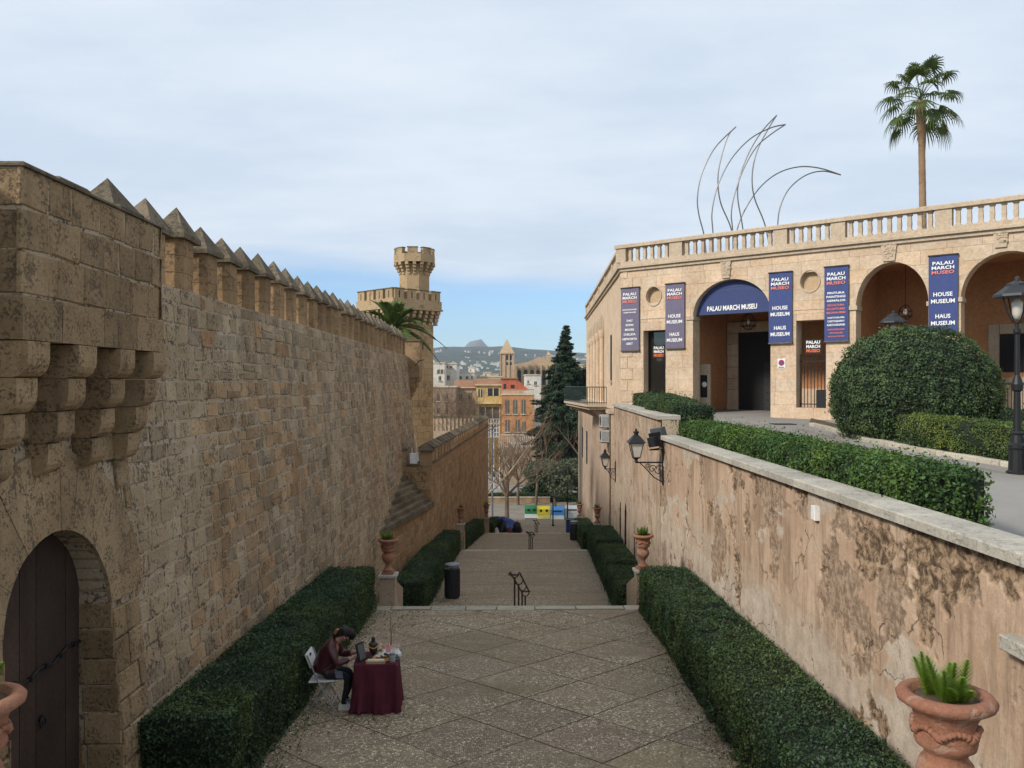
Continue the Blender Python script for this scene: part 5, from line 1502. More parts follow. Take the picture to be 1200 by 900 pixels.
def hedge(name, label, p0, p1, width, zb, ht, size, dens, mat='leaf', group=None, rough=0.03, round_=0.06, cat='hedge'):
    """clipped hedge along p0->p1 (xy centre line); zb = function y -> ground height"""
    a, b_ = np.array([*p0,0.0]), np.array([*p1,0.0]); u = (b_-a); L = np.linalg.norm(u); u = u/L
    w = np.array([u[1],-u[0],0.0])
    faces = [('t',L*width),('l',L*ht),('r',L*ht),('a',width*ht),('b',width*ht)]
    Pn, Nn = [], []
    for f, area in faces:
        n = int(area*dens)
        s_, q = rng.uniform(0,L,n), rng.uniform(-.5,.5,n)*width; h = rng.uniform(0.02,1,n)*ht
        if f == 't': nrm = np.tile([0,0,1.0],(n,1)); h = np.full(n, ht)
        elif f in 'lr': sg = 1 if f=='r' else -1; q = np.full(n, sg*width/2); nrm = np.tile(w*sg,(n,1))
        else: sg = -1 if f=='a' else 1; s_ = np.full(n, 0.0 if f=='a' else L); nrm = np.tile(u*sg,(n,1))
        # rounded shoulders
        e = np.minimum(width/2-np.abs(q), ht-h); ee = np.clip(1-np.minimum(np.maximum(width/2-np.abs(q),0)+np.maximum(ht-h,0),0.15)/0.15,0,1)
        p = a + u*s_[:,None] + w*q[:,None]
        p[:,2] = h
        p = p - nrm*(ee*round_)[:,None]
        Pn.append(p); Nn.append(nrm)
    Pn, Nn = np.vstack(Pn), np.vstack(Nn)
    lump = vnoise(Pn, 2.2, 3)
    keep = rng.uniform(size=len(Pn)) > 0.9*np.clip((nfbm(Pn[:,0]*5, Pn[:,1]*5, Pn[:,2]*5, 3)-0.30)/0.25, 0, 1)   # thin, twiggy spots
    Pn, Nn, lump = Pn[keep], Nn[keep], lump[keep]
    stray = (rng.uniform(size=len(Pn)) < 0.035)*np.abs(rng.normal(size=len(Pn)))*size*1.6
    Pn = Pn + Nn*(lump*rough*2.3 + rng.normal(size=len(Pn))*rough*0.6 + stray)[:,None]
    gz = np.array([zb(y) for y in Pn[:,1]]); Pn[:,2] += gz
    V, Q, C = leaves_from(Pn, Nn, size, spread=1.15, colvar=0.5)
    fresh = np.clip(nfbm(Pn[:,0]*1.1+4, Pn[:,1]*1.1, Pn[:,2]*1.1, 3), -0.5, 0.9)
    C = C*np.repeat(1+0.5*np.clip(lump,-0.6,0.9),4)[:,None]*np.repeat(np.stack([1+0.55*fresh,1+0.35*fresh,1+0.0*fresh],axis=1),4,axis=0)
    core = MB(); n_ = max(2,int(L/1.0)); hw = width/2-0.05
    vs, fs = [], []
    for i in range(n_+1):
        s_ = 0.05+(L-0.1)*i/n_; c = a+u*s_; z = zb(c[1])
        for sx, hz in ((-hw,0),(hw,0),(hw,ht-0.05),(-hw,ht-0.05)): vs.append((c[0]+w[0]*sx, c[1]+w[1]*sx, z+hz))
    for i in range(n_):
        q = i*4
        for k in range(4): fs.append((q+k, q+4+k, q+4+(k+1)%4, q+(k+1)%4))
    fs += [(0,1,2,3),(n_*4,n_*4+3,n_*4+2,n_*4+1)]
    core.add(vs, fs)
    me = join_leaf_core(name, V, Q, C, core, M[mat])
    org = Vector((*(a+b_)[:2]/2, 0)); org.z = zb(org.y)
    me.transform(Matrix.Translation(-org))
    o = link(name, me, None, org); tag(o, label, cat, group); return o

GH = 'clipped hedges along the steps'
hedge('hedge', 'long dark clipped hedge beside the stall and castle wall, left foreground', (-3.63,9.25), (-3.45,18.65), 1.06, GZ, 1.0, 0.042, 2500, group=GH)
hedge('hedge', 'long dark clipped hedge below the peeling plaster wall, right foreground', (3.48,6.9), (3.64,18.6), 1.10, LZ, 0.98, 0.042, 2500, group=GH)
hedge('hedge', 'dark clipped hedge behind the cylindrical bin on the left middle landing', (-3.05+cdrift(24.6)-0.15,24.6), (-2.5-0.05,38.0), 1.05, GZ, 0.98, 0.05, 1300, group=GH)
hedge('hedge', 'far left clipped hedge on the third landing below the orange wall', (-2.55,41.7), (-1.75,52.6), 1.0, GZ, 0.95, 0.07, 700, group=GH)
for (d0, d1, lab, dz) in ((24.2,27.9,'nearest of three clipped hedge blocks on the right middle landing',0),(28.15,32.6,'middle one of three clipped hedge blocks on the right middle landing',0.12),(32.85,38.0,'farthest of three clipped hedge blocks on the right middle landing',0.22)):
    x0, x1 = 3.95+0.04*(d0-24.2), 3.95+0.04*(d1-24.2)
    hedge('hedge', lab, (x0,d0), (x1,d1), 1.15, GZ, 0.95+dz, 0.05, 1300, group=GH)
for (d0, d1, lab) in ((41.7,46.6,'nearer clipped hedge block on the far right third landing'),(46.9,52.6,'farther clipped hedge block on the far right third landing')):
    hedge('hedge', lab, (cdrift(d0)+3.45,d0), (cdrift(d1)+3.45,d1), 0.95, GZ, 0.98, 0.07, 700, group=GH)
hedge('hedge', 'low dark hedge at the far left end of the fourth landing beside the tarpaulin', (-1.15,57.2), (-0.6,60.5), 0.9, GZ, 0.9, 0.08, 600, group=GH)
def flat(z): return lambda y: z
GS = 'hedges along the upper street'
hedge('hedge', 'long loose green hedge along the coping of the retaining wall', (5.40,9.9), (5.42,22.6), 1.05, flat(-2.0), 0.93, 0.058, 2000, 'leaf2', GS, rough=0.055)
hedge('hedge', 'boxy clipped hedge at the end of the upper wall coping', (5.45,23.5), (5.55,28.6), 1.2, SZ, 1.02, 0.06, 1100, 'leaf', GS)
hedge('hedge', 'low flat hedge under the dark museum window', (6.1,29.0), (6.35,35.0), 1.6, SZ, 0.92, 0.07, 700, 'leaf', GS)
kp = [street_pt(1040,524), street_pt(1200,551), street_pt(1290,566)]
d_ = (kp[1]-kp[0]).normalized(); nk = Vector((-d_.y,d_.x,0)).normalized()
h0, h1 = kp[0]+nk*0.75, kp[1]+nk*0.75+d_*2.2
hedge('hedge', 'pale green box hedge in front of the domed bush behind the kerb', (h0.x,h0.y), (h1.x,h1.y), 0.95, lambda y: SZ(y)+0.05, 0.82, 0.05, 1600, 'leaf3', GS, rough=0.03)
q0, q1 = P(1172,490,23.0), P(1290,490,20.0)
hedge('hedge', 'small dark hedge behind the lamp post at the right edge', (q0.x,q0.y), (q1.x,q1.y), 0.8, SZ, 0.95, 0.06, 900, 'leaf', GS)
# kerbside planting far left of the domed bush
def dome(name, label, c, rx, rz, zc, size, n, mat, cat='bush'):
    th = rng.uniform(0,2*np.pi,n); cz = rng.uniform(-0.62,1,n)
    d = np.stack([np.sqrt(1-cz**2)*np.cos(th), np.sqrt(1-cz**2)*np.sin(th), cz],axis=1)
    lump = vnoise(d, 2.1, 4); l2 = vnoise(d, 6.5, 2)
    l3 = vnoise(d, 15.0, 2)
    r = 1+0.075*lump+0.06*l2+0.035*l3+rng.normal(size=n)*0.018
    p = d*r[:,None]*np.array([rx,rx*0.95,rz]) + np.array([c[0],c[1],zc])
    nr = d/np.array([rx,rx,rz]); nr /= np.linalg.norm(nr,axis=1,keepdims=True)
    V,Q,C = leaves_from(p, nr, size, spread=1.0)
    C = C*np.repeat(1+1.0*np.clip(0.7*l2+0.4*lump+0.5*l3,-0.6,0.9),4)[:,None]*np.repeat(np.stack([1+0.5*np.clip(lump,0,1),1+0.25*np.clip(lump,0,1),1+0*lump],axis=1),4,axis=0)
    core = MB(); seg, rings = 20, 9; vs, fs = [], []
    for i in range(rings):
        e = -0.62+(1.56)*i/(rings-1); rr_ = math.sqrt(max(0.0,1-min(e,1)**2))*0.96
        for k in range(seg): vs.append((c[0]+rx*rr_*math.cos(2*math.pi*k/seg), c[1]+rx*0.95*rr_*math.sin(2*math.pi*k/seg), zc+rz*e*0.92))
    for i in range(rings-1):
        for k in range(seg): fs.append((i*seg+k, i*seg+(k+1)%seg, (i+1)*seg+(k+1)%seg, (i+1)*seg+k))
    core.add(vs, fs)
    me = join_leaf_core(name, V,Q,C, core, M[mat]); org = Vector((c[0],c[1],SZ(c[1])))
    me.transform(Matrix.Translation(-org)); o = link(name, me, None, org); tag(o, label, cat); return o
bc_ = P(1070, 450, 24.3)
dome('domed_bush', 'big round clipped dome shaped bush in front of the museum arcade', (bc_.x,bc_.y), 2.30, 2.12, -0.40, 0.078, 36000, 'leaf')
s = MB(); s.tube([(0,0,0),(0.05,0,0.5),(0,0.05,1.0)],[0.14,0.11,0.1],8); 

# ================================================================== trees
M['bark'] = stone('bark', (0.12,0.085,0.06), (0.19,0.14,0.10), pit=0.5, pitscale=9)
M['palebark'] = stone('pale_bark', (0.25,0.19,0.135), (0.34,0.27,0.19), pit=0.4, pitscale=6)
M['twigs'] = stone('bare_twigs', (0.15,0.095,0.062), (0.20,0.13,0.085), pit=0.1, bstr=0.0)
M['conifer'] = leafmat('conifer_needles', (0.024,0.046,0.020), trans=0.1)
M['olive'] = leafmat('olive_leaf', (0.115,0.135,0.085), trans=0.2)
M['palm'] = leafmat('palm_leaf', (0.065,0.100,0.028), trans=0.25)
M['palm2'] = leafmat('date_palm_leaf', (0.085,0.135,0.045), trans=0.25)
M['palmtrunk'] = stone('palm_trunk', (0.26,0.165,0.095), (0.34,0.225,0.14), pit=0.5, pitscale=5, fine=18)
def limbs(mb, p, d, L, r, depth, rg_, spread=0.6, minr=0.004, sides=5, up=0.1, tips=None, shrink=0.72, kids=(2,3)):
    """recursive branching tubes"""
    n = 4; pts = [Vector(p)]; dd = Vector(d).normalized()
    for i in range(n):
        dd = (dd + Vector((rg_.uniform(-1,1),rg_.uniform(-1,1),rg_.uniform(-1,1)))*0.16 + Vector((0,0,up*0.3))).normalized()
        pts.append(pts[-1]+dd*L/n)
    r1 = r*0.62
    mb.tube(pts, [r+(r1-r)*i/n for i in range(n+1)], sides if depth > 2 else 3, cap=False)
    if depth <= 0:
        if tips is not None: tips.append((pts[-1].copy(), dd.copy())); 
        return
    for k in range(rg_.choice(kids)+ (1 if depth > 3 else 0)):
        t_ = rg_.uniform(0.35,1.0); b0 = pts[min(n,max(1,int(round(t_*n))))]
        nd = (dd + Vector((rg_.uniform(-1,1),rg_.uniform(-1,1),rg_.uniform(-0.6,1)))*spread*1.3).normalized()
        limbs(mb, b0, nd, L*shrink*rg_.uniform(0.75,1.15), max(minr, r1*rg_.uniform(0.55,0.8)), depth-1, rg_, spread, minr, sides, up, tips, shrink, kids)
def tree_root(name, label, loc, group=None): return thing(name, label, 'tree', loc, group=group)

# tall conifer
cx = P(656, 600, 117.0); cb = Vector((cx.x, 117.0, -16.5))
top = P(665, 379, 117.0).z - cb.z
tr = tree_root('conifer_tree', 'tall dark pointed conifer tree rising behind the olive trees', cb)
rt = random.Random(4)
tb = MB(); tb.tube([(0,0,0),(0.1,0,4),(0.25,0,10),(0.6,0,top*0.8),(0.95,0,top-0.2)], [0.5,0.42,0.3,0.13,0.03], 8, True)
lp, ln = [], []
z = 2.0
while z < top-0.3:
    f = (z-2.0)/(top-2.0)
    env = (6.8*(1-f)**0.85 if f > 0.45 else 6.8*(1-0.45)**0.85*1.02 + 0.8*math.sin(f*9))*(1.0 if z > 5 else 0.8)
    if f > 0.72: env *= 0.9
    nb = 9 if f < 0.75 else 7
    for k in range(nb):
        th = rt.uniform(0,2*math.pi); ln_ = max(0.22, env*rt.uniform(0.6,1.15))
        ax = 0.95*(z/top)**1.2
        dirv = Vector((math.cos(th), math.sin(th), rt.uniform(-0.30,0.30)))
        p0 = Vector((ax,0,z)); pts = [p0 + dirv*ln_*q/3 + Vector((0,0,-0.10*ln_*(q/3)**2+ (0.12*ln_ if q==3 else 0))) for q in range(4)]
        tb.tube(pts, [0.05,0.035,0.02,0.008], 4, False)
        m_ = int(60+ln_*95)
        tt = rng.uniform(0.12,1.03,m_)
        base = np.array([p0 + dirv*ln_*t_ + Vector((0,0,-0.10*ln_*t_*t_)) for t_ in tt])
        sp = (0.10+0.17*ln_*(1.05-tt)*0.8)[:,None]*np.array([1,1,0.42])
        pp = base + rng.normal(size=(m_,3))*sp
        lp.append(pp); nv = pp-np.array([ax,0,z-1.0]); ln.append(nv/ (np.linalg.norm(nv,axis=1,keepdims=True)+1e-6))
    z += 0.30 if f < 0.8 else 0.34
tb.build('trunk', M['bark'], tr)
lp, ln = np.vstack(lp), np.vstack(ln)
V,Q,C = leaves_from(lp, ln, 0.36, spread=1.1, aspect=0.34, colvar=0.45, droop=0.4)
link('crown', fast_mesh('crown', V,Q,C, M['conifer']), tr)

def leafy_tree(name, label, px, py, Y, zb, cr, ch, n, size, mat, seed, lean=(0,0), lobes=7, trunk_r=0.25, group=None):
    c = P(px, py, Y); base = Vector((c.x+lean[0], Y, zb)); t = tree_root(name, label, base, group)
    rt = random.Random(seed); tb = MB(); hc = c.z-zb
    tips = []
    tb.tube([(0,0,0),(-lean[0]*0.2+0.1,0,hc*0.25),(-lean[0]*0.5,0.1,hc*0.55)], [trunk_r,trunk_r*0.8,trunk_r*0.65], 8, False)
    for k in range(5):
        th = 2*math.pi*k/5+rt.uniform(-.4,.4)
        limbs(tb, (-lean[0]*0.5,0.1,hc*0.55), (math.cos(th)*0.7, math.sin(th)*0.7, 1), hc*0.35, trunk_r*0.5, 2, rt, 0.6, 0.015, 5)
    tb.build('trunk', M['bark'], t)
    pts, nr = [], []
    for k in range(lobes):
        th = rt.uniform(0,2*math.pi); rr_ = cr*rt.uniform(0.15,0.72)
        lc = np.array([-lean[0]+rr_*math.cos(th), rr_*math.sin(th), hc+rt.uniform(-0.45,0.5)*ch]); lr = cr*rt.uniform(0.35,0.58)
        m_ = n//lobes; d = rng.normal(size=(m_,3)); d /= np.linalg.norm(d,axis=1,keepdims=True)
        q = 1+0.28*vnoise(d*1.0+lc, 2.2, 3)
        rad = lr*(rng.uniform(0.35,1,m_)**0.45)*q
        pts.append(lc+d*rad[:,None]*np.array([1,1,0.85])); nr.append(d)
    V,Q,C = leaves_from(np.vstack(pts), np.vstack(nr), size, spread=1.2, aspect=0.4, colvar=0.45)
    link('crown', fast_mesh('crown', V,Q,C, M[mat]), t); return t
GO = 'olive trees by the recycling bins'
leafy_tree('olive_tree', 'grey green olive tree behind the yellow recycling bin', 645, 561, 107, -16.5, 3.6, 2.6, 8000, 0.34, 'olive', 1, lean=(0.6,0), group=GO)
leafy_tree('olive_tree', 'grey green olive tree at the right beside the museum basement wall', 679, 553, 109, -16.5, 3.0, 3.2, 7000, 0.34, 'olive', 2, lean=(-0.3,0), group=GO)
leafy_tree('dark_evergreen', 'dark dense evergreen behind the bare twigs, left of the olive trees', 622, 565, 118, -16.5, 2.6, 3.8, 4500, 0.4, 'conifer', 3)
leafy_tree('dark_evergreen', 'dark evergreen against the museum side below the balcony', 688, 500, 104, -16.5, 2.6, 5.0, 5000, 0.42, 'conifer', 5)
leafy_tree('dark_evergreen', 'rounded dark tree to the right of the conifer near the balcony', 686, 447, 120, -16.5, 3.2, 3.0, 4500, 0.42, 'conifer', 6)
# bare trees
def bare_tree(label, px, Y, zb, ht, seed, mat='twigs', depth=5, lean=0.0, spread=0.6, r=0.2, first=None):
    c = P(px, 600, Y); t = tree_root('bare_tree', label, (c.x,Y,zb), 'bare trees at the foot of the steps')
    rt = random.Random(seed); tb = MB(); tips = []
    tb.tube([(0,0,0),(lean*0.3,0,ht*0.15),(lean*0.8,0.05,ht*0.30)], [r,r*0.85,r*0.75], 8, False)
    tk = tb.build('trunk', M['bark'] if mat=='twigs' else M['palebark'], t)
    tb = MB()
    for k in range(5 if first is None else len(first)):
        th = 2*math.pi*k/5+rt.uniform(-.5,.5)
        dv = (math.cos(th)*0.75, math.sin(th)*0.6, 0.9) if first is None else first[k]
        limbs(tb, (lean*0.8,0.05,ht*0.30), dv, ht*0.30, r*0.55, depth, rt, spread, 0.012, 5, 0.12, None, 0.74)
    tb.build('crown', M[mat], t)
bare_tree('bare brown tree with spreading twigs at the foot of the steps, left of the bins', 594, 96, -16.5, 11.0, 3, r=0.30)
bare_tree('bare reddish twiggy tree in front of the conifer', 628, 112, -16.5, 13.0, 9, depth=4, r=0.2, lean=0.4)
bare_tree('bare twiggy tree in front of the orange house', 607, 112, -16.5, 11.0, 14, depth=4, r=0.22)
bare_tree('pale bare tree with one long limb arching over the bins', 570, 84, -16.5, 17.0, 21, 'palebark', 3, spread=0.4, r=0.17, first=[(1.0,-0.1,0.85),(0.5,0.1,1.1),(-0.3,0.2,1.0)])
bare_tree('leafless tree before the cream houses behind the lower wall', 540, 120, -16.5, 16.5, 33, r=0.26)
bare_tree('leafless tree before the white houses behind the tower', 522, 128, -16.5, 18.5, 37, r=0.26)

# fan palm above the museum roof
pb = P(1083, 240, 44.0); base = Vector((pb.x, 44.0, SZ(44)))
pt = tree_root('fan_palm', 'tall slender fan palm rising behind the museum balustrade', base)
hd = P(1079, 118, 44.0); hz = hd.z-base.z; hx = hd.x-base.x
s = MB(); pts, rad = [], []
for i in range(60):
    f = i/59; pts.append((hx*f*f, 0, hz*f)); rad.append((0.215-0.06*f)*(1+0.045*(i%2)) if f < 0.88 else 0.16+0.09*math.sin((f-0.86)/0.14*math.pi*0.7))
s.tube(pts, rad, 12, True); s.build('trunk', M['palmtrunk'], pt)
rp = random.Random(12)
cr_ = MB()
def fan_leaf(mb, o, d, L, R_, seed, fold=0.5):
    r_ = random.Random(seed); d = d.normalized(); tip = o + d*L + Vector((0,0,-0.18*L*(1-d.z)))
    pts = [o.lerp(tip,t_)+Vector((0,0,0.10*L*math.sin(t_*math.pi))) for t_ in (0,.35,.7,1)]
    mb.tube(pts, [0.025,0.02,0.016,0.012], 4, False, (0.9,0.95,0.8))
    side = d.cross(Vector((0,0,1)));
    if side.length < 0.1: side = Vector((1,0,0))
    side.normalize(); fwd = (tip-pts[2]).normalized(); nrm = side.cross(fwd).normalized()
    n_ = 22
    for k in range(n_):
        a = (k/(n_-1)-0.5)*R(250); ll = R_*(1-0.25*abs(k/(n_-1)-0.5))*r_.uniform(0.85,1.1)
        dv = (fwd*math.cos(a)+side*math.sin(a)).normalized()
        w = side*math.cos(a)-fwd*math.sin(a)
        m1 = tip + dv*ll*0.45 + nrm*0.04; m2 = tip + dv*ll*0.78 - Vector((0,0,ll*0.16)); e_ = tip + dv*ll*0.92 - Vector((0,0,ll*r_.uniform(0.42,0.62)))
        kk = r_.uniform(0.65,1.3); col = (kk*1.05,kk,kk*0.8)
        mb.add([tip-w*0.012, tip+w*0.012, m1+w*0.045, m1-w*0.045, m2+w*0.032, m2-w*0.032, e_], [(0,1,2,3),(3,2,4,5),(5,4,6)], col)
hp = Vector((hx,0,hz))
for k in range(27):
    th = 2*math.pi*k*0.381966; el = -0.75 + 2.1*(k/26)
    d = Vector((math.cos(th)*math.cos(el), math.sin(th)*math.cos(el), math.sin(el)))
    fan_leaf(cr_, hp+Vector((0,0,0.15*(k/26))), d, rp.uniform(1.25,1.75), rp.uniform(0.8,1.05), k)
cr_.build('crown', M['palm'], pt)

# date palm behind the castle wall
dp = P(461, 384, 43.0); dpz = dp.z
pt = tree_root('date_palm', 'date palm with long fronds showing over the castle wall near the tower', (dp.x, 43.0, -9.0))
hp = Vector((0,0,dpz+9.0))
s = MB(); s.tube([(0,0,0),(0.05,0,hp.z*0.5),hp],[0.34,0.30,0.36],10,True); s.build('trunk', M['palmtrunk'], pt)
cr_ = MB()
def pinnate(mb, o, d, L, seed):
    r_ = random.Random(seed); d = d.normalized(); n_ = 12; pts = []
    for i in range(n_+1):
        f = i/n_; pts.append(o + d*L*f + Vector((0,0,-0.55*L*f*f*(1.1-0.5*d.z))))
    mb.tube(pts, [0.035*(1-0.8*i/n_)+0.006 for i in range(n_+1)], 4, False, (0.9,0.9,0.7))
    for i in range(34):
        f = 0.12+0.86*i/33; q = f*n_; j = min(n_-1,int(q)); p = pts[j].lerp(pts[j+1], q-j); t_ = (pts[j+1]-pts[j]).normalized()
        sd = t_.cross(Vector((0,0,1))).normalized(); ll = 0.46*(math.sin(min(1,f*1.15+0.12)*math.pi)**0.5+0.12)
        for sg in (-1,1):
            e_ = p + (sd*sg*0.75+t_*0.75+Vector((0,0,0.22)))*ll*r_.uniform(0.85,1.1); w = t_*0.035; k = r_.uniform(0.6,1.35)
            w = w*1.3; mb.add([p-w, p+w, p.lerp(e_,0.5)+w*1.2+Vector((0,0,0.02)), e_, p.lerp(e_,0.5)-w*1.2+Vector((0,0,0.02))], [(0,1,2,4),(4,2,3)], (k*1.05,k,k*0.75))
rp = random.Random(5)
for k in range(26):
    th = 2*math.pi*k*0.381966+0.4; el = -0.1+1.35*(k/25)
    pinnate(cr_, hp, Vector((math.cos(th)*math.cos(el), math.sin(th)*math.cos(el), math.sin(el))), rp.uniform(2.1,3.0), k)
cr_.build('crown', M['palm2'], pt)

# ================================================================== fallen leaves, moss and weeds along the hedges
M['litter'] = leafmat('dry_leaf', (0.20,0.13,0.06), trans=0.1); M['weed'] = leafmat('moss_weed', (0.075,0.095,0.025), trans=0.2)
nl = 900
yy = rng.uniform(8.6,18.4,nl); side = rng.uniform(size=nl) < 0.5
off_ = np.abs(rng.normal(size=nl))*0.45
xx = np.where(side, -3.02+off_, 2.96-off_); far_ = rng.uniform(size=nl) < 0.15; xx = np.where(far_, rng.uniform(-2.9,2.9,nl), xx)
zz_ = np.array([GZ(q)+0.02 for q in yy])
pp = np.stack([xx,yy,zz_],axis=1); V,Q,C = leaves_from(pp, np.tile([0,0,1.0],(nl,1)), 0.035, spread=0.35, colvar=0.5)
o = link('fallen_leaves', fast_mesh('fallen_leaves', V,Q,C, M['litter'])); tag(o, 'dry brown leaves scattered on the paving along the hedges', 'leaves', kind='stuff')
wp = []
for (cx_, cy_, r1, r2, m_) in ((P(520,703,26.8).x,26.8,0.35,0.5,500),(P(512,690,28.5).x,28.5,0.25,0.9,350),(-2.85,10.5,0.12,1.6,500),(-2.85,15.5,0.12,1.8,500),(-2.3,17.6,0.45,0.6,260),(2.85,12.0,0.10,2.5,350),(-2.1,12.0,0.5,0.4,140)):
    q = np.stack([cx_+rng.normal(size=m_)*r1, cy_+rng.normal(size=m_)*r2, np.zeros(m_)],axis=1); q = q[(q[:,1] > 8.4) & ((q[:,1] < 18.6) | (q[:,1] > 23.6))]
    q[:,2] = [GZ(v)+0.022+abs(rng.normal())*0.012 for v in q[:,1]]; wp.append(q)
wp = np.vstack(wp); V,Q,C = leaves_from(wp, np.tile([0,0,1.0],(len(wp),1)), 0.045, spread=1.2, aspect=0.4, colvar=0.5)
o = link('moss', fast_mesh('moss', V,Q,C, M['weed'])); tag(o, 'green moss and small weeds by the litter bin and hedge feet', 'moss', kind='stuff')
# ================================================================== terracotta urns on pedestals
def urn_meshes():
    prof = [(0.115,0.0),(0.12,0.03),(0.10,0.055),(0.055,0.10),(0.05,0.15),(0.065,0.175),(0.10,0.215),(0.135,0.28),(0.145,0.33),(0.13,0.385),(0.105,0.42),(0.115,0.45),(0.15,0.475),(0.155,0.50),(0.148,0.55),(0.152,0.62),(0.175,0.665),(0.215,0.69),(0.245,0.71),(0.25,0.735),(0.235,0.755),(0.205,0.765),(0.18,0.76),(0.165,0.72),(0.02,0.70)]
    s = MB(); seg = 40; vs, fs = [], []
    for i,(r_,z) in enumerate(prof):
        for k in range(seg):
            th = 2*math.pi*k/seg; q = r_
            if 7 <= i <= 9: q *= 1+0.035*abs(math.sin(th*6))            # gadroons on the lower bulb
            if 13 <= i <= 15: q *= 1+0.05*math.sin(th*3)*math.sin(th*3)   # swags on the bowl
            if 17 <= i <= 19: q *= 1+0.012*math.sin(th*24+i)              # rope rim
            vs.append((q*math.cos(th), q*math.sin(th), z + (0.02*math.sin(th*6) if i == 14 else 0)))
    for i in range(len(prof)-1):
        for k in range(seg):
            k2 = (k+1)%seg; fs.append((i*seg+k,i*seg+k2,(i+1)*seg+k2,(i+1)*seg+k))
    fs.append(tuple(reversed(range(seg)))); fs.append(tuple(range((len(prof)-1)*seg,len(prof)*seg)))
    s.add(vs, fs); body = s.mesh('urn_body', M['terracotta'], True)
    s = MB(); s.box(-0.135,0.135,-0.135,0.135,-0.06,0.0); pl = s.mesh('plinth', M['terracotta'])
    s = MB(); nq = 144                                                       # one garland running round the bowl
    s.tube([((0.158+0.004*math.sin(k*1.9))*math.cos(2*math.pi*k/nq), (0.158+0.004*math.sin(k*1.9))*math.sin(2*math.pi*k/nq), 0.555+0.038*abs(math.cos(3*2*math.pi*k/nq))) for k in range(nq+1)], [0.013+0.007*abs(math.sin(k*0.9))+0.010*(1-abs(math.cos(3*2*math.pi*k/nq))) for k in range(nq+1)], 6, False)
    kn = s.mesh('swag', M['terracotta'], True)
    return body, pl, kn
UB, UP, UK = urn_meshes()
s = MB(); s.lathe([(0.168,0.70),(0.165,0.725),(0.09,0.735),(0.01,0.73)], seg=20); US = s.mesh('soil', M['dirt'], True)
M['fern'] = leafmat('foxtail_fern', (0.22,0.34,0.05), trans=0.35)
def fern_mesh(seed):
    r_ = random.Random(seed); s = MB()
    for k in range(13):
        th = r_.uniform(0,2*math.pi); out = r_.uniform(0.02,0.20); h = r_.uniform(0.10,0.29); ln_ = r_.uniform(0.1,0.75)
        b0 = Vector((out*0.5*math.cos(th),out*0.5*math.sin(th),0)); d = Vector((math.cos(th)*ln_,math.sin(th)*ln_,1)).normalized()
        for i in range(230):
            f = (i+0.5)/230; p = b0 + d*h*f; w = 0.062*math.sin(min(1,(1-f)*1.6+0.12)*math.pi/2)*(0.6+0.4*(f>0.15))
            a = i*2.399; sd = Vector((math.cos(a),math.sin(a),0.5)); e_ = p+sd*w; q = Vector((-math.sin(a),math.cos(a),0))*0.005
            kk = r_.uniform(0.6,1.35); s.add([p-q,p+q,e_],[(0,1,2)],(kk,kk,kk*0.7))
    return s.mesh('fern', M['fern'])
FM = [fern_mesh(i) for i in range(4)]
def urn(label, loc, sc=1.0, rz=0.0, fi=0):
    t = thing('terracotta_urn', label, 'urn', loc, rz, group='terracotta urns with ferns flanking the steps')
    t.scale = (sc,sc,sc)
    link('urn_body', UB, t, (0,0,0.06)); link('plinth', UP, t, (0,0,0.06)); link('swag', UK, t, (0,0,0.06)); link('fern', FM[fi], t, (0,0,0.77)); link('soil', US, t, (0,0,0.06)); return t
M['pedestal'] = stone('pedestal_stone', (0.36,0.27,0.185), (0.45,0.35,0.25), pit=0.5, pitscale=12)
def pedestal(label, x, y, ztop, zbot, w=0.36, slope=True, tl=1.4):
    t = thing('stone_pedestal', label, 'pedestal', (x,y,zbot), group='pedestals under the urns')
    h = ztop-zbot
    s = MB(); s.box(-w/2,w/2,-w/2,w/2,0,h-0.06); s.build('block', M['pedestal'], t)
    s = MB(); s.obox((-w/2-0.04,-w/2-0.04,h-0.06),(w+0.08,0,0),(0,w+0.08,0),(0,0,0.06),0.012); s.build('cap', M['coping'], t)
    if slope:
        s = MB(); s.prism([(-w/2+0.03,w/2+0.01,h-0.2),(-w/2+0.03,w/2+tl,h-0.2-tl*0.38),(-w/2+0.03,w/2+tl,-1.2),(-w/2+0.03,w/2+0.01,-1.2)],(w-0.06,0,0)); s.build('string_wall', M['pedestal'], t)
    return t
for (px, py, d, lab, labp, sc, fi) in (
    (455,672,19.25,'terracotta urn with fern at the left end of the nearest step edge','stone pedestal under the left urn at the nearest step edge',1.0,0),
    (753.5,667,19.25,'terracotta urn with fern at the right end of the nearest step edge','stone pedestal under the right urn at the nearest step edge',1.0,1),
    (540,613,38.6,'small terracotta urn between the two left hedges at the second step edge','stone pedestal under the urn between the left hedges',0.9,2),
    (700,613,38.6,'small terracotta urn between the right hedges at the second step edge','stone pedestal under the urn between the right hedges',0.9,3),
    (570,606,53.4,'far small terracotta urn on the left in front of the lower wall end','stone pedestal under the far left urn',1.0,0),
    (679,605,53.4,'far small terracotta urn on the right beside the basement wall','stone pedestal under the far right urn',1.0,1)):
    p = P(px,py,d); zg = GZ(d)-0.3
    pedestal(labp, p.x, d, p.z, zg, 0.36*sc)
    urn(lab, (p.x,d,p.z), sc, 0.3*fi, fi)
pedestal('stone pedestal under the large urn at the bottom right corner', 2.40, 4.42, -2.49, -4.2, 0.42, False)
urn('large weathered terracotta urn with bright fern at the bottom right corner', (2.40,4.42,-2.49), 1.0, 0.4, 3)
pedestal('stone pedestal under the cropped urn at the left edge', -2.80, 4.35, -2.47, -4.2, 0.42, False)
urn('terracotta urn with fern cut off by the left edge', (-2.80,4.35,-2.47), 1.0, 0.0, 2)

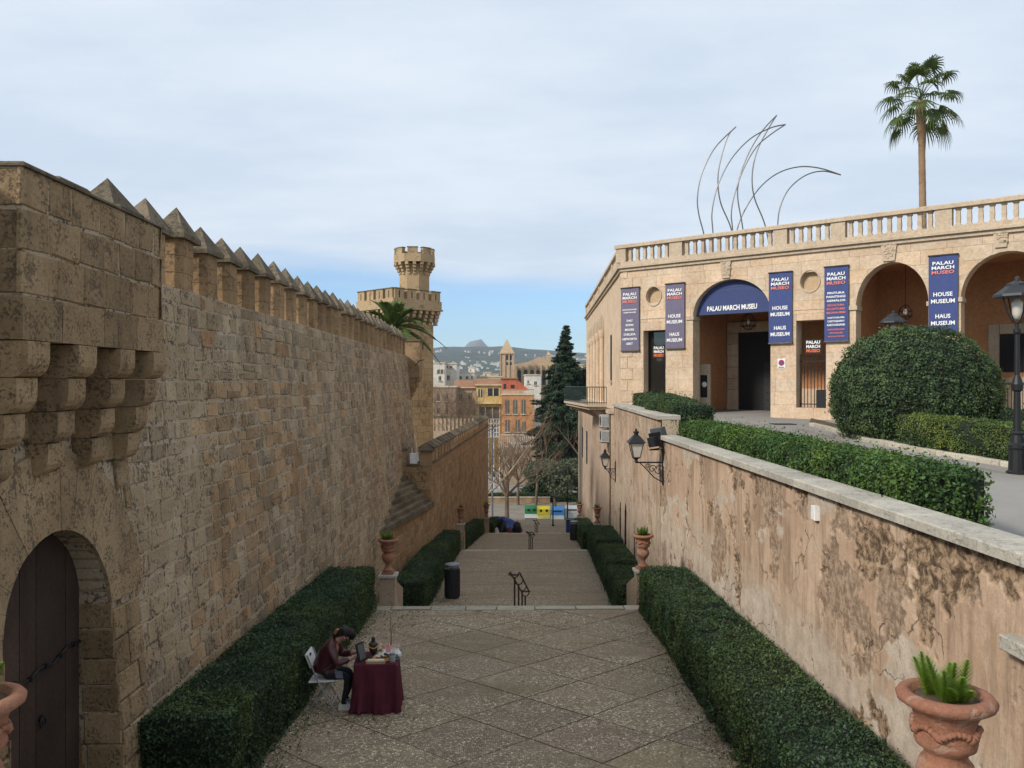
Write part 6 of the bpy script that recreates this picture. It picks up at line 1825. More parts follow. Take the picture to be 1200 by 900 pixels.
# ================================================================== litter bins
M['bin'] = plain('charcoal_bin', (0.022,0.024,0.027), rough=0.5, metal=0.1)
M['steel'] = plain('grey_steel', (0.16,0.17,0.18), rough=0.45, metal=0.6)
def litter_bin(label, x, y, h=1.12, r_=0.25):
    t = thing('litter_bin', label, 'bin', (x,y,GZ(y)), group='round litter bins on the steps')
    s = MB(); s.lathe([(r_*0.94,0.03),(r_,0.05),(r_,h*0.80),(r_*1.02,h*0.81),(r_*1.02,h*0.84),(r_*0.8,h*0.84)], seg=28); s.build('barrel', M['bin'], t)
    for k in range(20):
        th = 2*math.pi*k/20; c = Vector((r_*math.cos(th),r_*math.sin(th),0)); s = MB(); s.tube([c+Vector((0,0,0.06)), c+Vector((0,0,h*0.79))],0.010,4); s.build('rib', M['bin'], t)
    for k in range(3):
        th = 2*math.pi*k/3+0.4; c = Vector((r_*0.8*math.cos(th),r_*0.8*math.sin(th),0)); s = MB(); s.tube([c+Vector((0,0,h*0.83)), c+Vector((0,0,h*0.95))],0.014,6); s.build('lid_support', M['bin'], t)
    s = MB(); s.lathe([(r_*0.98,h*0.93),(r_*1.04,h*0.94),(r_*1.04,h*0.965),(r_*0.8,h*0.985),(r_*0.3,h),(0.02,h)], seg=28); s.build('lid', M['steel'], t)
    s = MB(); s.lathe([(r_*0.8,0.0),(r_*0.8,0.04)], seg=20); s.build('foot', M['iron'], t)
litter_bin('dark cylindrical litter bin with grey lid on the left of the middle landing', P(530,700,27.2).x, 27.2, 1.16)
litter_bin('dark cylindrical litter bin by the right hedge on the far third landing', P(673,634,48.0).x, 48.0, 1.15)

# ================================================================== handrails
def handrail(label, x, d0, d1, w=0.22, n=4):
    z0, z1 = GZ(d0), GZ(d1); t = thing('handrail', label, 'handrail', (x,d0,z0), R(-5.5), group='iron handrails on the stair axis')
    L = d1-d0; sl = (z1-z0)/L
    def zz(q): return sl*q
    top = lambda q: 0.90+zz(q)
    for sx in (-w/2,w/2):
        s = MB(); s.tube([(sx,-0.25,top(0)-0.02),(sx,-0.22,top(0)),(sx,0.1,top(0.1)),(sx,L,top(L)),(sx,L+0.2,top(L)-0.04)],0.021,7); s.build('rail', M['rust'], t)
    for q in (-0.25,L+0.2):
        s = MB(); zq = top(0)-0.02 if q < 0 else top(L)-0.04; s.tube([(-w/2,q,zq),(w/2,q,zq)],0.021,7); s.build('end_bar', M['rust'], t)
    for k in range(n):
        q = L*(k+0.02)/(n-0.9); q = min(q, L)
        zg = GZ(d0+q)-z0-0.15
        s = MB(); s.tube([(0,q,zg),(0,q,top(q)-0.14)],0.022,7); s.build('post', M['rust'], t)
        s = MB(); s.tube([(w/2*math.cos(a),q,top(q)-0.14*math.sin(a)) for a in [math.pi*i/10 for i in range(11)]],0.015,6); s.build('bracket', M['rust'], t)
handrail('rusty double handrail in the middle of the nearest flight of steps', P(603,663,19.6).x, 19.6, 23.4)
handrail('rusty double handrail in the middle of the second flight of steps', P(620,620,38.7).x, 38.7, 41.4, n=3)
handrail('rusty double handrail in the middle of the third flight of steps', P(627,610,53.3).x, 53.3, 56.6, n=3)

# ================================================================== lanterns
M['lampglass'] = plain('milky_lantern_glass', (0.55,0.50,0.43), rough=0.2, spec=0.5, var=0.1)
def lantern_parts(t, z0, sc=1.0, org=(0,0)):
    """four-sided street lantern head standing at z0"""
    x, y = org
    def fr(r_, z): return [(x+r_*a, y+r_*b_, z) for a,b_ in ((-1,-1),(1,-1),(1,1),(-1,1))]
    def frustum(r0, z0_, r1, z1_, name, mat):
        s = MB(); s.add(fr(r0,z0_)+fr(r1,z1_), [(0,3,2,1),(4,5,6,7),(0,1,5,4),(1,2,6,5),(2,3,7,6),(3,0,4,7)]); return s.build(name, mat, t)
    frustum(0.085*sc, z0+0.08*sc, 0.165*sc, z0+0.44*sc, 'glass', M['lampglass'])
    s = MB()
    b0, b1 = fr(0.09*sc,z0+0.06*sc), fr(0.175*sc,z0+0.46*sc)
    for a, b_ in zip(b0,b1): s.tube([a,b_],0.012*sc,5)
    for rg_ in (b0,b1):
        for k in range(4): s.tube([rg_[k],rg_[(k+1)%4]],0.012*sc,5)
    s.build('frame', M['iron'], t)
    frustum(0.23*sc, z0+0.46*sc, 0.22*sc, z0+0.48*sc, 'eave', M['iron'])
    frustum(0.22*sc, z0+0.48*sc, 0.075*sc, z0+0.66*sc, 'roof', M['iron'])
    s = MB(); s.lathe([(0.06*sc,0.66*sc),(0.06*sc,0.72*sc),(0.08*sc,0.73*sc),(0.08*sc,0.76*sc),(0.03*sc,0.78*sc),(0.03*sc,0.82*sc),(0.002,0.85*sc)], (x,y,z0), 10); s.build('finial', M['iron'], t)
    s = MB(); s.lathe([(0.025*sc,-0.08*sc),(0.05*sc,-0.04*sc),(0.035*sc,0.0),(0.095*sc,0.05*sc),(0.095*sc,0.065*sc)], (x,y,z0), 10); s.build('base', M['iron'], t)
def wall_lantern(label, px, py, d, xw, sc):
    """bracket from the wall at x = xw reaching towards -x"""
    h = P(px, py, d); t = thing('wall_lantern', label, 'lantern', (xw, d, h.z), group='bracket lanterns on the right-hand wall')
    L = xw-h.x
    lantern_parts(t, 0.05, sc, (-L,0))
    s = MB(); s.tube([(0,0,-0.02),(-L,0,-0.02)],0.022*sc,7); s.build('arm', M['iron'], t)
    s = MB(); s.box(-0.03,0.0,-0.05,0.05,-0.62*sc,0.30); s.build('wall_plate', M['iron'], t)
    s = MB(); s.tube([(-0.01,0,-0.56*sc),(-L*0.35,0,-0.42*sc),(-L*0.62,0,-0.20*sc),(-L*0.85,0,-0.04)],0.016*sc,6)
    for (cx_, cz, r_) in ((-0.17*L,-0.24*sc,0.16*sc),(-0.40*L,-0.20*sc,0.12*sc),(-0.58*L,-0.12*sc,0.07*sc)):
        s.tube([(cx_+r_*(1-0.06*i)*math.cos(i*0.55), 0, cz+r_*(1-0.06*i)*math.sin(i*0.55)) for i in range(16)],0.012*sc,5)
    s.build('scrollwork', M['iron'], t); return t
wall_lantern('large black wall lantern on a scrolled bracket below the floodlight', 745.5, 541, 22.4, 4.38, 1.02)
wall_lantern('smaller black wall lantern farther down near the air conditioners', 709, 549, 36.2, 4.96, 0.98)
# floodlight on a pole next to the lantern
fl = P(771, 512, 22.45); base = P(779, 528, 22.45)
t = thing('floodlight', 'grey square floodlight on an arm above the large wall lantern', 'floodlight', (4.36,22.45,base.z))
s = MB(); s.tube([(0,0,-0.35),(0,0,0.02),(-0.36,0,0.02),(fl.x-4.36+0.05,0,0.06),(fl.x-4.36+0.05,0,0.16)],0.020,6); s.build('arm', M['rust'], t)
c = Vector((fl.x-4.36, 0, 0.36)); rot = Matrix.Rotation(R(-14),3,'Y') @ Matrix.Rotation(R(35),3,'Z')
def rb_(x0,x1,y0,y1,z0,z1,name,mat):
    s = MB(); s.box(x0,x1,y0,y1,z0,z1); s.v = [tuple(c + rot @ Vector(v)) for v in s.v]; s.build(name, mat, t)
rb_(-0.04,0.16,-0.2,0.2,-0.24,0.26,'housing',M['steel']); rb_(-0.16,-0.045,-0.17,0.17,-0.22,0.16,'lens_hood',M['iron']); rb_(-0.30,-0.17,-0.12,0.12,-0.20,0.06,'ballast',M['bin'])
s = MB(); s.tube([(fl.x-4.36+0.05,-0.2,0.30),(fl.x-4.36+0.05,-0.2,0.12),(fl.x-4.36+0.05,0.2,0.12),(fl.x-4.36+0.05,0.2,0.30)],0.018,6); s.build('yoke', M['rust'], t)

# ================================================================== street lamps
def lamp_post(label, px, py, H_, loc=None):
    p = street_pt(px, py) if loc is None else loc
    t = thing('street_lamp', label, 'street lamp', p, group='cast iron street lamps by the museum')
    hp_ = H_-0.98
    s = MB(); s.lathe([(0.20,0),(0.20,0.06),(0.16,0.09),(0.15,0.50),(0.17,0.54),(0.17,0.60),(0.12,0.64),(0.10,0.80),(0.12,0.84),(0.085,0.88)], seg=12); s.build('pedestal', M['iron'], t)
    s = MB(); s.lathe([(0.075,0.86),(0.06,hp_*0.55),(0.10,hp_*0.56),(0.11,hp_*0.60),(0.075,hp_*0.64),(0.05,hp_*0.66),(0.045,hp_*0.93),(0.075,hp_*0.945),(0.075,hp_*0.965),(0.04,hp_*0.98),(0.04,hp_)], seg=12); s.build('post', M['iron'], t)
    s = MB()
    for sg in (-1,1):
        s.tube([(0,0,hp_),(sg*0.10,0,hp_+0.06),(sg*0.20,0,hp_+0.24),(sg*0.29,0,hp_+0.56)],0.014,6); s.tube([(0,0,hp_),(0,sg*0.10,hp_+0.06),(0,sg*0.20,hp_+0.24),(0,sg*0.29,hp_+0.56)],0.014,6)
    s.build('cradle', M['iron'], t)
    s = MB(); s.lathe([(0.05,hp_+0.10),(0.09,hp_+0.2),(0.10,hp_+0.42),(0.06,hp_+0.52)], seg=12); s.build('globe', M['lampglass'], t, True)
    s = MB(); z_ = hp_+0.55
    def fr(r_, z): return [(r_*math.cos(2*math.pi*k/8+math.pi/8), r_*math.sin(2*math.pi*k/8+math.pi/8), z) for k in range(8)]
    rings = [(0.44,z_),(0.43,z_+0.05),(0.20,z_+0.23),(0.20,z_+0.27),(0.09,z_+0.31),(0.05,z_+0.33),(0.05,z_+0.38),(0.01,z_+0.43)]
    vs, fs = [], []
    for r_, z in rings: vs += fr(r_, z)
    for i in range(len(rings)-1):
        for k in range(8): fs.append((i*8+k,i*8+(k+1)%8,(i+1)*8+(k+1)%8,(i+1)*8+k))
    fs.append(tuple(reversed(range(8)))); s.add(vs, fs); s.build('hood', M['bin'], t)
lamp_post('black cast iron street lamp with wide hood standing at the right edge', 1192, 556, 4.03)
lp_ = P(1047, 450, 27.3); lp_.z = SZ(27.3)
lamp_post('street lamp whose hood shows just above the domed bush', 0, 0, 4.0, lp_)

# ================================================================== steel crescent sculpture on the roof terrace
M['chrome'] = plain('brushed_steel', (0.13,0.125,0.12), rough=0.4, metal=0.6)
sp0 = P(890, 300, 41.0); org = Vector((sp0.x, 41.0, Z_CORN+0.30))
sc_ = thing('steel_sculpture', 'abstract sculpture of curved steel rod crescents above the museum roof', 'sculpture', org)
s = MB(); s.box(-3.4,2.6,-0.6,0.9,0,0.12); s.build('base', M['museum_trim'], sc_)
def arc_c(pts, dy):
    q = [(790+x/2.927, 40+y/2.927) for x,y in pts]
    w = [P(x,y,41.0+dy) for x,y in q]
    # run the lower end down to the base
    e_ = w[-1] + (w[-1]-w[-2]).normalized()*0.1; w[-1] = e_
    e2 = Vector((w[-1].x+(w[-1].x-w[-2].x)*0.6, w[-1].y, org.z+0.1)); w.append(e2)
    # smooth (Catmull-Rom)
    out = []
    for i in range(len(w)-1):
        p0_, p1_, p2_, p3_ = w[max(i-1,0)], w[i], w[i+1], w[min(i+2,len(w)-1)]
        for k in range(6):
            t_ = k/6; out.append(0.5*((2*p1_)+(-p0_+p2_)*t_+(2*p0_-5*p1_+4*p2_-p3_)*t_*t_+(-p0_+3*p1_-3*p2_+p3_)*t_**3))
    out.append(w[-1])
    return [p-org for p in out]
for dy, a, b_ in ((0.0,[(212,318),(140,390),(95,480),(80,560),(85,620),(102,690)],[(212,318),(185,350),(160,430),(150,500),(160,580),(195,668)]),
                  (0.3,[(352,278),(300,335),(255,410),(225,490),(218,560),(235,665)],[(352,278),(320,330),(285,400),(268,480),(275,560),(312,658)]),
                  (-0.3,[(382,310),(330,322),(260,360),(195,430),(150,520),(130,610),(133,680)],[(382,310),(330,345),(280,390),(235,470),(205,560),(196,620),(200,668)]),
                  (0.6,[(572,483),(500,460),(430,455),(360,475),(300,520),(250,590),(218,668)],[(572,483),(510,470),(450,485),(395,530),(365,590),(356,650)])):
    for pts in (a,b_):
        s = MB(); s.tube(arc_c(pts,dy),0.032,6); s.build('steel_rod', M['chrome'], sc_)

# ================================================================== market stall: table, goods, chair, seated person
D = 12.45
tx, ty = P(442,828,D).x, D
gz = GZ(D)
def on_ground(y): return GZ(y)+0.016
M['cloth'] = plain('burgundy_cloth', (0.085,0.010,0.024), rough=0.85, var=0.2, scale=5)
tb_ = thing('stall_table', 'small table draped with a burgundy cloth in front of the seated person', 'table', (tx,ty,on_ground(ty)), R(4))
TW, TD, TH = 0.64, 0.60, 0.74
s = MB(); s.box(-TW/2,TW/2,-TD/2,TD/2,TH-0.025,TH-0.003); s.build('table_top', plain('pale_board',(0.30,0.21,0.12)), tb_)
for sx in (-1,1):
    for sy in (-1,1):
        s = MB(); s.tube([(sx*(TW/2-0.05),sy*(TD/2-0.05),0),(sx*(TW/2-0.05),sy*(TD/2-0.05),TH-0.025)],0.015,6); s.build('leg', M['iron'], tb_)
# draped cloth with folds, one continuous sheet
per = []; nseg = 96
def rrect(t_, w, d):
    L_ = 2*(w+d); q = t_*L_
    if q < w: return (-w/2+q,-d/2,0,-1)
    q -= w
    if q < d: return (w/2,-d/2+q,1,0)
    q -= d
    if q < w: return (w/2-q,d/2,0,1)
    q -= w
    return (-w/2,d/2-q,-1,0)
rows_ = [0.0,0.02,0.12,0.25,0.40,0.55,0.66,0.715]
vs, fs = [], []
for j, dn in enumerate(rows_):
    for k in range(nseg):
        x,y,nx_,ny_ = rrect(k/nseg, TW, TD)
        f = dn/0.715
        fold = (0.050*math.sin(k*0.62+1.3*math.sin(k*0.21)-1.5*f)+0.020*math.sin(k*1.55+1+0.8*f))*f
        push = 0.004+0.02*f*f+fold*0.8
        hem = (0.03*math.sin(k*0.22+1.0)+0.02*math.sin(k*0.5))*f
        c_ = 0.12*f*(abs(x)/(TW/2))*(abs(y)/(TD/2))**2
        z = max(0.012, TH+0.002-dn+hem*0.6)
        vs.append((x+(nx_+0.4*math.copysign(1,x)*(c_>0.08))*push, y+(ny_+0.4*math.copysign(1,y)*(c_>0.08))*push, z))
for j in range(len(rows_)-1):
    for k in range(nseg):
        k2=(k+1)%nseg; fs.append((j*nseg+k2,j*nseg+k,(j+1)*nseg+k,(j+1)*nseg+k2))
fs.append(tuple(range(nseg)))
s = MB(); s.add(vs, fs); s.build('tablecloth', M['cloth'], tb_, True)
# goods on the table
zt = on_ground(ty)+TH+0.004
def good(name, label, cat, x, y, parts, rz=0.0):
    c4, s4 = math.cos(R(4)), math.sin(R(4))
    t = thing(name, label, cat, (tx+x*c4-y*s4, ty+x*s4+y*c4, zt), rz, group='goods on the stall table')
    for nm, mb, mt in parts: mb.build(nm, mt, t)
    return t
mt_ = lambda n,c,**k: plain(n,c,**k)
def B_box(*a): s = MB(); s.box(*a); return s
def B_lathe(p, seg=14): s = MB(); s.lathe(p, seg=seg); return s
wood = mt_('pale_wood',(0.42,0.27,0.13)); dark = mt_('dark_display',(0.025,0.022,0.022),rough=0.5); cream = mt_('cream_card',(0.62,0.55,0.44)); pink = mt_('pink_cloth',(0.50,0.22,0.20)); amber = mt_('amber_beads',(0.45,0.22,0.05),rough=0.3)
good('display_tray','pale wooden tray along the front of the stall table','tray',0.02,-0.24,[('tray',B_box(-0.16,0.12,-0.05,0.05,0,0.035),wood),('cards',B_box(-0.14,0.10,-0.035,0.035,0.035,0.05),cream)],0.0)
fr = MB(); fr.obox((-0.09,0,0),(0.18,0,0),(0,0.07,0.26),(0,0.016,-0.004)); fr2 = MB(); fr2.obox((-0.07,-0.002,0.025),(0.14,0,0),(0,0.056,0.21),(0,-0.004,0.001))
good('picture_board','dark framed display board leaning at the left end of the stall table','frame',-0.20,-0.12,[('frame',fr,dark),('mount',fr2,mt_('grey_mount',(0.10,0.10,0.10)))],R(62))
good('jewellery_bust','black jewellery bust with amber necklace on the stall table','bust',-0.06,0.02,[('bust',B_lathe([(0.06,0),(0.062,0.012),(0.02,0.02),(0.02,0.05),(0.055,0.09),(0.062,0.13),(0.075,0.19),(0.07,0.215),(0.03,0.24),(0.026,0.30),(0.018,0.31)]),dark),('necklace',(lambda s: (s.tube([(0.068*math.cos(t_),0.072*math.sin(t_)-0.01,0.195+0.035*math.sin(t_)) for t_ in [2*math.pi*k/18 for k in range(19)]],0.008,6),s)[1])(MB()),amber)],0.2)
def bundle(seed, r_, h, col, nm):
    rr_ = random.Random(seed); s = MB(); seg=14; vs, fs = [], []
    prof = [(0.75,0),(1.0,0.25),(0.95,0.6),(0.6,0.9),(0.12,1.0)]
    for (q,z) in prof:
        for k in range(seg): w = q*r_*rr_.uniform(0.75,1.2); vs.append((w*math.cos(2*math.pi*k/seg), w*math.sin(2*math.pi*k/seg), z*h*(rr_.uniform(0.85,1.12) if z else 1)))
    for i in range(4):
        for k in range(seg): fs.append((i*seg+k,i*seg+(k+1)%seg,(i+1)*seg+(k+1)%seg,(i+1)*seg+k))
    fs += [tuple(reversed(range(seg))), tuple(range(4*seg,5*seg))]; s.add(vs, fs); return s
good('scarf_pile','crumpled pink scarf on the stall table','scarf',0.15,0.10,[('scarf',bundle(1,0.10,0.15,0,''),pink)])
good('lace_bundle','white lace bundle at the right end of the stall table','cloth bundle',0.27,-0.02,[('lace',bundle(2,0.09,0.13,0,''),mt_('white_lace',(0.62,0.60,0.56)))])
good('shell_basket','pale basket of shells near the middle of the stall table','basket',0.06,-0.08,[('basket',B_lathe([(0.06,0),(0.085,0.05),(0.09,0.06),(0.075,0.058)]),wood),('shells',bundle(3,0.07,0.10,0,''),cream)])
good('bead_heap','heap of amber bead bracelets on the stall table','beads',0.13,-0.14,[('beads',bundle(4,0.075,0.06,0,''),amber),('ring',(lambda s: (s.tube([(0.06*math.cos(t_),0.06*math.sin(t_),0.07) for t_ in [2*math.pi*k/14 for k in range(15)]],0.012,5),s)[1])(MB()),dark)])
good('glass_jars','clear grey jar with silver lid at the right front of the stall table','jar',0.24,-0.19,[('jar',B_lathe([(0.045,0),(0.05,0.02),(0.05,0.09),(0.04,0.10)]),mt_('jar_glass',(0.30,0.32,0.33),rough=0.1)),('lid',B_lathe([(0.043,0.10),(0.043,0.12),(0.01,0.122)]),M['steel'])])
good('incense_stick','tall thin stick with orange tips standing at the back of the stall table','stick',0.19,0.20,[('stick',(lambda s:(s.tube([(0,0,0),(0.01,0,0.3),(-0.01,0.01,0.52)],[0.014,0.008,0.005],6),s)[1])(MB()),mt_('brown_stick',(0.18,0.09,0.05))),('tips',(lambda s:(s.tube([(0.0,0,0.3),(0.05,0,0.36)],0.006,5),s.tube([(0.005,0,0.4),(-0.04,0,0.46)],0.006,5),s)[2])(MB()),amber)])
good('cream_box','small cream cardboard box behind the jewellery bust','box',-0.02,0.20,[('box',B_box(-0.08,0.08,-0.06,0.06,0,0.11),cream),('lid',B_box(-0.084,0.084,-0.064,0.064,0.111,0.135),wood)],0.3)
good('bracelet_roll','striped bracelet roll at the back right of the stall table','bracelet roll',0.29,0.16,[('roll',(lambda s:(s.tube([(-0.07,0,0.04),(0.07,0,0.04)],0.04,12),s)[1])(MB()),mt_('grey_velvet',(0.16,0.17,0.20))),('bangle',(lambda s:(s.tube([(0.02,0.045*math.cos(t_),0.042+0.045*math.sin(t_)) for t_ in [2*math.pi*k/14 for k in range(15)]],0.006,5),s)[1])(MB()),M['white'])])

for i,(x,y,r_,h,c,lab) in enumerate(((-0.12,-0.22,0.035,0.05,(0.55,0.42,0.25),'tan bead string nearest the picture board'),(0.10,0.02,0.05,0.12,(0.58,0.55,0.50),'pale shell stack beside the bust'),(0.20,0.02,0.04,0.09,(0.35,0.10,0.06),'rust red pouch behind the bead heap'),(0.02,0.12,0.05,0.16,(0.50,0.42,0.30),'straw coloured tuft behind the bust'),(0.25,0.11,0.045,0.11,(0.60,0.56,0.50),'white knitted pouch beside the pink scarf'),(0.30,-0.12,0.035,0.08,(0.12,0.16,0.15),'dark green trinket at the right edge'),(-0.03,-0.12,0.04,0.07,(0.50,0.26,0.08),'orange trinket in front of the bust'),(0.17,-0.06,0.035,0.10,(0.62,0.58,0.52),'white trinket in the middle'))):
    good('trinket', lab+' on the stall table', 'trinket', x, y, [('trinket_body',bundle(40+i,r_,h,0,''),mt_('trinket_colour',c)),('trinket_band',(lambda s:(s.tube([(r_*0.9*math.cos(t_),r_*0.9*math.sin(t_),h*0.55) for t_ in [2*math.pi*k/10 for k in range(11)]],0.007,5),s)[1])(MB()),dark if i%2 else amber)])
# folding chair
chx, chy = P(380,820,D).x, D+0.02
chz = on_ground(chy)
ch = thing('folding_chair', 'white folding chair under the seated person', 'chair', (chx,chy,chz), 0)
cw_ = M['white']; tubec = plain('chair_tube',(0.40,0.40,0.41),rough=0.4,metal=0.5)
for sy in (-0.19,0.19):
    s = MB(); s.tube([(0.20,sy,0.0),(-0.05,sy,0.42),(-0.22,sy,0.84)],0.012,7); s.build('leg', tubec, ch)
    s = MB(); s.tube([(-0.22,sy*0.9,0.0),(0.16,sy*0.9,0.44)],0.012,7); s.build('leg', tubec, ch)
s = MB(); s.obox((-0.20,-0.19,0.425),(0.38,0,0.015),(0,0.38,0),(0,0,0.018),0.004); s.build('seat', cw_, ch)
s = MB(); s.obox((-0.155,-0.19,0.65),(-0.085,0,0.20),(0,0.38,0),(-0.018,0,-0.008)); bk = s.build('backrest', cw_, ch)
s = MB(); s.tube([(-0.222,-0.04,0.79),(-0.226,0.04,0.79)],0.022,8); s.build('hand_hole', M['void'], bk)
for zq, xq in ((0.10,0.15),(0.08,-0.15)):
    s = MB(); s.tube([(xq,-0.18,zq),(xq,0.18,zq)],0.009,6); s.build('stretcher', tubec, ch)

# seated person: continuous skinned figure, posed over the table
def skin_object(name, verts, edges, radii, root, mat, parent, sub=2):
    me = bpy.data.meshes.new(name); me.from_pydata([tuple(v) for v in verts], edges, [])
    o = bpy.data.objects.new('tmp', me); COL.objects.link(o)
    m_ = o.modifiers.new('s','SKIN'); m_.use_smooth_shade = True
    sd_ = me.skin_vertices[0].data
    for i, r_ in enumerate(radii): sd_[i].radius = (r_ if isinstance(r_, tuple) else (r_,r_)); sd_[i].use_root = (i == root)
    ss = o.modifiers.new('d','SUBSURF'); ss.levels = sub; ss.render_levels = sub
    bpy.context.view_layer.update()
    nm = bpy.data.meshes.new_from_object(o.evaluated_get(bpy.context.evaluated_depsgraph_get()))
    bpy.data.objects.remove(o); bpy.data.meshes.remove(me)
    nm.name = name; nm.materials.clear()
    for m__ in (mat if isinstance(mat,(list,tuple)) else [mat]): nm.materials.append(m__)
    return link(name, nm, parent)
leather = plain('burgundy_leather', (0.062,0.011,0.016), rough=0.42, var=0.25, scale=14, bstr=0.15, spec=0.5)
skinm = plain('skin', (0.42,0.235,0.165), rough=0.55, var=0.05)
trous = plain('black_trousers', (0.014,0.014,0.017), rough=0.9)
hairm = plain('dark_hair', (0.010,0.007,0.006), rough=0.75, var=0.3, scale=40)
shoe = plain('white_trainer', (0.62,0.60,0.57), rough=0.6)
pe = thing('person', 'person in a burgundy leather jacket bent over the stall table, seated on a folding chair', 'person', (chx,chy,chz), 0)
# body mesh (torso, neck, head, arms, legs) as one skin graph; +x is towards the table
V_ = {}; Lst = []; RAD = []
def jv(k, p, r_): V_[k] = len(Lst); Lst.append(Vector(p)); RAD.append(r_)
jv('pel',(0.0,0,0.54),(0.15,0.17)); jv('waist',(0.01,0,0.70),(0.13,0.16)); jv('chest',(0.09,0,0.88),(0.135,0.18)); jv('neckb',(0.17,0,1.00),(0.075,0.09)); jv('neck',(0.235,0,1.045),(0.052,0.052)); jv('headb',(0.285,0,1.055),(0.075,0.07)); jv('head',(0.335,0,1.085),(0.10,0.085)); jv('crown',(0.36,0,1.13),(0.085,0.075))
E_ = [('pel','waist'),('waist','chest'),('chest','neckb'),('neckb','neck'),('neck','headb'),('headb','head'),('head','crown')]
for sy, sfx in ((-1,'R'),(1,'L')):
    jv('sh'+sfx,(0.12,sy*0.175,0.955),0.066); jv('el'+sfx,(0.22,sy*0.225,0.72),0.048); jv('wr'+sfx,(0.44,sy*0.13,0.775),0.030); jv('pa'+sfx,(0.50,sy*0.105,0.785),(0.030,0.018))
    jv('hip'+sfx,(0.08,sy*0.10,0.52),0.088); jv('kn'+sfx,(0.37,sy*0.115,0.50),0.060); jv('ca'+sfx,(0.36,sy*0.115,0.30),0.055); jv('an'+sfx,(0.30,sy*0.115,0.095),0.036); jv('toe'+sfx,(0.36,sy*0.12,0.05),0.032)
    E_ += [('chest','sh'+sfx),('sh'+sfx,'el'+sfx),('el'+sfx,'wr'+sfx),('wr'+sfx,'pa'+sfx),('pel','hip'+sfx),('hip'+sfx,'kn'+sfx),('kn'+sfx,'ca'+sfx),('ca'+sfx,'an'+sfx),('an'+sfx,'toe'+sfx)]
body = skin_object('body', Lst, [(V_[a],V_[b_]) for a,b_ in E_], RAD, V_['pel'], [skinm, trous, leather], pe)
for p in body.data.polygons:
    c = p.center
    if c.z < 0.56 and not (c.x > 0.36 and c.z > 0.7): p.material_index = 1
    if c.z < 0.60 and c.x > 0.12: p.material_index = 1
    if (c.z > 0.56 and c.x < 0.20 and c.z < 1.0): p.material_index = 2
# jacket: looser continuous shell over torso and sleeves
V2 = {}; L2 = []; R2 = []
def jj(k,p,r_): V2[k]=len(L2); L2.append(Vector(p)); R2.append(r_)
jj('hem',(-0.01,0,0.47),(0.20,0.205)); jj('w',(0.0,0,0.68),(0.165,0.19)); jj('c',(0.085,0,0.87),(0.165,0.205)); jj('nb',(0.165,0,0.995),(0.095,0.11)); jj('col',(0.215,0,1.03),(0.078,0.08))
e2 = [('hem','w'),('w','c'),('c','nb'),('nb','col')]
for sy, sfx in ((-1,'R'),(1,'L')):
    jj('s'+sfx,(0.12,sy*0.185,0.955),0.085); jj('e'+sfx,(0.22,sy*0.235,0.715),0.066); jj('k'+sfx,(0.415,sy*0.145,0.77),0.045)
    e2 += [('c','s'+sfx),('s'+sfx,'e'+sfx),('e'+sfx,'k'+sfx)]
jk = skin_object('jacket', L2, [(V2[a],V2[b_]) for a,b_ in e2], R2, V2['hem'], leather, pe)
# crumple the leather a little
for v in jk.data.vertices:
    n_ = mnoise.fractal(v.co*9, 1.0, 2.0, 3); v.co += v.normal*0.010*n_
s = MB(); s.tube([(0.03,-0.195,0.62),(0.10,-0.20,0.66),(0.14,-0.20,0.70)],0.006,5); s.build('zip', M['steel'], jk)
# hair: cap with tied-back tail, ear and face details
hr = skin_object('hair', [Vector((0.265,0,1.075)),Vector((0.315,0,1.125)),Vector((0.38,0,1.115)),Vector((0.415,0,1.065)),Vector((0.425,0,1.01)),Vector((0.20,0.0,1.125)),Vector((0.155,0.01,1.10)),Vector((0.13,0.0,1.03))], [(0,1),(1,2),(2,3),(3,4),(0,5),(5,6),(6,7)], [(0.092,0.085),(0.102,0.098),(0.095,0.096),(0.06,0.078),(0.012,0.03),(0.03,0.03),(0.038,0.038),(0.014,0.014)], 0, hairm, pe)
s = MB(); s.tube([(0.195,-0.035,1.13),(0.195,0.035,1.13)],0.045,10); s.build('hair_tie', plain('tan_tie',(0.30,0.15,0.07)), hr)
s = MB(); s.tube([(0.385,-0.004,1.005),(0.405,0,0.985),(0.39,0.004,0.98)],[0.012,0.014,0.008],6); s.build('nose', skinm, pe)
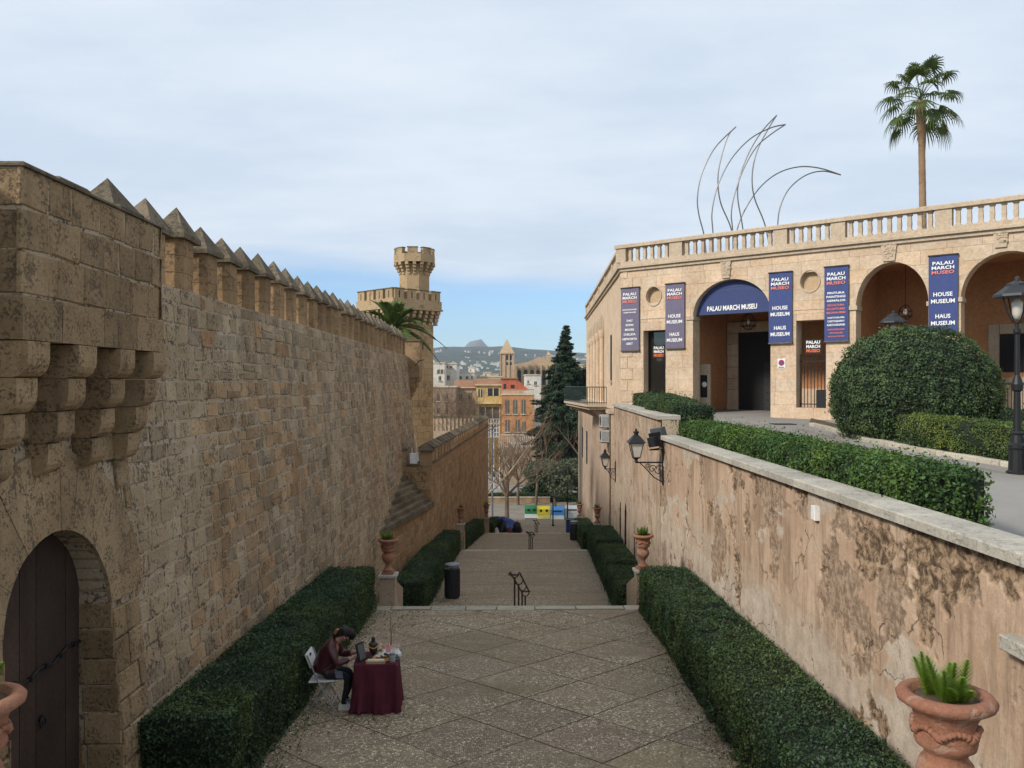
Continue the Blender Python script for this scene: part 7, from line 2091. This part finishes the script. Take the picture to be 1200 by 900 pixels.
for sy in (-1,1):
    s = MB(); s.tube([(0.33,sy*0.083,1.045),(0.325,sy*0.092,1.06),(0.315,sy*0.086,1.08)],[0.012,0.018,0.014],6); s.build('ear', skinm, pe)
    s = MB(); s.lathe([(0.002,-0.008),(0.009,0),(0.002,0.008)], (0.388,sy*0.032,1.005), 8); s.build('eye', M['void'], pe)
    # hands: palm is on the body; five fingers each
    for k in range(4):
        y0 = sy*0.105 + (k-1.5)*0.017; ln_ = (0.062,0.072,0.068,0.052)[k]
        s = MB(); s.tube([(0.515,y0,0.787),(0.515+ln_*0.5,y0-sy*0.004,0.790),(0.515+ln_*0.85,y0-sy*0.008,0.778),(0.515+ln_,y0-sy*0.01,0.766)],[0.0085,0.0085,0.0075,0.006],6); s.build('finger', skinm, pe)
    s = MB(); s.tube([(0.475,sy*0.08,0.785),(0.50,sy*0.062,0.785),(0.53,sy*0.058,0.775)],[0.010,0.0095,0.007],6); s.build('thumb', skinm, pe)
    # shoes
    s = MB(); sxy = sy*0.117; q_ = -0.10
    s.add([(0.240,sxy-0.04,0),(0.470,sxy-0.035,0),(0.490,sxy,0),(0.470,sxy+0.035,0),(0.240,sxy+0.04,0),(0.230,sxy,0), (0.245,sxy-0.038,0.085),(0.360,sxy-0.036,0.085),(0.470,sxy-0.025,0.045),(0.470,sxy+0.025,0.045),(0.360,sxy+0.036,0.085),(0.245,sxy+0.038,0.085)],
          [(5,4,3,2,1,0),(0,1,8,7,6),(1,2,8),(2,3,9,8),(3,4,11,10,9),(4,5,11),(5,0,6),(5,6,11),(6,7,10,11),(7,8,9,10)]); s.build('shoe', shoe, pe)
s = MB(); s.obox((0.19,-0.175,0.60),(0.11,0,-0.01),(0,0.004,0.0),(0.02,-0.02,-0.10)); s.add([],[]); ph = s.build('lap_item', plain('grey_blue',(0.13,0.15,0.19)), pe)  # small grey-blue item lying on the lap

# ================================================================== far landing: tarpaulin stall, poles, bins
g4 = GZ(59.5)
tp = thing('tarpaulin_pile', 'blue tarpaulin bundle with dark bags lying on the far landing', 'tarpaulin', (P(590,624,59.5).x,59.5,g4))
s = bundle(11,0.85,0.95,0,''); s.v = [(x*1.25,y*0.6,z) for x,y,z in s.v]; s.build('tarpaulin', plain('blue_tarp',(0.035,0.085,0.30),rough=0.5), tp)
for (px, y, r_, h, seed, lab) in ((588,58.4,0.33,0.95,12,'black bag standing in front of the blue tarpaulin'),(606,58.2,0.36,0.78,13,'black rounded bag at the right end of the blue tarpaulin')):
    x = P(px,624,y).x; b_ = thing('black_bag', lab, 'bag', (x,y,GZ(y)), group='black bags by the tarpaulin')
    bundle(seed,r_,h,0,'').build('sack', plain('black_plastic',(0.014,0.014,0.017),rough=0.4), b_)
    s = MB(); s.tube([(-0.1,0,h*0.95),(0,0,h+0.12),(0.1,0,h*0.95)],0.015,5); s.build('handle', M['iron'], b_)
b_ = thing('dark_red_bag', 'dark red bag between the two black bags', 'bag', (P(597,624,58.0).x,58.0,GZ(58.0))); bundle(14,0.24,0.42,0,'').build('sack', plain('dark_red',(0.12,0.015,0.015)), b_)
s = MB(); s.tube([(-0.08,0,0.40),(0,0,0.5),(0.08,0,0.40)],0.013,5); s.build('handle', M['iron'], b_)
for i,(px, y) in enumerate(((575,58.2),(579.5,57.9),(583,58.3))):
    b_ = thing('white_card', ['leftmost white folded card','middle white folded card','rightmost white folded card'][i]+' beside the black bags on the far landing','card',(P(px,624,y).x,y,GZ(y)),R(20*i-15),group='white cards by the tarpaulin')
    s = MB(); s.add([(-0.13,-0.14,0),(0.13,-0.14,0),(0.10,0,0.42),(-0.10,0,0.42),(-0.13,0.14,0),(0.13,0.14,0)],[(0,1,2,3),(5,4,3,2),(0,3,4),(1,5,2),(0,4,5,1)]); s.build('folded_card', M['white'], b_)
def pole(label, px, y, zb, h, r_, top=None, cat='pole', mat='iron'):
    t = thing('slim_pole', label, cat, (P(px,600,y).x,y,zb))
    s = MB(); s.lathe([(r_*1.8,0),(r_*1.8,0.1),(r_,0.16),(r_*0.8,h)], seg=8); s.build('shaft', M[mat], t)
    s = MB(); s.lathe([(r_*1.2,h),(r_*1.6,h+0.04),(r_*0.3,h+0.12)], seg=8); s.build('cap', M[mat], t)
    return t
pole('slim dark pole in front of the yellow and blue recycling bins', 648, 62.0, GZ(62.0), 2.2, 0.05)
pole('slim dark pole between the blue bin and the right wall', 665, 61.0, GZ(61.0), 3.3, 0.05)
pole('tall grey lamp pole at the end of the lower wall', 577, 94.0, -16.5, 11.0, 0.12, mat='steel')
s = MB(); bx_ = thing('blue_crate', 'small blue box behind the far litter bin', 'crate', (P(668,622,58.0).x,58.0,GZ(58.0)))
s.box(-0.28,0.28,-0.25,0.25,0,0.95); s.build('box', plain('blue_box',(0.02,0.05,0.20)), bx_); s = MB(); s.box(-0.31,0.31,-0.28,0.28,0.95,1.03); s.build('lid', M['bin'], bx_)
# recycling containers on the avenue
def recycler(px, d, col, lab, marks):
    c = P(px, 607, d); t = thing('recycling_bin', lab, 'recycling bin', (c.x,d,-16.5), group='recycling bins on the avenue')
    body_m, top_m = plain('bin_body',(0.50,0.51,0.50)), plain('bin_colour',col,rough=0.45)
    s = MB(); s.prism([(-0.78,-0.55,0.12),(0.78,-0.55,0.12),(0.78,0.55,0.12),(-0.78,0.55,0.12)],(0,0,0.55)); s.build('lower_body', body_m if marks!='y' else plain('yellow_pale',(0.62,0.55,0.18)), t)
    prof = [(-0.60,0.675),(0.60,0.675),(0.60,1.25),(0.42,1.58),(-0.30,1.62),(-0.60,1.30)]
    s = MB(); s.prism([(-0.80,y,z) for y,z in prof],(1.6,0,0)); s.build('upper_body', top_m, t)
    if marks in 'gy':
        for sx in (-0.35,0.35):
            s = MB(); s.tube([(sx,-0.63,1.12),(sx,-0.55,1.12)],0.17,14); s.build('deposit_hole', M['void'], t)
    else:
        s = MB(); s.box(-0.55,0.55,-0.625,-0.58,1.05,1.2); s.build('deposit_slot', M['void'], t)
    for sx in (-0.65,0.65):
        s = MB(); s.box(sx-0.08,sx+0.08,-0.45,0.45,0,0.12); s.build('foot', M['iron'], t)
    s = MB(); s.box(0.79,0.93,-0.5,0.5,0.15,1.35); s.build('side_panel', M['steel'], t)
recycler(622.5, 100.5, (0.02,0.16,0.055), 'green topped recycling bin, leftmost on the avenue', 'g')
recycler(637, 100.0, (0.60,0.46,0.02), 'yellow recycling bin between the green and the blue one', 'y')
recycler(653, 99.5, (0.045,0.20,0.46), 'blue topped recycling bin on the avenue', 'b')
recycler(670, 100.5, (0.42,0.43,0.42), 'pale grey recycling bin, rightmost on the avenue', 's')
# low planter wall behind the bins
o_ = Vector((P(598,590,114).x,114,-16.5)); pw = thing('planter_wall', 'low reddish planter wall with hedge behind the recycling bins', 'wall', o_)
s = MB(); s.box(-7.5,5.5,-0.2,0.2,0,0.7); s.build('wall', M['merlon'], pw)
s = MB(); s.box(-7.55,5.55,-0.25,0.25,0.7,0.8); s.build('coping', M['limestone'], pw)
hedge('low_hedge', 'low dark hedge strip behind the planter wall on the avenue', (o_.x-7,115.2), (o_.x+11,115.2), 1.3, flat(-16.5), 1.15, 0.16, 160)
# ================================================================== town beyond the steps
def cmat(name, c): return stone(name, [x*0.9 for x in c], [min(1,x*1.08) for x in c], pit=0.12, pitscale=0.8, big=0.12, fine=1.5, streak=0.18, dark=[x*0.45 for x in c], bstr=0.1)
M['house_orange'] = cmat('house_orange', (0.52,0.25,0.115)); M['house_red'] = cmat('house_red', (0.46,0.135,0.075))
M['house_yellow'] = cmat('house_yellow', (0.60,0.43,0.16)); M['house_beige'] = cmat('house_beige', (0.46,0.355,0.24)); M['house_white'] = cmat('house_white', (0.68,0.64,0.57)); M['house_brown'] = cmat('house_brown', (0.30,0.215,0.15)); M['house_cream'] = cmat('house_cream', (0.62,0.52,0.38))
M['church'] = cmat('church_stone', (0.50,0.365,0.24)); M['roof_tile'] = cmat('roof_tile', (0.34,0.18,0.10)); M['shutter'] = plain('grey_green_shutter', (0.10,0.095,0.08), rough=0.8); M['pane'] = plain('dark_pane', (0.03,0.03,0.035), rough=0.2)
def house(name, label, px0, px1, pytop, Y, depth, mat, wins=(), parapet=True, roof=None, cat='building', zb=-17.1, trim='house_cream'):
    a, b_ = P(px0,pytop,Y), P(px1,pytop,Y); org = Vector(((a.x+b_.x)/2, Y+depth/2, zb)); t = thing(name, label, cat, org, group='houses of the town below')
    W = b_.x-a.x; H_ = a.z-zb
    s = MB(); s.box(-W/2,W/2,-depth/2,depth/2,0,H_); s.build('wall', M[mat], t)
    if parapet:
        s = MB(); s.box(-W/2-0.15,W/2+0.15,-depth/2-0.15,depth/2+0.1,H_,H_+0.25); s.build('parapet', M[trim], t)
    if roof:
        e_ = 0.4; s = MB()
        s.prism([(-W/2-e_,-depth/2-e_,H_+0.02),(-W/2-e_,depth/2+e_,H_+0.02),(-W/2-e_,0,H_+roof)],(W+2*e_,0,0)); s.build('roof', M['roof_tile'], t)
    for w in wins:
        kind, x0, x1, y0, y1 = w[:5]
        p0, p1 = P(x0,y1,Y)-org, P(x1,y0,Y)-org; yf = -depth/2
        mt = M[w[5]] if len(w) > 5 else M['pane']
        s = MB()
        if kind == 'arch':
            r_ = (p1.x-p0.x)/2; cx_ = (p0.x+p1.x)/2; zs = p1.z-r_
            pl = [(p1.x,yf-0.02,p0.z)]+[(cx_+r_*math.cos(math.pi*k/10),yf-0.02,zs+r_*math.sin(math.pi*k/10)) for k in range(11)]+[(p0.x,yf-0.02,p0.z)]
            s.prism(pl,(0,0.04,0))
        else: s.box(p0.x,p1.x,yf-0.03,yf+0.02,p0.z,p1.z)
        wo_ = s.build('window' if kind != 'band' else 'loggia', mt, t)
        if kind in ('arch','win'):
            s = MB(); s.box(p0.x-0.15,p1.x+0.15,yf-0.22,yf-0.035,p0.z-0.16,p0.z-0.01); s.build('sill', M[trim], wo_)
            s = MB(); s.box((p0.x+p1.x)/2-0.03,(p0.x+p1.x)/2+0.03,yf-0.07,yf-0.035,p0.z,p1.z-0.05); s.build('mullion', M[trim], wo_)
        if kind == 'band':
            nP = max(2,int((p1.x-p0.x)/1.1))
            for k in range(nP+1):
                x = p0.x+(p1.x-p0.x)*k/nP; s = MB(); s.box(x-0.09,x+0.09,yf-0.10,yf-0.035,p0.z,p1.z); s.build('pillar', M[trim], wo_)
        if kind == 'balcony': pass
    return t, org, W, H_
# orange house
YO = 152
t, org, W, H_ = house('orange_house','orange house with three tall arched windows and a roof terrace beside the conifer',588,626,463,YO,12,'house_orange',
    [('arch',592,597,468,485,'shutter'),('arch',601,606.3,468,485,'shutter'),('arch',611,616,468,485,'shutter'),('win',592,597.3,492,506,'shutter'),('win',604,609,492,506,'shutter'),('win',612,616,494,506,'shutter')])
s = MB()
for k in range(26):
    x = -W/2+0.1+(W-0.2)*k/25; s.box(x-0.06,x+0.06,-6.1,-5.98,H_+0.25,H_+0.95)
s.build('terrace_balusters', M['house_cream'], t)
s = MB(); s.box(-W/2,W/2,-6.15,-5.93,H_+0.95,H_+1.1); s.build('terrace_rail', M['house_orange'], t)
a, b_ = P(588,444,YO+3)-org, P(606,456,YO+3)-org
s = MB(); s.box(a.x,b_.x,-3,5,H_+0.2,a.z); pent = s.build('penthouse', M['house_red'], t)
s = MB(); s.box(a.x-0.2,b_.x+0.2,-3.2,5.2,a.z,a.z+0.2); s.build('penthouse_roof', M['roof_tile'], pent)
for x0,x1,y0,y1 in ((590,593,450,456),(598.5,603,451,455)):
    p0, p1 = P(x0,y1,YO+3)-org, P(x1,y0,YO+3)-org; s = MB(); s.box(p0.x,p1.x,-3.05,-2.98,p0.z,p1.z); s.build('window', M['pane'], pent)
s = MB(); q0, q1 = P(606,445,YO+3)-org, P(620,457,YO+3)-org
s.prism([(q0.x+0.05,-3,q0.z),(q1.x,-3,q1.z),(q0.x+0.05,-3,H_+0.3)],(0,5,0)); s.build('stair_roof', M['house_red'], pent)
# yellow house
t, org, W, H_ = house('yellow_house','yellow house with loggias and a balcony left of the orange house',558,587.5,452,156,12,'house_yellow',
    [('band',560,566,456,465,'pane'),('band',571,585,455,464,'pane'),('band',560.5,585.5,477,493,'shutter'),('win',563,568,498,508,'shutter'),('win',576,581,498,508,'shutter')], roof=1.4)
p0 = P(557,466,156)-org; p1 = P(588,473,156)-org
s = MB(); s.box(p0.x,p1.x,-7.0,-6.02,p1.z,p1.z+0.2); s.build('balcony', M['house_cream'], t)
s = MB(); s.box(p0.x,p1.x,-7.0,-6.9,p1.z+0.2,p0.z); s.build('balcony_parapet', M['house_yellow'], t)
house('beige_house','beige house with a brown tiled roof left of the yellow house',533,558,455,158,14,'house_beige',[('win',549,553,460,470,'shutter'),('win',538,542,462,470,'shutter'),('win',536,540,478,487,'shutter'),('win',546,550,478,487,'shutter')], roof=1.6)
house('brown_house','dark brown stone house behind bare twigs below the white houses',508,534,454,150,12,'house_brown',[('win',512,515,462,470),('win',522,525,462,470),('win',512,515,478,486),('win',522,525,478,486)])
house('white_house','tall white house with green roof terrace just right of the castle tower',505,521,426,172,14,'house_white',[('band',512,520,433,438,'shutter'),('win',514,517,441,446)])
house('white_house','white house with small round-topped openings beside the tall white one',521,535,427,178,14,'house_white',[('win',522,525,429,431),('win',527,530,429,431),('win',524,527,440,445)])
house('white_house','low white house with flat roof in front of the hillside',535,556,437,190,16,'house_white',[('win',538,541,441,444),('win',546,549,441,444),('win',552,554,441,444)])
house('cream_house','cream house with roof huts between the white houses and the church',556,588,442,205,16,'house_cream',[('win',560,563,445,449),('win',570,573,445,449),('win',580,583,445,449)])
for i,(x0,x1,y0,Y) in enumerate(((549,556,431,200),(567,575,437,230),(575,584,439,238))):
    house('roof_hut',['small white hut on the roofs left of the cream house','pale roof hut in the middle of the cream rooftops','pale roof hut beside the church tower'][i],x0,x1,y0,Y,6,'house_cream' if i else 'house_white',[('win',x0+1.5,x0+3,y0+2,y0+4)])
house('white_house','white house gable below the church behind the palm',616,634,440,170,14,'house_white',[('win',618,620,446,449),('win',626,629,447,451)])
house('pale_house','pale house between the conifer and the museum side',672,700,428,220,16,'house_cream',[('win',676,679,431,434),('win',683,686,431,434)])
# green terrace on the white house
# crenellated far wall with stone pillars
o_ = Vector((P(535,505,118).x,118,-17)); fw = thing('pillared_wall','old stone wall topped with a row of pillars behind the lower castle wall','wall',o_)
zt_ = P(535,505,118).z+17; x0, x1 = P(505,500,118).x-o_.x, P(566,500,118).x-o_.x
s = MB(); s.box(x0,x1,-0.3,0.3,0,zt_); s.build('wall', M['house_beige'], fw)
for k in range(13):
    x = x0+0.3+(x1-x0-0.6)*k/12; s = MB(); s.box(x-0.17,x+0.17,-0.25,0.25,zt_,zt_+1.9); pp_ = s.build('pillar', M['church'], fw)
    s = MB(); s.box(x-0.27,x+0.27,-0.33,0.33,zt_+1.9,zt_+2.1); s.build('pillar_cap', M['cap'], pp_)
s = MB(); s.box(x0,x1,-0.12,0.12,zt_+2.1,zt_+2.25); s.build('top_beam', M['cap'], fw)
# white pergola lattice and balustraded terrace in front of the orange house
o_ = P(578.5,512,130); pg = thing('white_pergola','white wooden lattice pergola at the end of the lower wall','pergola',(o_.x,130,-17))
xa, xb = P(572,500,130).x-o_.x, P(585,500,130).x-o_.x; z0, z1 = P(578,512,130).z+17, P(578,491,130).z+17
for k in range(5):
    x = xa+(xb-xa)*k/4; s = MB(); s.box(x-0.08,x+0.08,-0.08,0.08,0 if k%2==0 else z0,z1); s.build('upright', M['white'], pg)
for k in range(5):
    z = z0+(z1-z0)*k/4; s = MB(); s.box(xa-0.1,xb+0.1,-0.14,-0.085,z-0.06,z+0.06); s.build('crossbar', M['white'], pg)
o_ = P(600,525,136); bt_ = thing('terrace_balustrade','pale balustraded terrace wall in front of the orange house','balustrade',(o_.x,136,-17))
xa, xb = P(587,515,136).x-o_.x, P(640,515,136).x-o_.x; z0, z1 = P(600,524,136).z+17, P(600,509,136).z+17
s = MB(); s.box(xa,xb,-0.3,0.3,0,z0); s.build('wall', M['house_beige'], bt_)
for k in range(22):
    x = xa+0.1+(xb-xa-0.2)*k/21; s = MB(); s.lathe([(0.10,z0),(0.15,z0+0.5),(0.08,z0+1.2),(0.12,z1-0.2)],(x,0,0),6); s.build('baluster', M['house_white'], bt_)
s = MB(); s.box(xa,xb,-0.2,0.2,z1-0.2,z1); s.build('rail', M['house_white'], bt_)
# church
YC = 300
o_ = Vector((P(594,440,YC).x, YC, -17)); chh = thing('church','sandstone church with square bell tower and pyramid spire on the skyline','church',o_)
def zc_(py, Y=YC): return P(600,py,Y).z+17
xa, xb = P(586,440,YC).x-o_.x, P(602,440,YC).x-o_.x; wt = (xb-xa); cxm = (xa+xb)/2
s = MB(); s.box(xa,xb,-wt/2,wt/2,0,zc_(415)); bt2 = s.build('bell_tower', M['church'], chh)
s = MB(); s.box(xa-0.4,xb+0.4,-wt/2-0.4,wt/2+0.4,zc_(415),zc_(413.6)); s.build('cornice', M['church'], bt2)
s = MB(); zs_, zp = zc_(413.6), zc_(397); h_ = wt/2+0.1
s.add([(cxm-h_,-h_,zs_),(cxm+h_,-h_,zs_),(cxm+h_,h_,zs_),(cxm-h_,h_,zs_),(cxm,0,zp)],[(0,1,4),(1,2,4),(2,3,4),(3,0,4),(0,3,2,1)]); s.build('spire', M['church'], chh)
for x in (0.52,0.78):
    for (ya,yb) in ((415.5+0.7,422),(424.5,428)):
        s = MB(); xx = xa+wt*x; r_ = wt*0.075; z0, z1 = zc_(yb), zc_(ya)
        s.prism([(xx+r_,-wt/2-0.03,z0)]+[(xx+r_*math.cos(math.pi*k/8),-wt/2-0.03,z1-r_+r_*math.sin(math.pi*k/8)) for k in range(9)]+[(xx-r_,-wt/2-0.03,z0)],(0,0.06,0)); s.build('belfry_opening', M['pane'], bt2)
for k in range(4):
    x = xa+wt*(k+0.02)/3.1; s = MB(); s.box(x,x+0.25,-wt/2-0.35,-wt/2+0.05,0,zc_(415.2)); s.build('buttress', M['church'], bt2)
n0, n1 = P(602.5,440,YC+8).x-o_.x, P(650,440,YC+8).x-o_.x
s = MB(); zr = zc_(423,YC+8); zr2 = zc_(418,YC+8)
s.prism([(n0,8,0),(n1,8,0),(n1,8,zr),(n0+(n1-n0)*0.62,8,zr2),(n0+(n1-n0)*0.35,8,zr-0.3),(n0,8,zr-1.2)],(0,14,0)); nv_ = s.build('nave', M['church'], chh)
for x in (0.05,0.2,0.36,0.52,0.66,0.8,0.93):
    s = MB(); xx = n0+(n1-n0)*x; s.box(xx-0.35,xx+0.35,6.9,8.02,0,zr-1.4-(0.5 if x<0.3 else 0)); bq = s.build('buttress', M['church'], nv_)
for x in (0.12,0.28,0.44,0.59,0.73,0.87):
    s = MB(); xx = n0+(n1-n0)*x; s.prism([(xx+0.7,7.96,zr-9)]+[(xx+0.7*math.cos(math.pi*k/8),7.96,zr-4.2+0.9*math.sin(math.pi*k/8)) for k in range(9)]+[(xx-0.7,7.96,zr-9)],(0,0.06,0)); s.build('window', M['pane'], nv_)
s = MB(); xx = P(643,440,YC+8).x-o_.x; s.box(xx-0.8,xx+0.8,9,11,zr-2,zc_(416,YC+8)); pn_ = s.build('pinnacle', M['church'], chh)
s = MB(); s.add([(xx-0.9,8.9,zc_(416,YC+8)),(xx+0.9,8.9,zc_(416,YC+8)),(xx+0.9,11.1,zc_(416,YC+8)),(xx-0.9,11.1,zc_(416,YC+8)),(xx,10,zc_(411,YC+8))],[(0,1,4),(1,2,4),(2,3,4),(3,0,4),(0,3,2,1)]); s.build('pinnacle_tip', M['church'], pn_)

# ================================================================== hills, hillside houses, haze
def ridge(name, Y0, Y1, f, mat, x0, x1, nx=160, ny=26, rough=1.0, seed=0.0):
    V, Q, C = [], [], []
    for i in range(nx+1):
        x = x0+(x1-x0)*i/nx; px_ = 590+960*x/Y1
        for j in range(ny+1):
            t_ = j/ny; y = Y0+(Y1-Y0)*t_
            top_ = f(px_)*Y1/960.0 + 17
            prof = (t_**0.85)
            n_ = mnoise.fractal((x/900+seed, y/900, seed),1.0,2.0,5)
            z = -17.15 + top_*prof*(1+0.30*n_*rough*(1-0.85*t_)) 
            V.append((x,y,z)); C.append((1,1,1))
    # far side falls away
    for i in range(nx):
        for j in range(ny): q = i*(ny+1)+j; Q.append((q,q+ny+1,q+ny+2,q+1))
    k0 = len(V)
    for i in range(nx+1): x = x0+(x1-x0)*i/nx; V.append((x,Y1+(Y1-Y0)*0.6,-17.3)); C.append((1,1,1))
    for i in range(nx): a = i*(ny+1)+ny; b2 = (i+1)*(ny+1)+ny; Q.append((a,b2,k0+i+1,k0+i))
    o = link(name, fast_mesh(name, np.array(V), np.array(Q,np.int32), np.array(C), mat, True)); tag(o, kind='structure'); return o
def hillmat(name, c1, c2, sc):
    m, t, b = new_mat(name); p = pos(t)
    c = mixcol(t, maprange(t, noise_n(t, p, sc, 8, 0.65), 0.35, 0.65), c1, c2)
    c = mixcol(t, maprange(t, noise_n(t, p, sc*0.4, 6, 0.6), 0.60, 0.70, 0, 0.6), c, (0.26,0.20,0.15))
    t.links.new(c, b.inputs['Base Color']); b.inputs['Roughness'].default_value = 1.0; b.inputs['Specular IOR Level'].default_value = 0.0
    return m
def hill_top(px): 
    base = 42 - 0.0 + 3*math.sin((px-500)/40.0)
    return max(4, base - (max(0,px-590)*0.035) - (max(0,500-px)*0.02)) + 2.0*mnoise.noise((px/22.0,1.3,0))
ridge('hills', 2400, 4300, hill_top, hillmat('wooded_hill', (0.050,0.060,0.042), (0.095,0.10,0.068), 0.012), -5200, 5200)
def mt_top(px): return 30 + 23*math.exp(-((px-559)/18.0)**2)+3*math.exp(-((px-549)/6.0)**2) + 4*mnoise.noise((px/15.0,4.4,0))
ridge('mountain', 5200, 6400, mt_top, hillmat('mountain_rock', (0.13,0.12,0.10), (0.19,0.17,0.145), 0.005), -7000, 7000, seed=3.3)
# white houses scattered over the hillside (each its own object, sharing meshes)
rh = random.Random(77)
def villa(j):
    s = MB(); w, d, h = ((14,12,8),(22,12,7),(10,10,12),(30,14,10))[j]; k = (1.0,0.92,1.08,0.85)[j]; s.col = (k,k,k*0.97)
    s.box(-w/2,w/2,-d/2,d/2,-6,h); s.box(-w*0.3,w*0.1,-d/2-2,d/2,h*0.99,h+3.5); return s.mesh('hillside_house', M['house_white'])
vm = [villa(j) for j in range(4)]
spots = []
def hillz(x, y):
    px_ = 590+960*x/4300; t_ = (y-2400)/1900; n_ = mnoise.fractal((x/900, y/900, 0.0),1.0,2.0,5)
    return -17.15 + (hill_top(px_)*4300/960.0+17)*(t_**0.85)*(1+0.30*n_*(1-0.85*t_))
tries = 0
while len(spots) < 230 and tries < 6000:
    tries += 1
    y = 2450+1500*rh.random(); pxx = rh.uniform(505,700); x = (pxx-590)/960*y
    cl = mnoise.noise((x/160.0, y/260.0, 2.2))
    if cl < 0.05 and rh.random() > 0.10: continue
    t_ = (y-2400)/1900
    if rh.random() < t_*0.9: continue
    spots.append((x, y, hillz(x,y)))
for i,(x,y,z) in enumerate(spots):
    o = link('hillside_house', vm[rh.randrange(4)], None, (x,y,z)); o.rotation_euler = (0,0,rh.uniform(-0.5,0.5)); k = rh.uniform(0.35,0.8); o.scale = (k,k,k)
    tag(o, 'tiny pale house scattered on the wooded hillside beyond the town', 'house', 'pale houses on the far hillside')
# lower town roofs in front of the hill
rh = random.Random(5)
for i in range(46):
    Y = rh.uniform(330,900); pxx = rh.uniform(508,700); x = (pxx-590)/960*Y; w, h = rh.uniform(9,20), rh.uniform(12,19)+Y*0.006
    s = MB(); k = rh.uniform(0.85,1.1); s.col=(k,k,k); s.box(-w/2,w/2,-6,6,0,h); s.box(-w*0.2,w*0.15,-4,3,h,h+2.6)
    for a in range(4):
        for b2 in range(2): s.box(-w/2+w*(a+0.35)/4,-w/2+w*(a+0.62)/4,-6.06,-5.98,h-3.2-b2*4,h-1.6-b2*4,(0.15,0.15,0.17))
    o = s.build('town_house', M[rh.choice(('house_white','house_white','house_cream','house_beige'))], None, loc=(x,Y,-17.2)); tag(o, 'pale flat roofed town house among the distant rooftops', 'house', 'distant town houses')

# haze: one closed box of thin, even air
hz = MB(); hz.box(-7400,7400,-300,7300,-19,440)
m = bpy.data.materials.new('haze'); m.use_nodes = True; t = m.node_tree; t.nodes.clear()
out = N(t,'ShaderNodeOutputMaterial'); pv = N(t,'ShaderNodeVolumePrincipled')
pv.inputs['Color'].default_value = (0.72,0.84,1.0,1); pv.inputs['Density'].default_value = 0.00010; pv.inputs['Anisotropy'].default_value = 0.2
t.links.new(pv.outputs[0], out.inputs['Volume'])
o = hz.build('haze', m); tag(o, kind='stuff')
